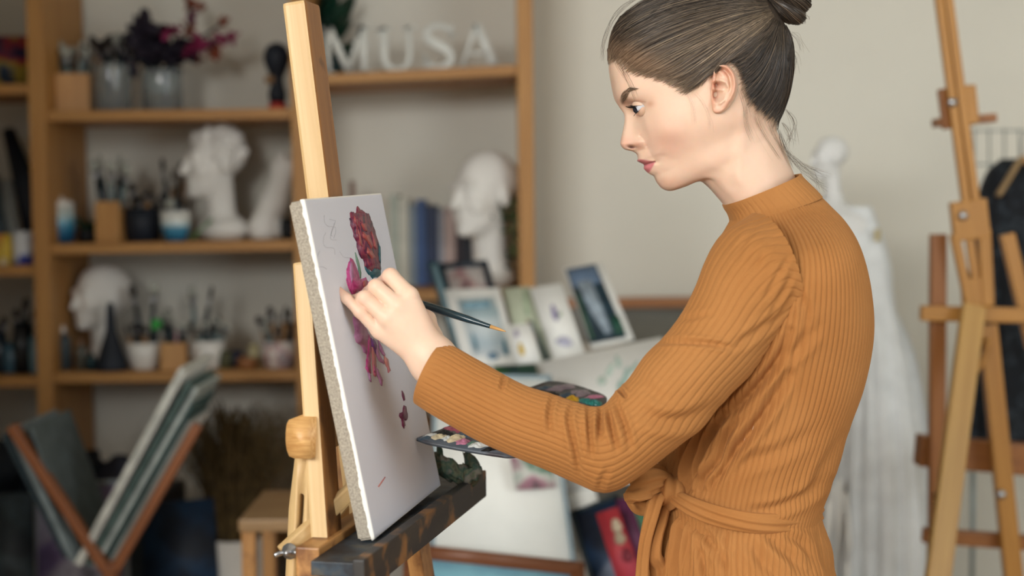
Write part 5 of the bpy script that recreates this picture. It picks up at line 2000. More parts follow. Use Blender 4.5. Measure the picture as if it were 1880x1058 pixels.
# ---- middle bay, top shelf
Y = 4.02
X, z, w, h = block_cup('wooden block cup of brushes on the top shelf, beside the glass jars', 109, 168, 137, 'b1', Y)
brushes(9, X, Y, z + 0.012, w * 0.42, 0.205, 0.03, 'in the wooden block on the top shelf', 'brushes in the top shelf block', 1, (1, 3, 0), 0.2)


def jar(name, label, px0, px1, pyt, key, Y, cat='jar'):
    X = xpx((px0 + px1) / 2, Y)
    z = rest(key, X)
    r_ = (px1 - px0) / FPX * Y / 2
    h = zpx((px0 + px1) / 2, pyt, Y) - z
    o = lathe(name, [(0, 0), (r_ * 0.95, 0), (r_, 0.004), (r_, h * 0.9), (r_ * 0.96, h), (r_ * 0.90, h), (r_ * 0.93, h * 0.9), (r_ * 0.93, 0.008), (0, 0.008)], (X, Y, z), m_glass)
    tag(o, label, cat)
    return X, z, r_, h


X, z, r_, h = jar('glass_jar', 'clear glass jar packed with dark brushes, beside the wooden block', 178, 246, 118, 'b1', 4.0)
brushes(18, X, 4.0, z + 0.01, r_ * 0.72, 0.21, 0.035, 'in the glass jar beside the wooden block', 'brushes in the glass jar', 2, (0, 2, 3), 0.25)
m_mop = mat('black_mop_head', '#0e1118', rough=0.9, var=0.3)


def fluffy(name, label, cat, c, r, m, seed, n=1):
    """ragged ball built of many short blades on a core."""
    r__ = np.random.default_rng(seed)
    acc = Acc()
    u = r__.normal(size=(420, 3))
    u /= np.linalg.norm(u, axis=1, keepdims=True)
    bmx = bmesh.new()
    bmesh.ops.create_icosphere(bmx, subdivisions=3, radius=1.0)
    cv = np.array([v.co[:] for v in bmx.verts])
    cf = np.array([[v.index for v in f.verts] for f in bmx.faces])
    bmx.free()
    acc.add(cv * np.asarray(r) * 0.82, None, cf)
    for d in u:
        P = np.array([d * np.asarray(r) * 0.7, d * np.asarray(r) * r__.uniform(0.95, 1.2) + r__.normal(size=3) * 0.003])
        V, F, T = tube_arrays(P, [0.0035, 0.0008], 4)
        acc.add(V, F, T)
    o = link(name, acc.mesh(name), m, None, Matrix.Translation(Vector(c)), smooth=True)
    return tag(o, label, cat)


# dark mop-headed flowers and magenta orchid spray in a jar
X, z, r_, h = jar('glass_vase', 'clear glass vase with dark stems, holding the magenta orchid spray', 268, 340, 128, 'b1', 4.03, 'vase')
orch = thing('orchid_spray', 'magenta and dark purple artificial orchid spray in a glass vase', 'flowers', (X, 4.03, z))
m_petal = mat('magenta_petal', '#7d1f48', rough=0.6, var=0.3, scale=40)
m_petal2 = mat('dark_plum_petal', '#1c1424', rough=0.7, var=0.3, scale=40)
m_petal3 = mat('rust_petal', '#7a3a24', rough=0.6, var=0.3, scale=40)
m_stem = mat('dark_stem', '#14262c', rough=0.6, var=0.2)


def petal_mesh(L=0.03, W=0.018):
    nu, nv = 9, 7
    V = []
    for i in range(nu):
        s = i / (nu - 1)
        wd = W * math.sin(math.pi * min(1, 0.08 + 0.92 * s)) ** 0.7
        for j in range(nv):
            t = j / (nv - 1) * 2 - 1
            V.append((s * L, t * wd / 2, 0.010 * s * s + 0.004 * t * t - 0.002))
    return np.array(V), grid_faces(nu, nv, closed=False)


def leafy(name, c, dirs, L, W, m, parent, seed, roll=True):
    """a flower head or leaf cluster as one part."""
    acc = Acc()
    r__ = np.random.default_rng(seed)
    V0, F0 = petal_mesh(L, W)
    for d in dirs:
        d = np.asarray(d, float)
        d /= np.linalg.norm(d)
        M = frame((0, 0, 0), Vector(d), Vector(r__.normal(size=3)))
        R = np.array(M.to_3x3())
        acc.add(V0 @ R.T * r__.uniform(0.8, 1.15), F0)
    return link(name, acc.mesh(name), m, parent, Matrix.Translation(Vector(c)), smooth=True)


r_o = np.random.default_rng(12)
for (x, y, m_, L) in [(255, 62, m_petal2, .05), (275, 95, m_petal2, .05), (300, 75, m_petal2, .045), (320, 105, m_petal2, .045), (205, 95, m_petal2, .05), (225, 75, m_petal2, .05), (240, 100, m_petal2, .045), (190, 115, m_petal2, .04), (265, 50, m_petal2, .05), (285, 60, m_petal2, .045), (245, 70, m_petal2, .05), (215, 105, m_petal2, .05), (235, 115, m_petal2, .045), (290, 115, m_petal2, .05), (305, 95, m_petal2, .05), (315, 125, m_petal2, .04), (330, 80, m_petal2, .04),
                      (310, 55, m_petal, .035), (345, 85, m_petal, .035), (365, 78, m_petal, .032), (385, 80, m_petal, .032), (405, 68, m_petal, .030), (428, 70, m_petal, .026), (345, 55, m_petal3, .03), (352, 25, m_petal, .028), (345, 5, m_petal3, .028), (365, 10, m_petal3, .024), (410, 40, m_petal3, .022), (395, 95, m_petal3, .025), (365, 105, m_petal3, .026), (240, 88, m_petal3, .026), (340, 105, m_petal2, .04)]:
    c = at(x, y, 4.03 + r_o.uniform(-0.05, 0.03))
    if y < 200:
        leafy('blossom', c, r_o.normal(size=(9, 3)), L, L * 0.62, m_, orch, int(x + y))
for pts in ([(300, 195), (298, 140), (260, 70)], [(305, 195), (310, 140), (345, 90), (430, 70)], [(300, 195), (310, 130), (345, 60), (350, 0)], [(302, 195), (300, 140), (220, 90)], [(308, 195), (312, 150), (330, 100), (405, 45)]):
    tube('stem', [at(x, y, 4.03) for x, y in pts], 0.0035, m_stem, orch, 8, smooth_n=16)
# black figurine with a red base
fig = thing('figurine', 'small black head figurine with a red base at the end of the top shelf', 'figurine', (xpx(514, 4.0), 4.0, rest('b1', xpx(514, 4.0))))
fx, fz = xpx(514, 4.0), rest('b1', xpx(514, 4.0))
m_red = mat('red_lacquer', '#b8342c', rough=0.4, var=0.1)
lathe('base', [(0, 0), (0.026, 0), (0.027, 0.012), (0.020, 0.022), (0, 0.022)], (fx, 4.0, fz), m_red, fig)
lathe('bust', [(0, 0.02), (0.022, 0.022), (0.026, 0.045), (0.020, 0.07), (0.017, 0.09), (0.026, 0.11), (0.036, 0.135), (0.037, 0.155), (0.028, 0.178), (0.012, 0.188), (0, 0.19)], (fx, 4.0, fz), m_navy, fig, 28)
lathe('face', [(0, -0.012), (0.012, -0.010), (0.016, 0.0), (0.012, 0.010), (0, 0.012)], (fx - 0.018, 3.985, fz + 0.085), mat('tan_face', '#8a6a48'), fig, 20)


# ---- plaster heads (implicit sculpting)
def ell(X, c, r):
    q = (X - np.asarray(c)) / np.asarray(r)
    k = np.linalg.norm(q, axis=-1)
    return (k - 1) * min(r)


def plaster_head(style, seed=0, h=0.021):
    ax_ = [np.arange(-0.62, 0.68, h), np.arange(-0.55, 0.56, h), np.arange(-0.70, 1.14, h)]
    X = np.stack(np.meshgrid(*ax_, indexing='ij'), -1)
    f = ell(X, (0.08, 0, 0.64), (0.40, 0.33, 0.36))
    f = smin(f, ell(X, (-0.12, 0, 0.38), (0.27, 0.25, 0.36)), 0.08)
    f = smin(f, ell(X, (-0.14, 0, 0.16), (0.21, 0.20, 0.17)), 0.08)
    f = smin(f, ell(X, (-0.31, 0, 0.06), (0.08, 0.09, 0.07)), 0.06)
    f = smin(f, sd_cone(X, (-0.37, 0, 0.55), (-0.46, 0, 0.35), 0.030, 0.052), 0.03)
    f = smin(f, sd_cone(X, (-0.34, -0.15, 0.585), (-0.34, 0.15, 0.585), 0.050, 0.050), 0.05)
    for s in (-1, 1):
        f = -smin(-f, np.linalg.norm(X - np.array([-0.43, s * 0.125, 0.49]), axis=-1) - 0.075, 0.03)
        f = smin(f, np.linalg.norm(X - np.array([-0.325, s * 0.125, 0.49]), axis=-1) - 0.055, 0.02)
        f = smin(f, ell(X, (0.05, s * 0.32, 0.45), (0.075, 0.045, 0.12)), 0.03)
        f = smin(f, ell(X, (-0.25, s * 0.17, 0.36), (0.10, 0.09, 0.10)), 0.06)
    f = smin(f, sd_cone(X, (-0.365, -0.07, 0.235), (-0.365, 0.07, 0.235), 0.032, 0.032), 0.025)
    f = smin(f, sd_cone(X, (-0.355, -0.055, 0.175), (-0.355, 0.055, 0.175), 0.032, 0.032), 0.025)
    f = smin(f, sd_cone(X, (0.06, 0, 0.2), (0.10, 0, -0.40), 0.20, 0.20), 0.08)
    if style == 'curly':
        r__ = np.random.default_rng(seed)
        for k in range(95):
            d = r__.normal(size=3)
            d /= np.linalg.norm(d)
            if d[2] < -0.35 or (d[0] < -0.45 and d[2] < 0.42):
                continue
            p = np.array([0.08, 0, 0.64]) + d * np.array([0.40, 0.34, 0.36])
            f = smin(f, np.linalg.norm(X - p, axis=-1) - r__.uniform(0.045, 0.07), 0.035)
        f = smin(f, ell(X, (0.12, 0, -0.45), (0.36, 0.42, 0.20)), 0.10)
    elif style == 'wig':
        f = smin(f, ell(X, (0.16, 0, 0.55), (0.42, 0.38, 0.42)), 0.03)
        f = smin(f, ell(X, (0.10, 0, -0.45), (0.30, 0.34, 0.16)), 0.08)
    else:
        f = smin(f, ell(X, (0.10, 0, -0.50), (0.26, 0.30, 0.18)), 0.10)
    f = np.maximum(f, -(X[..., 2] + 0.60))
    return surface_nets(f, [a[0] for a in ax_], h)


HEADS = {}


def bust(name, label, style, px, pyt, pyb, Y, key, yaw, seed=0, mat_=None):
    X = xpx(px, Y, (pyt + pyb) / 2)
    z = rest(key, X) if key else zpx(px, pyb, Y)
    H = zpx(px, pyt, Y) - z
    if (style, seed) not in HEADS:
        V, F = plaster_head(style, seed)
        HEADS[(style, seed)] = (V, F)
    V, F = HEADS[(style, seed)]
    s = H / (V[:, 2].max() + 0.60)
    Vl = V * s
    Vl[:, 2] += 0.60 * s
    me = np_mesh(name, Vl, F)
    o = link(name, me, mat_ or m_plaster, None, Matrix.Translation((X, Y, z)) @ Matrix.Rotation(yaw, 4, 'Z'), smooth=True)
    tag(o, label, 'plaster bust')
    return o


bust('plaster_bust', 'white plaster head with curly hair on the second shelf, tall neck', 'curly', 394, 222, 441, 4.05, 'b2', 0.55, 1)
bust('plaster_bust', 'white plaster head behind a black cone on the third shelf', 'wig', 182, 486, 684, 4.06, 'b3', 0.85, 2)
bust('plaster_bust', 'bald white plaster head beside the books and trailing vine', 'bald', 888, 276, 533, 3.99, 'c2', 0.75, 3)

# ---- middle bay, second shelf
Y = 4.0
pot('lidded_jar', 'blue and white dip-glazed jar with a lid on the second shelf', 'jar', 110, 'b2', Y, 0.036, 0.039, 0.105, gradz('blue_jar_glaze', [(0.0, '#143c5c'), (0.3, '#1f6a92'), (0.55, '#4a93b0'), (0.75, '#b4c8c8'), (1.0, '#cfd0c8')], 0.0, 0.105, rough=0.3, coat=0.4),
    lid=([(0.040, 0.0), (0.040, 0.006), (0.030, 0.014), (0.010, 0.018), (0.010, 0.026), (0.0, 0.03)], m_white))
gx_ = xpx(160, 4.03)
gt = thing('succulent', 'small dark green succulent on the second shelf beside the blue jar', 'plant', (gx_, 4.03, rest('b2', gx_)))
m_green = mat('dark_leaf', '#1e3a24', rough=0.6, var=0.35, scale=40)
m_green2 = mat('mid_leaf', '#3f6b3a', rough=0.55, var=0.35, scale=40)
lathe('pot', [(0, 0), (0.022, 0), (0.028, 0.035), (0.025, 0.035), (0.02, 0.005), (0, 0.005)], (gx_, 4.03, rest('b2', gx_)), m_black, gt)
r_o = np.random.default_rng(3)
for k in range(12):
    a = k * 2.4
    leafy('leaf', (gx_, 4.03, rest('b2', gx_) + 0.03), [(math.cos(a), math.sin(a), 0.6 + 0.1 * k)], 0.05, 0.018, m_green, gt, k)
X, z, w, h = block_cup('wooden block cup on the second shelf between dark cups', 181, 225, 370, 'b2', Y, -0.1)
brushes(7, X, Y, z + 0.012, w * 0.38, 0.235, 0.045, 'in the wooden block on the second shelf', 'brushes in the second shelf block', 4, (1, 3), 0.15)
X, z = pot('dark_cup', 'black cup crowded with dark brushes on the second shelf', 'cup', 262, 'b2', 4.03, 0.046, 0.052, 0.095, m_navy)
brushes(14, X, 4.03, z + 0.012, 0.040, 0.155, 0.03, 'in the black cup on the second shelf', 'brushes in the black cup', 5, (0, 2), 0.35)
X, z = pot('glazed_bowl', 'blue and white dip-glazed bowl in front of the curly plaster head', 'bowl', 322, 'b2', 3.96, 0.030, 0.042, 0.085, m_blueglaze)
brushes(4, X, 3.96, z + 0.012, 0.028, 0.115, 0.02, 'in the blue and white bowl', 'brushes in the glazed bowl', 6, (0, 1), 0.2)
X, z = pot('dark_vase', 'dark vase with slim brushes behind the glazed bowl', 'vase', 318, 'b2', 4.14, 0.022, 0.026, 0.12, m_slate)
brushes(6, X, 4.14, z + 0.012, 0.020, 0.225, 0.03, 'in the dark vase behind the bowl', 'brushes in the dark vase', 7, (0, 2), 0.2)
gl = thing('green_leaf_spatula', 'bright green plastic palette knife leaning by the plaster neck', 'palette knife', (xpx(360, 3.94), 3.94, rest('b2', xpx(360, 3.94))))
m_lime = mat('lime_plastic', '#4c9a4a', rough=0.35, var=0.1)
p0, p1 = Vector((xpx(349, 3.94), 3.94, rest('b2', xpx(349, 3.94)) + 0.006)), Vector((xpx(376, 3.96), 3.96, rest('b2', xpx(376, 3.96)) + 0.042))
beam('blade', p0, p1, 0.012, 0.003, (0, 1, 0), m_lime, gl, 0.001)
beam('grip', p1, p1 + (p1 - p0) * 0.5, 0.009, 0.008, (0, 1, 0), m_green2, gl, 0.003)


# plaster foot cast standing on its heel
def plaster_foot():
    h = 0.006
    ax_ = [np.arange(-0.09, 0.10, h), np.arange(-0.07, 0.08, h), np.arange(-0.01, 0.26, h)]
    X = np.stack(np.meshgrid(*ax_, indexing='ij'), -1)
    f = sd_cone(X, (-0.03, 0, 0.03), (0.005, 0, 0.10), 0.036, 0.034)
    f = smin(f, sd_cone(X, (0.005, 0, 0.10), (0.035, 0, 0.19), 0.034, 0.030), 0.02)
    f = smin(f, ell(X, (0.036, 0, 0.20), (0.036, 0.032, 0.030)), 0.015)
    f = smin(f, sd_cone(X, (-0.035, 0, 0.028), (0.045, 0, 0.028), 0.028, 0.022), 0.02)
    for k in range(5):
        f = smin(f, np.linalg.norm(X - np.array([0.03 + 0.006 * k, -0.028 + 0.014 * k, 0.226 - 0.004 * k]), axis=-1) - (0.012 - 0.001 * k), 0.006)
    f = np.maximum(f, -X[..., 2])
    return surface_nets(f, [a[0] for a in ax_], h)


V, F = plaster_foot()
X = xpx(500, 4.03)
o = link('plaster_cast', np_mesh('plaster_cast', V * 1.03, F), m_plaster, None, Matrix.Translation((X, 4.03, rest('b2', X))) @ Matrix.Rotation(0.1, 4, 'Z'), smooth=True)
tag(o, 'slanting white plaster foot cast beside the curly plaster head', 'plaster cast')
X, z = pot('black_tin', 'low black tin at the end of the second shelf by the foot cast', 'tin', 528, 'b2', 4.0, 0.018, 0.018, 0.06, m_black)

# ---- middle bay, third shelf
Y = 3.97
def bottle(label, px, key, Y, r, h, m, capm, name='bottle', group=None):
    X = xpx(px, Y)
    z = rest(key, X)
    t = thing(name, label, 'bottle', (X, Y, z), group)
    lathe('body', [(0, 0), (r, 0), (r, h * 0.62), (r * 0.8, h * 0.74), (r * 0.35, h * 0.80), (r * 0.35, h * 0.84), (0, h * 0.84)], (X, Y, z), m, t)
    lathe('cap', [(0, h * 0.83), (r * 0.42, h * 0.83), (r * 0.30, h * 0.92), (r * 0.10, h), (0, h)], (X, Y, z), capm, t)


bottle('grey glass dropper bottle with pale tip at the end of the third shelf', 110, 'b3', Y, 0.021, 0.125, m_slate, m_white)
bottle('small tan glue bottle beside the grey dropper bottle', 142, 'b3', 3.96, 0.015, 0.085, mat('smoky_plastic', '#5c5c54', rough=0.3), mat('tan_cap', '#b08a70'))
bottle('tiny dark ink bottle in front of the plaster neck', 160, 'b3', 3.94, 0.013, 0.055, m_teal, m_black)
X = xpx(198, 3.94)
o = lathe('black_cone', [(0, 0), (0.046, 0), (0.047, 0.008), (0.040, 0.03), (0.026, 0.075), (0.015, 0.11), (0.012, 0.16), (0.009, 0.185), (0, 0.19)], (X, 3.94, rest('b3', X)), m_navy)
tag(o, 'tapering black bottle-shaped cone in front of a plaster head', 'vase')
X, z = pot('white_bowl', 'plain white bowl of brushes beside the black cone', 'bowl', 258, 'b3', 3.97, 0.036, 0.049, 0.075, m_white)
brushes(9, X, 3.97, z + 0.01, 0.038, 0.15, 0.03, 'in the plain white bowl', 'brushes in the plain white bowl', 8, (0, 2), 0.35)
brushes(2, X + 0.01, 3.98, z + 0.01, 0.03, 0.235, 0.06, 'leaning out of the plain white bowl', 'long brushes in the white bowl', 9, (0, 3), 0.1)
m_lime2 = mat('green_sponge', '#3fa04a', rough=0.8)
o = box('sponge', (xpx(283, 3.96), 3.96, z + 0.125), 0.03, 0.02, 0.03, m_lime2, None, 0.3, 0.006)
tag(o, 'bright green sponge wedged between brushes in the white bowl', 'sponge')
X, z, w, h = block_cup('wooden block cup on the third shelf between two white bowls', 298, 343, 628, 'b3', 3.95, 0.05)
brushes(6, X, 3.95, z + 0.012, w * 0.36, 0.16, 0.02, 'in the wooden block on the third shelf', 'brushes in the third shelf block', 10, (0, 2, 3), 0.3)
o = tube('pink_pencil', [(X + 0.004, 3.945, z + 0.012), (X + 0.006, 3.94, z + 0.105)], 0.005, mat('pink_plastic', '#b58a90', rough=0.5), None, 10)
tag(o, 'thick pink chalk pencil in the wooden block on the third shelf', 'pencil')
X, z = pot('white_pot', 'white flowerpot of brushes beside the third shelf block', 'pot', 377, 'b3', 3.97, 0.034, 0.046, 0.078, m_white)
brushes(10, X, 3.97, z + 0.01, 0.038, 0.14, 0.03, 'in the white flowerpot', 'brushes in the white flowerpot', 11, (1, 2, 0), 0.35)
brushes(2, X - 0.035, 3.98, z + 0.01, 0.02, 0.235, 0.05, 'leaning beside the white flowerpot', 'tall brushes in the flowerpot', 12, (1, 0), 0.08)
for i, (px, r, hh, c, lb) in enumerate([(408, .016, .05, '#4a4a30', 'olive paint pot at the foot of the white flowerpot'), (425, .020, .045, '#1a2238', 'small navy paint pot on the third shelf'), (448, .026, .030, '#8a5a34', 'low brown wooden dish on the third shelf'), (462, .014, .065, '#b8ad84', 'cream tube standing behind the brown dish')]):
    pot('paint_pot', lb, 'paint pot', px, 'b3', 3.96 + 0.03 * (i % 2), r, r, hh, mat('pot_%d' % i, c, rough=0.5))
m_floral = multi('floral_ceramic', ['#d9d4cc', '#d9d4cc', '#c89a94', '#8a8a90', '#d9d4cc'], scale=26, rough=0.3, lo=0.35, hi=0.7)
X, z = pot('patterned_pot', 'white pot with a faded flower pattern, full of brushes', 'pot', 508, 'b3', 3.96, 0.038, 0.046, 0.075, m_floral)
brushes(13, X, 3.96, z + 0.01, 0.040, 0.165, 0.03, 'in the white patterned pot', 'brushes in the patterned pot', 13, (0, 1, 2), 0.4)

# ---- left bay
m_fruit = multi('red_yellow_print', ['#141c30', '#1c2a50', '#a0283a', '#b8a030', '#28405a', '#141c30'], scale=9, rough=0.5, lo=0.3, hi=0.72)


def panel(name, label, cat, q, Yt, Yb, m, thick=0.012, frame_m=None, fw=0.0, back=None, group=None, mat_w=0.0, mat_m=None, base=None):
    """flat picture from four corners (tl, tr, br, bl) at its own depth, leaning back; optional frame strips."""
    P = [at(q[0][0], q[0][1], Yt), at(q[1][0], q[1][1], Yt if not isinstance(Yt, tuple) else Yt[1]), at(q[2][0], q[2][1], Yb), at(q[3][0], q[3][1], Yb)]
    P = np.array(P)
    o = P.mean(0)
    xv = (P[1] - P[0]) + (P[2] - P[3])
    yv_ = (P[0] - P[3]) + (P[1] - P[2])
    zv = np.cross(xv, yv_)
    zv /= np.linalg.norm(zv)
    if zv[1] > 0:
        zv = -zv
    xv /= np.linalg.norm(xv)
    yv2 = np.cross(zv, xv)
    wm = Matrix(((xv[0], yv2[0], zv[0], o[0]), (xv[1], yv2[1], zv[1], o[1]), (xv[2], yv2[2], zv[2], o[2]), (0, 0, 0, 1)))
    L = [((p - o) @ xv, (p - o) @ yv2) for p in P]
    L = [L[3], L[2], L[1], L[0]]                     # bl br tr tl, counter-clockwise
    root = link(name, None, wm=wm)
    tag(root, label, cat, group)
    prism('sheet' if not frame_m else 'backing', L, thick, wm, back or m, root)
    c = np.mean(L, 0)
    def inset(k):
        out = []
        n_ = len(L)
        for i in range(n_):
            p = np.array(L[i])
            a = np.array(L[i - 1]) - p
            b_ = np.array(L[(i + 1) % n_]) - p
            a /= np.linalg.norm(a)
            b_ /= np.linalg.norm(b_)
            s = abs(a[0] * b_[1] - a[1] * b_[0])
            out.append(tuple(p + (a + b_) * k / s))
        return out
    inn = inset(fw) if fw else L
    if frame_m:
        for i in range(4):
            j = (i + 1) % 4
            prism('frame_bar', [L[i], L[j], inn[j], inn[i]], thick + 0.006, wm @ Matrix.Translation((0, 0, 0.006)), frame_m, root)
    if mat_w:
        pic = inset(fw + mat_w)
        prism('mount', inn, 0.002, wm @ Matrix.Translation((0, 0, 0.0015)), mat_m, root)
        prism('picture', pic, 0.002, wm @ Matrix.Translation((0, 0, 0.0025)), m, root)
    elif frame_m:
        prism('picture', inn, 0.002, wm @ Matrix.Translation((0, 0, 0.0015)), m, root)
    return root, wm, L


panel('still_life_print', 'small dark print with red and yellow fruit shapes on the left shelf', 'picture', [(-45, 66), (52, 66), (52, 152), (-45, 152)], 4.06, 4.02, m_fruit)
panel('folder', 'dark navy folder leaning on the left shelf', 'folder', [(-2, 238), (22, 235), (62, 360), (60, 486)], 4.12, 4.0, m_navy, 0.02)
panel('folder', 'grey card folder leaning in front of the navy one', 'folder', [(-40, 318), (-4, 318), (22, 486), (-40, 486)], 4.08, 3.97, m_slate, 0.015)
panel('paper_pad', 'pale paper pad leaning behind the white mug', 'paper pad', [(2, 330), (20, 330), (45, 486), (15, 486)], 4.06, 3.99, mat('pale_card', '#9aa0a0'), 0.012)
m_mug = multi('mug_print', ['#d6d8da', '#d6d8da', '#c8ccd4', '#24389a', '#1c2c80'], scale=16, rough=0.25, lo=0.35, hi=0.66)
mx, mz = xpx(43, 3.94), rest('a2', xpx(43, 3.94))
mug = thing('mug', 'white mug with a blue blotch on the left shelf', 'mug', (mx, 3.94, mz))
lathe('cup', [(0, 0), (0.029, 0), (0.031, 0.004), (0.032, 0.092), (0.029, 0.092), (0.028, 0.008), (0, 0.008)], (mx, 3.94, mz), m_mug, mug)
tube('handle', [(mx + 0.028, 3.93, mz + 0.07), (mx + 0.05, 3.92, mz + 0.065), (mx + 0.05, 3.92, mz + 0.03), (mx + 0.028, 3.93, mz + 0.022)], 0.005, m_mug, mug, 10, smooth_n=14)
pot('paint_tin', 'yellow and red paint tin beside the white mug', 'tin', 4, 'a2', 3.93, 0.024, 0.024, 0.085, multi('tin_print', ['#b84a3a', '#c8a838', '#c8a838', '#d8d4c8'], scale=14))
for i, (px, r, hh, c) in enumerate([(-14, .03, .12, '#1a2630'), (12, .022, .085, '#3a5a6a'), (34, .026, .145, '#10161c'), (58, .018, .105, '#6a8a96')]):
    X, z = pot('studio_jar', ['dark jar at the outer end of the lowest left shelf', 'blue-grey jar on the lowest left shelf', 'tall black jar on the lowest left shelf', 'pale blue jar touching the upright on the lowest left shelf'][i], 'jar', px, 'a3', 3.98, r, r * 0.9, hh, mat('jar_%d' % i, c, rough=0.3, coat=0.3))
    if i in (0, 2):
        brushes(5, X, 3.98, z + 0.01, r * 0.6, hh + 0.06, 0.02, 'in the %s on the lowest left shelf' % ('outer jar' if i == 0 else 'tall black jar'), 'brushes in left jar %d' % i, 20 + i, (0, 2), 0.3)

# ---- right bay: letters M U S A, plant, books, vine
m_letter = mat('white_letter', '#e2e6e0', rough=0.6, var=0.03)


def letter(ch, px0, px1, pyt, pyb, strokes, Y=3.97):
    X0, X1 = xpx(px0, Y, pyb), xpx(px1, Y, pyb)
    zb = rest('c1', (X0 + X1) / 2)
    H = zpx((px0 + px1) / 2, pyt, Y) - zb
    W = X1 - X0
    acc = Acc()
    for k, s in enumerate(strokes):
        V, F, T = prism_arrays([(x * W, y * H) for x, y in s], 0.016 + 0.0004 * k)
        acc.add(V, F, T)
    wm = Matrix(((1, 0, 0, X0), (0, 0, -1, Y), (0, 1, 0, zb), (0, 0, 0, 1))) @ Matrix.Rotation(math.atan2(SHZ['c1'][3] - SHZ['c1'][1], SHZ['c1'][2] - SHZ['c1'][0]), 4, 'Z')
    o = link('letter', acc.mesh('letter'), m_letter, None, wm)
    return tag(o, 'white serif letter %s standing on the top right shelf' % ch, 'letter')


R_ = lambda x0, y0, x1, y1: [(x0, y0), (x1, y0), (x1, y1), (x0, y1)]
letter('M', 594, 684, 50, 128, [R_(.06, 0, .15, 1), R_(0, 0, .24, .06), R_(0, .94, .2, 1), [(.06, 1), (.22, 1), (.56, .12), (.46, .02)], [(.46, .02), (.56, .02), (.84, 1), (.76, 1)], R_(.74, 0, .91, 1), R_(.66, 0, 1, .06), R_(.8, .94, 1, 1)])
us = [(.12, 1), (.30, 1), (.30, .34)] + [(.52 + .22 * math.cos(a), .32 + .22 * math.sin(a)) for a in np.linspace(math.pi, 2 * math.pi, 10)] + [(.76, .34), (.76, 1), (.86, 1), (.86, .32)] + [(.49 + .37 * math.cos(a), .32 + .32 * math.sin(a)) for a in np.linspace(0, -math.pi, 14)] + [(.12, .34)]
letter('U', 690, 768, 50, 127, [us, R_(0, .94, .42, 1), R_(.66, .94, 1, 1)])


def stroke_poly(P, w):
    P = catmull(np.array(P, float), 40)
    T = np.gradient(P, axis=0)
    T /= np.linalg.norm(T, axis=1, keepdims=True)
    N_ = np.stack([-T[:, 1], T[:, 0]], 1)
    wd = catmull(np.array(w, float)[:, None], 40)
    return [tuple(p) for p in (P + N_ * wd)] + [tuple(p) for p in (P - N_ * wd)[::-1]]


letter('S', 774, 842, 44, 124, [stroke_poly([(.86, .74), (.72, .90), (.48, .95), (.22, .86), (.20, .68), (.42, .56), (.66, .45), (.82, .28), (.70, .11), (.46, .05), (.22, .12), (.12, .28)], [.03, .05, .055, .08, .10, .11, .11, .10, .08, .055, .05, .03]), R_(.82, .66, .90, .96), R_(.08, .04, .16, .36)])
letter('A', 838, 918, 44, 121, [[(.06, .03), (.15, .03), (.52, .86), (.48, 1), (.44, .96)], [(.42, 1), (.58, 1), (.98, .03), (.76, .03)], R_(.28, .30, .72, .37), R_(0, 0, .26, .06), R_(.66, 0, 1.04, .06)])

px_, pz = xpx(606, 4.14), rest('c1', xpx(606, 4.14))
pl = thing('potted_plant', 'dark green broad-leaved plant behind the letter M', 'plant', (px_, 4.14, pz))
lathe('pot', [(0, 0), (0.040, 0), (0.052, 0.07), (0.048, 0.07), (0.038, 0.006), (0, 0.006)], (px_, 4.14, pz), m_teal, pl)
m_leafd = mat('bottle_green_leaf', '#123a2c', rough=0.45, var=0.4, scale=20)
r_o = np.random.default_rng(21)
for k in range(26):
    a = k * 2.399
    el = 0.6 + 1.6 * (k / 26)
    zz = pz + 0.05 + 0.012 * k
    leafy('leaf', (px_ + 0.01 * math.cos(a), 4.14, zz), [(math.cos(a) * 0.7, math.sin(a) * 0.45, el)], 0.12, 0.06, m_leafd, pl, k)
tube('stem', [(px_, 4.14, pz + 0.01), (px_, 4.14, pz + 0.38)], 0.008, m_leafd, pl, 8)

bx = 716.0
books = [(16, 168, '#a9b0a4', 'pale sage'), (20, 160, '#c4c2b4', 'tall cream'), (13, 150, '#7c8a94', 'grey-blue'), (17, 158, '#34507e', 'mid blue'), (22, 146, '#1c2c4c', 'dark blue'), (11, 140, '#8c8f98', 'light grey'), (22, 144, '#b29c94', 'dusty pink'), (12, 136, '#33262c', 'dark maroon'), (20, 140, '#151a24', 'wide black'), (12, 132, '#22303c', 'slate')]
for i, (wpx, hpx, c, nm) in enumerate(books):
    Yk = 4.10 + 0.008 * math.sin(i * 2.1)
    X0, X1 = xpx(bx, Yk), xpx(bx + wpx - 1, Yk)
    z = rest('c2', (X0 + X1) / 2)
    H = hpx / FPX * Yk
    cm_ = mat('book_cover_%d' % i, c, rough=0.55, var=0.12)
    t = thing('book', nm + ' hardback book in the row beside the bald plaster head', 'book', ((X0 + X1) / 2, Yk, z), 'books in the right bay')
    xc = (X0 + X1) / 2
    w = X1 - X0
    box('cover', (X0 + 0.0015, Yk + 0.06, z + H / 2), 0.003, 0.13, H, cm_, t, 0, 0.0008)
    box('cover', (X1 - 0.0015, Yk + 0.06, z + H / 2), 0.003, 0.13, H, cm_, t, 0, 0.0008)
    box('spine', (xc, Yk - 0.008, z + H / 2), w, 0.004, H, cm_, t, 0, 0.0015)
    box('pages', (xc, Yk + 0.062, z + H / 2), w - 0.006, 0.12, H - 0.008, mat('paper_edge_%d' % i, '#cfc8b4', rough=0.9), t, 0, 0.0005)
    bx += wpx
vx, vz = xpx(936, 3.97), rest('c2', xpx(936, 3.97))
vine = thing('trailing_vine', 'dry green-brown trailing vine between the bald plaster head and the upright', 'plant', (vx, 3.97, vz))
r_o = np.random.default_rng(5)
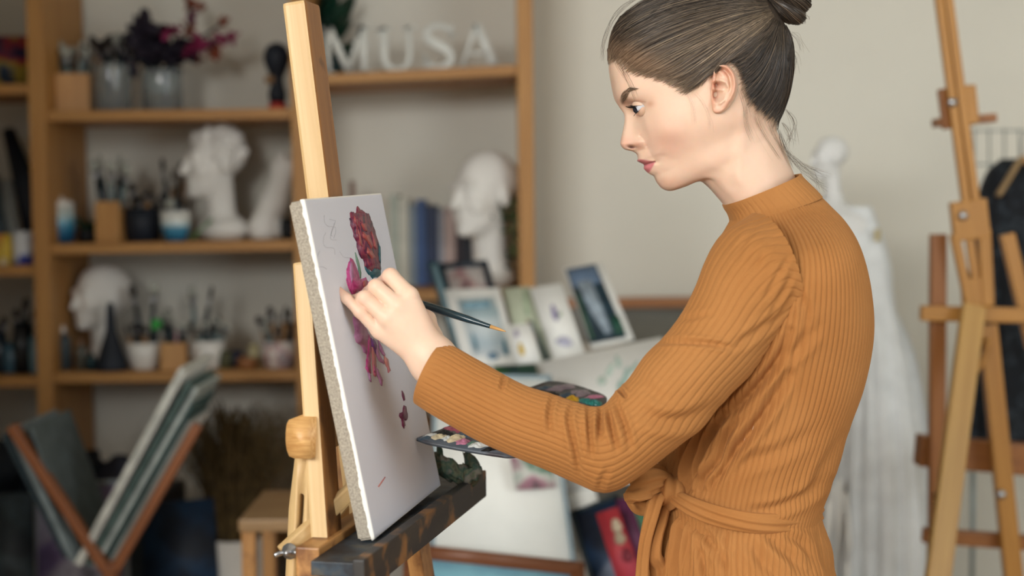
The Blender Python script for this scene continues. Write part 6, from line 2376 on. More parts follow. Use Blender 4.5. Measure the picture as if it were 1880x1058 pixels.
for pts in ([(948, 528), (946, 470), (942, 400), (935, 350)], [(946, 520), (938, 450), (928, 390), (905, 405)], [(948, 525), (950, 440), (948, 380), (940, 362)]):
    Pv = catmull(np.array([at(x, y, 3.98 + r_o.uniform(-0.03, 0.02)) for x, y in pts]), 16)
    tube('stem', Pv, 0.0022, m_brush_wd, vine, 6)
    for k in range(2, 16):
        leafy('leaf', Pv[k], [(r_o.normal(), r_o.normal() * 0.6 - 0.3, r_o.normal())], r_o.uniform(0.022, 0.04), 0.018, [m_green, m_green2, mat('dry_leaf', '#5c4a2c')][int(r_o.integers(0, 3))] if k < 4 else [m_green, m_green2][k % 2], vine, k)
ofx = xpx(648, 4.1)
o = lathe('slim_bottle', [(0, 0), (0.020, 0), (0.021, 0.2), (0.010, 0.25), (0.008, 0.305), (0, 0.305)], (ofx, 4.1, rest('c2', ofx)), mat('smoky_pink_glass', '#8c7468', rough=0.3))
tag(o, 'slim smoky pink bottle whose neck shows above the canvas', 'bottle')
# ------------------------------------------------------------------ pictures and prints stacked before the right bay
m_paper = mat('white_paper', '#ecede8', rough=0.85, var=0.02)
m_teal_fr = mat('dark_teal_frame', '#1f3c44', rough=0.4, var=0.15)
m_navy_fr = mat('navy_frame', '#182632', rough=0.4, var=0.15)
m_brown_fr = wood('brown_frame_wood', '#7c4c2e', '#5e3620', across=40, along=3)
m_wood_rail = wood('rail_wood', '#b07a4a', '#966038', across=40, along=3)


def daub(root, wm, items, z=0.003):
    """flat brush marks printed on a picture: (local polygon, material, name)."""
    for k, (poly, m, nm) in enumerate(items):
        prism(nm, poly, 0.0008, wm @ Matrix.Translation((0, 0, z + 0.0002 * k)), m, root)


def lp(wm, px, py):
    """pixel -> local coordinates on a picture plane."""
    n = np.array(wm.to_3x3().col[2])
    o = np.array(wm.translation)
    d = (px - 940.0) / FPX * RT + (529.0 - py) / FPX * UP + FWD
    t = ((o - CAM) @ n) / (d @ n)
    q = CAM + d * t - o
    return (q @ np.array(wm.to_3x3().col[0]), q @ np.array(wm.to_3x3().col[1]))


def ovalpx(wm, cx, cy, rx, ry, n=18, rot=0.0):
    out = []
    for i in range(n):
        a = -2 * math.pi * i / n
        x, y = rx * math.cos(a) * (1 + 0.15 * math.sin(3 * a)), ry * math.sin(a)
        out.append(lp(wm, cx + x * math.cos(rot) - y * math.sin(rot), cy + x * math.sin(rot) + y * math.cos(rot)))
    return out


# grey canvas with a wooden edge against the back wall
root, wm, L = panel('leaning_canvas', 'large grey canvas with a bare wooden edge, leaning against the wall', 'canvas', [(985, 566), (1420, 562), (1430, 1010), (985, 1010)], 4.20, 4.05, mat('grey_canvas', '#8f9088', rough=0.9, var=0.05), 0.02)
p0, p1 = Vector(at(985, 557, 4.19)), Vector(at(1420, 553, 4.19))
beam('wooden_edge', p0, p1, 0.03, 0.03, (0, 1, 0), m_wood_rail, root, 0.002)
beam('stretcher', Vector(at(1300, 570, 4.2)), Vector(at(1305, 1000, 4.08)), 0.03, 0.02, (0, 1, 0), m_wood_rail, root, 0.002)

# low wooden bench carrying the prints
bench = thing('low_bench', 'low white-topped bench carrying the prints in front of the shelves', 'bench', (0.05, 3.45, 0))
zb = zpx(950, 678, 3.20)
box('top', (0.08, 3.46, zb - 0.015), 1.05, 0.62, 0.03, m_white, bench, 0, 0.004)
for sx_ in (-0.40, 0.56):
    for sy_ in (3.20, 3.72):
        beam('leg', Vector((sx_, sy_, zb - 0.03)), Vector((sx_, sy_, 0)), 0.045, 0.045, (0, 1, 0), m_pine2, bench, 0.003)

m_dkpic = multi('dim_portrait', ['#141c26', '#1a2430', '#8a6a60', '#c4a8a0'], scale=7, rough=0.5, lo=0.4, hi=0.75)
panel('framed_picture', 'navy-framed picture with a pink and white image behind the prints', 'picture', [(803, 486), (895, 479), (934, 634), (842, 638)], 3.72, 3.60, multi('pink_white_image', ['#1a2230', '#2a3040', '#b48c8c', '#d0c8c4', '#d0c8c4'], scale=9, lo=0.3, hi=0.55), 0.018, m_navy_fr, 0.016)
panel('glazed_picture', 'teal-edged glazed frame leaning at the left of the prints', 'picture', [(785, 482), (806, 482), (858, 655), (836, 655)], 3.46, 3.36, mat('cool_glass_print', '#7d98a0', rough=0.2, coat=0.5), 0.012, m_teal_fr, 0.006)
m_water = gradz('pale_blue_watercolour', [(0.0, '#c9d0d2'), (0.25, '#aebfc6'), (0.5, '#c8d2d4'), (0.7, '#9fb6bc'), (1.0, '#c4cccc')], -0.08, 0.08, rough=0.8, noise=0.35, axis='Y')
root, wm, L = panel('watercolour_print', 'pale blue watercolour in a white mount, largest of the prints', 'print', [(816, 532), (917, 528), (952, 668), (852, 672)], 3.34, 3.25, m_water, 0.008, None, 0.0)
mount_in = [lp(wm, *p) for p in ((868, 655), (938, 652), (908, 545), (838, 549))]
prism('picture', mount_in, 0.002, wm @ Matrix.Translation((0, 0, 0.0015)), m_water, root)
for o_ in root.children:
    if o_.name.startswith('sheet'):
        o_.data.materials.clear()
        o_.data.materials.append(m_paper)
m_bl = mat('blue_wash', '#7fa0ae', rough=0.9, var=0.3, scale=40)
daub(root, wm, [([lp(wm, *p) for p in ((845, 556), (850, 570), (903, 566), (899, 551))], m_bl, 'wash'), (ovalpx(wm, 928, 640, 4, 16, rot=-0.2), mat('teal_wash', '#3f7080', var=0.3), 'wash'), (ovalpx(wm, 905, 655, 10, 7), mat('blue_grey_wash', '#6d8aa0', var=0.3), 'wash'), (ovalpx(wm, 872, 630, 4, 18, rot=-0.25), m_bl, 'wash')], 0.004)
root, wm, L = panel('botanical_print', 'pale green botanical print with a brown twig edge', 'print', [(921, 530), (972, 526), (1016, 668), (966, 672)], 3.38, 3.27, mat('pale_green_paper', '#c4ccb4', rough=0.85, var=0.08), 0.006)
daub(root, wm, [([lp(wm, *p) for p in ((971, 590), (978, 590), (1000, 640), (1012, 664), (1002, 668), (990, 640))], mat('twig_grey', '#4a5a5c', var=0.3), 'twig'), ([lp(wm, *p) for p in ((966, 588), (970, 588), (985, 625), (981, 627))], mat('twig_tan', '#b08a70', var=0.2), 'twig'), ([lp(wm, *p) for p in ((960, 535), (966, 535), (972, 580), (966, 580))], mat('sage_wash', '#a4b898', var=0.2), 'wash')])
root, wm, L = panel('small_print', 'small white print with a yellow figure in front of the blue watercolour', 'print', [(932, 597), (974, 594), (995, 666), (950, 669)], 3.22, 3.18, m_paper, 0.004)
daub(root, wm, [(ovalpx(wm, 957, 642, 5, 12, rot=-0.25), mat('ochre_wash', '#c8a83c', var=0.2), 'yellow_figure'), (ovalpx(wm, 948, 613, 4, 7), mat('lilac_wash', '#a8a0b8', var=0.2), 'wash')])
root, wm, L = panel('flower_print', 'white print with violet flowers between the green print and the waterfall picture', 'print', [(972, 529), (1031, 520), (1078, 660), (1018, 668)], 3.36, 3.26, m_paper, 0.006)
m_vio = mat('violet_wash', '#8a82a8', rough=0.9, var=0.3, scale=60)
daub(root, wm, [(ovalpx(wm, 1018, 575, 5, 16, rot=-0.3), m_vio, 'violet_bloom'), (ovalpx(wm, 1028, 578, 3, 5), mat('sage_wash2', '#9ab08a', var=0.2), 'wash'), (ovalpx(wm, 1036, 628, 15, 9, rot=0.2), mat('pale_violet_wash', '#b4b4c8', var=0.2), 'violet_bloom')])
m_fall = multi('waterfall_paint', ['#16303a', '#1d3844', '#3a5664', '#7d94a4', '#a8b4c0', '#2a4858'], scale=3.2, rough=0.6, stretch=(6, 1.2, 1), lo=0.28, hi=0.72)
root, wm, L = panel('waterfall_picture', 'dark blue-green waterfall picture with a white border', 'picture', [(1034, 492), (1104, 482), (1164, 622), (1086, 640)], 3.44, 3.32, m_paper, 0.008)
daub(root, wm, [([lp(wm, *p) for p in ((1039, 496), (1084, 632), (1151, 620), (1093, 486))], mat('waterfall_dark', '#1c3440', rough=0.6, var=0.35, scale=30), 'picture'),
                ([lp(wm, *p) for p in ((1041, 497), (1052, 530), (1106, 520), (1092, 488))], mat('waterfall_sky', '#5c7088', var=0.2, scale=30), 'sky_patch'),
                ([lp(wm, *p) for p in ((1058, 520), (1082, 570), (1112, 615), (1124, 612), (1104, 560), (1084, 515))], mat('waterfall_foam', '#93a2ae', var=0.25, scale=40), 'water_streak'),
                ([lp(wm, *p) for p in ((1056, 540), (1068, 580), (1086, 625), (1092, 624), (1076, 580), (1062, 538))], mat('waterfall_moss', '#35543e', var=0.3, scale=40), 'moss_patch'),
                ([lp(wm, *p) for p in ((1120, 580), (1130, 618), (1149, 612), (1136, 580))], mat('waterfall_moss2', '#1e4a3c', var=0.3, scale=40), 'moss_patch')])
root, wm, L = panel('dark_green_print', 'dark green foliage print half hidden by the raised forearm', 'print', [(905, 672), (982, 668), (1000, 730), (925, 738)], 3.12, 3.06, multi('foliage_print', ['#12303a', '#1a3a38', '#2a5a34', '#4a7a44'], scale=16), 0.005)
# big sheet with a faint plant and the large blank canvas below
root, wm, L = panel('plant_drawing', 'large white sheet with a faint green plant drawing, under the waterfall picture', 'drawing', [(985, 668), (1215, 617), (1300, 870), (1040, 900)], 3.16, 2.96, m_paper, 0.006)
for k, (cx, cy, rx, ry, rt) in enumerate([(1120, 680, 5, 14, 0.5), (1135, 665, 4, 12, -0.3), (1150, 690, 5, 16, 0.2), (1105, 700, 8, 8, 0), (1165, 675, 4, 13, 0.6), (1140, 710, 7, 12, 0.1)]):
    daub(root, wm, [(ovalpx(wm, cx, cy, rx, ry, rot=rt), mat('faint_leaf_%d' % k, ['#b4c8bc', '#a8c0b4', '#9ab8b0'][k % 3], var=0.15), 'leaf_mark')], 0.002 + 0.0002 * k)
root, wm, L = panel('blank_canvas', 'large blank white canvas with blue-grey edges standing behind the easel', 'canvas', [(795, 690), (1012, 690), (1060, 1060), (790, 1060)], 3.00, 2.80, mat('blank_canvas_white', '#eceee8', rough=0.8, var=0.02), 0.02, mat('blue_grey_edge', '#8fa2aa', rough=0.7, var=0.1), 0.008, back=mat('canvas_back', '#b8b4a8'))
root, wm, L = panel('pasted_print', 'small green and pink print taped on the blank canvas', 'print', [(936, 838), (1012, 846), (1020, 896), (946, 900)], 2.88, 2.86, multi('pasted_image', ['#3a5a50', '#6a8a78', '#c8ccc4', '#a87888', '#2a4440'], scale=14), 0.003)
root, wm, L = panel('sea_painting', 'brown-framed painting of a blue and turquoise sea standing lowest', 'painting', [(740, 998), (1072, 1034), (1082, 1240), (740, 1210)], 2.66, 2.56, gradz('sea_bands', [(0.0, '#2a6a90'), (0.3, '#4a9ac0'), (0.5, '#a8d0d8'), (0.62, '#4f9cc4'), (0.8, '#8cc4d4'), (1.0, '#5c88a8')], -0.12, 0.10, rough=0.4, noise=0.25, axis='Y'), 0.025, m_brown_fr, 0.026)
# red poster group
root, wm, L = panel('framed_photo', 'black-framed dark blue picture leaning beside the red poster', 'picture', [(1046, 942), (1134, 908), (1200, 1100), (1105, 1140)], 2.92, 2.80, multi('dark_blue_image', ['#0e1420', '#141c2c', '#1c3450', '#8a94a8', '#101624'], scale=6, lo=0.3, hi=0.75), 0.02, mat('blackish_frame', '#16262e', rough=0.4, var=0.2), 0.009)
root, wm, L = panel('red_poster', 'red poster with a pale figure leaning in front of the dark picture', 'poster', [(1094, 944), (1134, 930), (1185, 1075), (1140, 1090)], 2.78, 2.72, multi('red_print', ['#8e2630', '#a82e36', '#a83a4a'], scale=10), 0.004)
daub(root, wm, [(ovalpx(wm, 1132, 966, 9, 14, rot=-0.3), mat('pale_figure', '#b8a890', var=0.15), 'figure_shape'), (ovalpx(wm, 1138, 988, 10, 13, rot=-0.3), mat('pale_figure2', '#a89880', var=0.15), 'figure_shape'), (ovalpx(wm, 1152, 1020, 10, 14, rot=-0.3), mat('deep_red', '#6e2430', var=0.2), 'dark_shape')])
panel('purple_poster', 'purple poster edge beside the red poster', 'poster', [(1131, 918), (1156, 912), (1198, 1040), (1160, 1050)], 2.84, 2.79, mat('purple_print', '#5e2a4c', rough=0.5, var=0.3, scale=14), 0.004)
panel('white_card', 'white card standing between the blank canvas and the black-framed picture', 'card', [(1030, 886), (1085, 880), (1110, 950), (1055, 958)], 2.98, 2.93, m_paper, 0.004)
panel('green_card', 'small mint green card behind the sash bow', 'card', [(1160, 930), (1200, 925), (1215, 985), (1172, 990)], 2.95, 2.91, mat('mint_card', '#6fae8c', rough=0.7), 0.004)
stand_ = thing('picture_stand', 'dark low stand under the leaning red poster and pictures', 'stand', (0.3, 2.85, 0))
box('top', (0.30, 2.88, zpx(1150, 1120, 2.85)), 0.62, 0.30, 0.025, m_navy, stand_, 0, 0.003)
for sx_ in (0.03, 0.57):
    for sy_ in (2.76, 3.0):
        beam('leg', Vector((sx_, sy_, zpx(1150, 1120, 2.85) - 0.012)), Vector((sx_, sy_, 0)), 0.03, 0.03, (0, 1, 0), m_navy, stand_, 0.002)

# ------------------------------------------------------------------ V-shaped rack of canvases, bottom left
YR = 3.30
m_rack = wood('rack_brown', '#9a5e34', '#7a4626', across=40, along=3)
rack = thing('canvas_rack', 'brown V-shaped wooden rack full of canvases below the shelves', 'rack', (xpx(195, YR), YR, 0))
for Yk in (3.16, 3.46):
    beam('arm', Vector(at(196, 1046, Yk)), Vector(at(22, 782, Yk)), 0.03, 0.022, (0, 1, 0), m_rack, rack, 0.003)
    beam('arm', Vector(at(212, 1046, Yk)), Vector(at(364, 780, Yk)), 0.03, 0.022, (0, 1, 0), m_rack, rack, 0.003)
    a = at(204, 1036, Yk)
    beam('foot', Vector(a), Vector((a[0], Yk, 0)), 0.04, 0.03, (0, 1, 0), m_rack, rack, 0.003)
a, b_ = at(204, 1050, 3.16), at(204, 1050, 3.46)
beam('rail', Vector(a), Vector(b_), 0.03, 0.05, (1, 0, 0), m_rack, rack, 0.003)
edges = [((176, 1008), (362, 664), 17, '#c2c4bc', 'white-edged canvas, outermost on the right arm of the rack'), ((192, 1012), (372, 690), 9, '#5a706c', 'grey-teal canvas second in the right arm of the rack'), ((203, 1014), (382, 700), 11, '#aab4b0', 'pale grey-green canvas in the right arm of the rack'),
         ((213, 1016), (374, 730), 7, '#46605e', 'slim teal canvas in the right arm of the rack'), ((220, 1020), (366, 762), 7, '#a0a8a4', 'pale grey canvas next to the right arm of the rack'),
         ((170, 1002), (60, 770), 16, '#7a878a', 'blue-grey canvas in the left arm of the rack'), ((182, 1008), (92, 768), 8, '#5e6a6c', 'slate grey canvas in the left arm of the rack'), ((152, 1000), (42, 782), 10, '#3a4a52', 'dark blue-grey canvas in the left arm of the rack')]
for i, (p, q, wpx, c, lb) in enumerate(edges):
    A_, B_ = at(p[0], p[1], 3.30), at(q[0], q[1], 3.30)
    t = thing('racked_canvas', lb, 'canvas', A_)
    wd = wpx / FPX * 3.15
    mm = mat('racked_edge_%d' % i, c, rough=0.8, var=0.2, scale=22)
    beam('stretcher', Vector(A_), Vector(B_), 0.30 - 0.02 * i % 0.1, wd * 0.75, (0, 1, 0), mm, t, 0.002)
    off = Vector(((B_ - A_)[2], 0, -(B_ - A_)[0])).normalized() * (wd * 0.43)
    beam('canvas_face', Vector(A_) + off, Vector(B_) + off, 0.295 - 0.02 * i % 0.1, wd * 0.10, (0, 1, 0), m_paper if i in (0, 4) else mm, t, 0.0005)
# dried grass in a white pot
GX, GY = xpx(430, 3.62, 900), 3.62
gz = zpx(430, 985, GY)
gp = thing('dried_grass_pot', 'bushy dried brown grass in a white pot beside the canvas rack', 'plant', (GX, GY, 0))
lathe('pot', [(0, 0), (0.060, 0), (0.066, 0.02), (0.072, gz), (0.066, gz), (0.060, 0.03), (0, 0.03)], (GX, GY, 0), m_white, gp)
m_dry = mat('dry_grass', '#4a3c22', rough=0.8, var=0.45, scale=30, col2='#6e5a34')
acc = Acc()
r_o = np.random.default_rng(31)
for k in range(620):
    a = r_o.uniform(0, 6.28)
    rr_ = r_o.uniform(0, 0.055)
    L_ = r_o.uniform(0.22, 0.40)
    out_ = r_o.uniform(0.03, 0.20)
    p0 = np.array([GX + rr_ * math.cos(a), GY + rr_ * math.sin(a), gz - 0.02])
    dirn = np.array([math.cos(a), 0.5 * math.sin(a), 0])
    P = np.array([p0, p0 + dirn * out_ * 0.35 + [0, 0, L_ * 0.6], p0 + dirn * out_ * 0.8 + [0, 0, L_ * 0.92], p0 + dirn * out_ * 1.2 + [0, 0, L_ * r_o.uniform(0.55, 0.9)]])
    V, F, T = tube_arrays(catmull(P, 9), np.linspace(0.0028, 0.0008, 9), 4, 0.3, cap=False)
    acc.add(V, F)
o = link('grass', acc.mesh('grass', (GX, GY, gz)), m_dry, gp, Matrix.Translation((GX, GY, gz)), smooth=True)
o['kind'] = 'stuff'

# stool
SX, SY = xpx(535, 3.0, 950), 3.0
sz = zpx(530, 945, 2.9)
stool = thing('wooden_stool', 'plain wooden stool behind the foot of the easel', 'stool', (SX, SY, 0))
box('seat', (SX, SY, sz - 0.012), 0.17, 0.30, 0.026, wood('stool_top', '#a98a62', '#8c6c46', across=30, along=3), stool, 0, 0.004)
for sx_ in (-0.068, 0.068):
    for sy_ in (-0.12, 0.12):
        beam('leg', Vector((SX + sx_, SY + sy_, sz - 0.025)), Vector((SX + sx_ * 1.05, SY + sy_, 0)), 0.028, 0.028, (0, 1, 0), m_pine2, stool, 0.003)
    beam('rail', Vector((SX + sx_, SY - 0.12, sz * 0.4)), Vector((SX + sx_, SY + 0.12, sz * 0.4)), 0.02, 0.015, (0, 0, 1), m_pine2, stool, 0.002)

# dark things on the floor level, bottom left
def heap(name, label, cat, px, py, Y, rx, ry, rz_, m, seed):
    r__ = np.random.default_rng(seed)
    nu, nv = 40, 56
    th = np.linspace(0.02, math.pi - 0.02, nu)[:, None]
    ph = (np.arange(nv) / nv * 2 * np.pi)[None, :]
    D = np.stack([np.sin(th) * np.cos(ph), np.sin(th) * np.sin(ph), np.cos(th) + 0 * ph], -1)
    k = 1.0 + 0 * ph * th
    for q in range(7):
        kk = r__.normal(size=3) * 4.5
        k = k + 0.06 * np.sin(D @ kk + r__.uniform(0, 6))
    P = D * k[..., None] * np.array([rx, ry, rz_])
    P[..., 2] = np.maximum(P[..., 2], -rz_ * 0.85)
    c = at(px, py, Y)
    o = link(name, np_mesh(name, P.reshape(-1, 3), grid_faces(nu, nv)), m, None, Matrix.Translation(Vector(c)), smooth=True)
    return tag(o, label, cat)


m_cloth_dk = mat('dark_navy_cloth', '#141c24', rough=0.9, var=0.35, scale=12)
chest = thing('low_chest', 'long dark low chest under the shelves carrying bundles', 'chest', (-1.15, 3.72, 0))
cz_ = zpx(120, 905, 3.70)
box('body', (-1.25, 3.73, cz_ / 2), 0.70, 0.26, cz_, m_navy, chest, 0, 0.006)
for k in range(3):
    dw = box('drawer', (-1.475 + 0.225 * k, 3.597, cz_ * 0.6), 0.215, 0.012, cz_ * 0.62, m_slate, chest, 0, 0.003)
    lathe('knob', [(0, 0.014), (0.009, 0.012), (0.010, 0.006), (0.004, 0.0), (0, 0)], None, m_metal, dw, 16, wm=Matrix.Translation((-1.475 + 0.225 * k, 3.590, cz_ * 0.6)) @ Matrix.Rotation(math.pi / 2, 4, 'X'))
heap('dark_bundle', 'dark navy cloth bundle at the left end of the low chest', 'bundle', 8, 868, 3.70, 0.085, 0.085, 0.085, m_cloth_dk, 1)
heap('dark_bundle', 'black cloth bundle behind the V of the rack', 'bundle', 130, 862, 3.70, 0.068, 0.09, 0.06, m_cloth_dk, 2)
heap('dark_bundle', 'dusky cloth bundle behind the right arm of the rack', 'bundle', 222, 876, 3.72, 0.055, 0.07, 0.055, mat('dusky_cloth', '#2a2c38', rough=0.9, var=0.3), 3)
panel('purple_picture', 'white and purple abstract picture standing behind the left arm of the rack', 'picture', [(62, 890), (230, 880), (240, 1130), (62, 1130)], 3.54, 3.50, multi('purple_abstract', ['#1a1c2c', '#3a2c4c', '#6a5a7c', '#a8a4b0', '#20202c'], scale=5, lo=0.3, hi=0.7), 0.015, mat('pale_frame', '#9aa4a8', rough=0.6), 0.010)
panel('dark_portfolio', 'dark blue portfolio standing behind the right arm of the rack', 'portfolio', [(262, 925), (392, 915), (402, 1130), (262, 1130)], 3.56, 3.52, multi('portfolio_blue', ['#10161e', '#142234', '#1c3c5c', '#10161e'], scale=6), 0.02)
panel('dark_portfolio', 'blackish portfolio at the far left below the shelves', 'portfolio', [(-40, 905), (58, 905), (60, 1140), (-40, 1140)], 3.50, 3.44, multi('portfolio_grey', ['#141c22', '#1c262c', '#3c4a50', '#141c22'], scale=7), 0.02)

# ------------------------------------------------------------------ dress form with white gown
DY = 3.60
dx = xpx(1562, DY, 500)
gown_t = thing('dress_form', 'white mannequin wearing a long white tulle gown by the wall', 'mannequin', (dx, DY, 0))
m_manq = mat('mannequin_white', '#dcdedc', rough=0.5, var=0.03)
V, F = plaster_head('bald', 3)
Hh = zpx(1522, 246, DY) - zpx(1522, 372, DY)
s = Hh / 1.6
Vl = V * s
Vl[:, 2] += 0.6 * s
hx, hz = xpx(1522, DY, 300), zpx(1522, 376, DY)
link('head', np_mesh('head', Vl, F), m_manq, gown_t, Matrix.Translation((hx, DY, hz)) @ Matrix.Rotation(0.3, 4, 'Z'), smooth=True)


def ring_loft(name, R, m, parent, fold=0.0, nf=18, seed=0, nrow=70, ncol=150, e=2.0):
    """rings: (px left, px right, py, half depth m) at depth DYr."""
    r__ = np.random.default_rng(seed)
    Rn = catmull(np.array([[xpx(a, Yr, py), xpx(b_, Yr, py), zpx((a + b_) / 2, py, Yr), dpt, Yr] for a, b_, py, dpt, Yr in R]), nrow)
    t = np.arange(ncol) / ncol * 2 * np.pi
    row = np.linspace(0, 1, nrow)[:, None]
    w = fold * row * (np.sin(nf * t + 2 * np.sin(3 * t))[None, :] + 0.5 * np.sin(nf * 1.7 * t + 1)[None, :] + 0.4 * np.sin(5 * row * 3 + 7 * t[None, :]))
    cx, hw = (Rn[:, 0] + Rn[:, 1]) / 2, (Rn[:, 1] - Rn[:, 0]) / 2
    X = cx[:, None] + hw[:, None] * np.cos(t)[None, :] * (1 + w)
    Yq = Rn[:, 4][:, None] + Rn[:, 3][:, None] * np.sin(t)[None, :] * (1 + w)
    Zq = np.repeat(Rn[:, 2][:, None], ncol, 1)
    P = np.stack([X, Yq, Zq], -1).reshape(-1, 3)
    o = P.mean(0)
    return link(name, np_mesh(name, P - o, grid_faces(nrow, ncol)), m, parent, Matrix.Translation(Vector(o)), smooth=True)


ring_loft('torso', [(1508, 1545, 368, 0.03, DY), (1500, 1575, 385, 0.05, DY), (1485, 1605, 402, 0.07, DY), (1490, 1612, 440, 0.08, DY), (1500, 1612, 500, 0.08, DY), (1510, 1605, 540, 0.07, DY)], m_manq, gown_t, 0.0)
m_tulle = mat('white_tulle', '#dadfe0', rough=0.9, var=0.06, scale=20, alpha=1.0)
ring_loft('bodice', [(1490, 1618, 428, 0.085, DY), (1494, 1624, 470, 0.09, DY), (1502, 1626, 520, 0.085, DY), (1510, 1628, 560, 0.082, DY)], m_tulle, gown_t, 0.02, 26, 2)
ring_loft('gown_skirt', [(1508, 1622, 540, 0.085, DY), (1500, 1650, 590, 0.10, DY), (1492, 1676, 660, 0.13, DY), (1485, 1692, 760, 0.16, DY), (1478, 1700, 880, 0.18, DY), (1470, 1706, 1058, 0.20, DY), (1460, 1712, 1400, 0.22, DY)], m_tulle, gown_t, 0.075, 17, 3)
ring_loft('veil', [(1548, 1600, 380, 0.03, DY - 0.02), (1552, 1630, 470, 0.05, DY - 0.04), (1560, 1640, 560, 0.06, DY - 0.08), (1556, 1668, 700, 0.08, DY - 0.14), (1545, 1690, 900, 0.10, DY - 0.18), (1540, 1695, 1200, 0.11, DY - 0.2)], m_tulle, gown_t, 0.10, 11, 5)
tube('stand_pole', [(dx, DY, 0.03), (dx, DY, zpx(1562, 900, DY))], 0.015, m_metal, gown_t, 14)
lathe('stand_base', [(0, 0), (0.14, 0), (0.14, 0.012), (0.03, 0.03), (0, 0.03)], (dx, DY, 0), m_metal, gown_t)
for k, (x0, y0, x1, y1) in enumerate([(1528, 890, 1512, 1058), (1540, 880, 1530, 1058), (1552, 905, 1556, 1058), (1520, 920, 1500, 1058)]):
    tube('ribbon', [at(x0, y0, DY - 0.26), at((x0 + x1) / 2 + 4, (y0 + y1) / 2, DY - 0.27), at(x1, y1, DY - 0.27), at(x1, y1 + 120, DY - 0.25)], 0.006, m_paper, gown_t, 8, 0.4, smooth_n=18)
box('label_tag', at(1611, 432, DY - 0.09), 0.014, 0.003, 0.03, mat('straw_tag', '#b0a070'), gown_t, 0.2, 0.001)

# ------------------------------------------------------------------ wire rail with a black lace dress on a hanger
m_wire = mat('grey_wire', '#7c8a8c', rough=0.4, metal=0.6, var=0.1)
WY = 3.75
gridr = thing('wire_grid', 'grey wire grid panel on the wall behind the black dress', 'wire grid', (xpx(1850, WY, 300), WY + 0.02, zpx(1850, 700, WY)))
for k in range(7):
    tube('wire', [at(1788 + 28 * k, 236, WY), at(1790 + 28 * k, 700, WY)], 0.0022, m_wire, gridr, 6)
for k in range(6):
    tube('wire', [at(1784, 240 + 62 * k, WY), at(1960, 240 + 62 * k, WY)], 0.0022, m_wire, gridr, 6)
for k in range(2):
    tube('leg', [at(1788 + 168 * k, 690, WY), (xpx(1788 + 168 * k, WY, 690), WY, 0.0)], 0.006, m_wire, gridr, 8)
m_lace = multi('black_lace', ['#0a0e14', '#10161e', '#0c1118', '#2a343c', '#0a0e14'], scale=38, rough=0.9, lo=0.3, hi=0.75, detail=1.5)
HY = 3.55
blk = thing('black_dress', 'black lace dress hanging on a wooden hanger from the wire grid', 'dress', (xpx(1850, HY, 700), HY, zpx(1850, 800, HY)))
ring_loft('cloth', [(1838, 1880, 292, 0.03, HY), (1812, 1905, 318, 0.05, HY), (1796, 1925, 370, 0.06, HY), (1790, 1930, 450, 0.07, HY), (1775, 1935, 560, 0.08, HY), (1762, 1950, 680, 0.09, HY), (1752, 1960, 812, 0.10, HY)], m_lace, blk, 0.07, 13, 8)
beam('hanger_arm', Vector(at(1832, 360, HY - 0.08)), Vector(at(1876, 288, HY - 0.06)), 0.018, 0.012, (0, 1, 0), wood('hanger_wood', '#a08458', '#86683e'), blk, 0.004)
beam('hanger_arm', Vector(at(1876, 288, HY - 0.06)), Vector(at(1935, 352, HY - 0.06)), 0.018, 0.012, (0, 1, 0), m_pine2, blk, 0.004)
tube('hanger_hook', [at(1876, 290, HY - 0.06), at(1876, 262, HY), at(1884, 246, WY - 0.01), at(1890, 252, WY + 0.01)], 0.0025, m_metal, blk, 8, smooth_n=16)

# ------------------------------------------------------------------ second easel, seen from behind
m_e2 = wood('amber_easel_wood', '#b8853e', '#9e6c2c', across=60, along=2.5)
m_e2b = wood('red_brown_easel_wood', '#9a6430', '#804e24', across=50, along=2.5)
m_e2l = wood('light_easel_leg', '#c09a58', '#a88044', across=60, along=2.5)
EY = 2.95
e2 = thing('studio_easel', 'amber wooden studio easel seen from behind, beside the white gown', 'easel', (xpx(1790, EY, 700), EY, 0))


def bar(name, a, b_, w, t, m, Ya=EY, Yb=None, bev=0.003):
    return beam(name, Vector(at(a[0], a[1], Ya)), Vector(at(b_[0], b_[1], Yb or Ya)), t, w, (0, 1, 0), m, e2, bev)


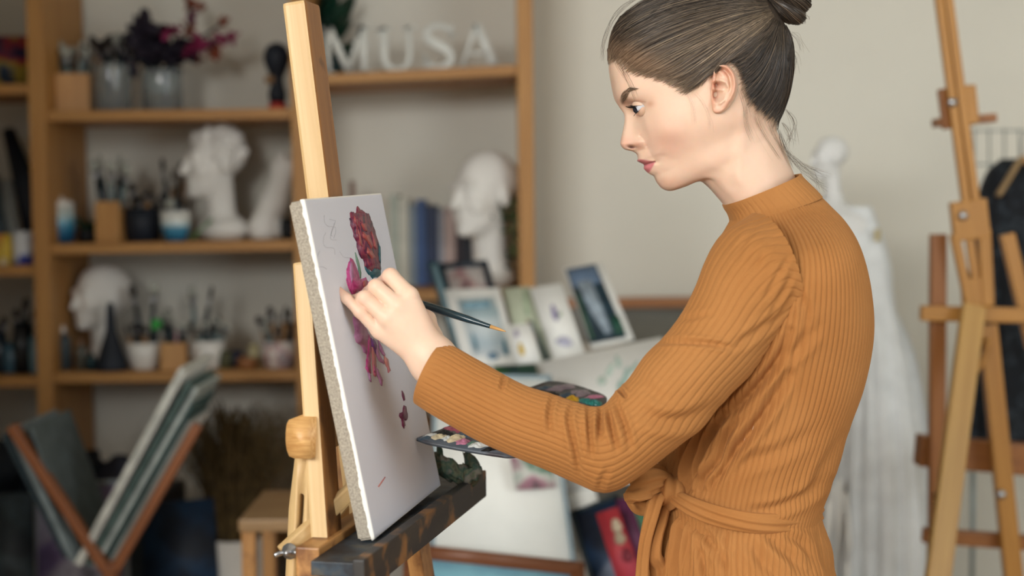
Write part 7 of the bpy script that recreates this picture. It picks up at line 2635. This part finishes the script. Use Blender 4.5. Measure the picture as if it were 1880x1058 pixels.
P1 = FPX / EY
bar('mast_rail', (1716, -60), (1773, 375), 14 / P1, 0.02, m_e2, EY)
bar('mast_rail', (1733, -60), (1791, 375), 15 / P1, 0.02, m_e2, EY)
bar('mast_core', (1725, -60), (1782, 375), 8 / P1, 0.012, m_e2b, EY + 0.006)
bar('clamp_block', (1750, 160), (1760, 234), 58 / P1, 0.02, m_e2b, EY + 0.022)
bar('clamp_block', (1775, 157), (1782, 228), 28 / P1, 0.022, m_e2, EY + 0.005)
bar('clamp_bar', (1716, 226), (1824, 217), 16 / P1, 0.05, m_e2b, EY + 0.05)
bar('body_block', (1776, 368), (1784, 440), 66 / P1, 0.022, m_e2, EY + 0.0)
bar('body_side', (1752, 430), (1780, 562), 16 / P1, 0.02, m_e2, EY)
bar('body_side', (1806, 420), (1813, 562), 22 / P1, 0.02, m_e2, EY)
bar('body_middle', (1780, 436), (1792, 520), 16 / P1, 0.014, m_e2, EY + 0.004)
bar('body_foot', (1790, 510), (1794, 566), 52 / P1, 0.02, m_e2, EY + 0.003)
bar('side_post', (1722, 430), (1719, 965), 29 / P1, 0.024, m_e2b, EY + 0.04)
bar('side_post', (1848, 430), (1898, 640), 26 / P1, 0.024, m_e2, EY + 0.04)
bar('cross_rail', (1690, 575), (1925, 580), 28 / P1, 0.024, m_e2, EY + 0.012)
bar('tray_rail', (1684, 826), (1940, 848), 58 / P1, 0.05, m_e2b, EY + 0.09)
bar('lower_rail', (1694, 982), (1930, 1000), 28 / P1, 0.024, m_e2b, EY + 0.05)
a, b_ = at(1787, 562, EY - 0.02), at(1722, 1058, EY - 0.22)
b_ = a + (b_ - a) * (a[2] / (a[2] - b_[2]))
beam('rear_leg', Vector(a), Vector(b_), 0.022, 42 / P1, (0, 1, 0), m_e2l, e2, 0.003)
a, b_ = at(1812, 596, EY + 0.02), at(1860, 1058, EY + 0.02)
b_ = a + (b_ - a) * (a[2] / (a[2] - b_[2]))
beam('front_leg', Vector(a), Vector(b_), 0.024, 34 / P1, (0, 1, 0), m_e2, e2, 0.003)
a, b_ = at(1722, 900, EY + 0.04), at(1716, 1058, EY + 0.04)
b_ = a + (b_ - a) * (a[2] / (a[2] - b_[2]))
beam('front_leg', Vector(a), Vector(b_), 0.024, 29 / P1, (0, 1, 0), m_e2b, e2, 0.003)
tube('brace', [at(1784, 690, EY), at(1798, 672, EY), at(1810, 648, EY), at(1816, 622, EY)], 0.007, m_e2, e2, 10, smooth_n=14)
for x, y, Yk in ((1748, 188, EY - 0.012), (1768, 396, EY - 0.014), (1838, 908, EY)):
    lathe('bolt', [(0, 0.008), (0.007, 0.007), (0.010, 0.002), (0.010, 0), (0, 0)], None, m_metal, e2, 18, wm=Matrix.Translation(Vector(at(x, y, Yk))) @ Matrix.Rotation(math.pi / 2, 4, 'X'))
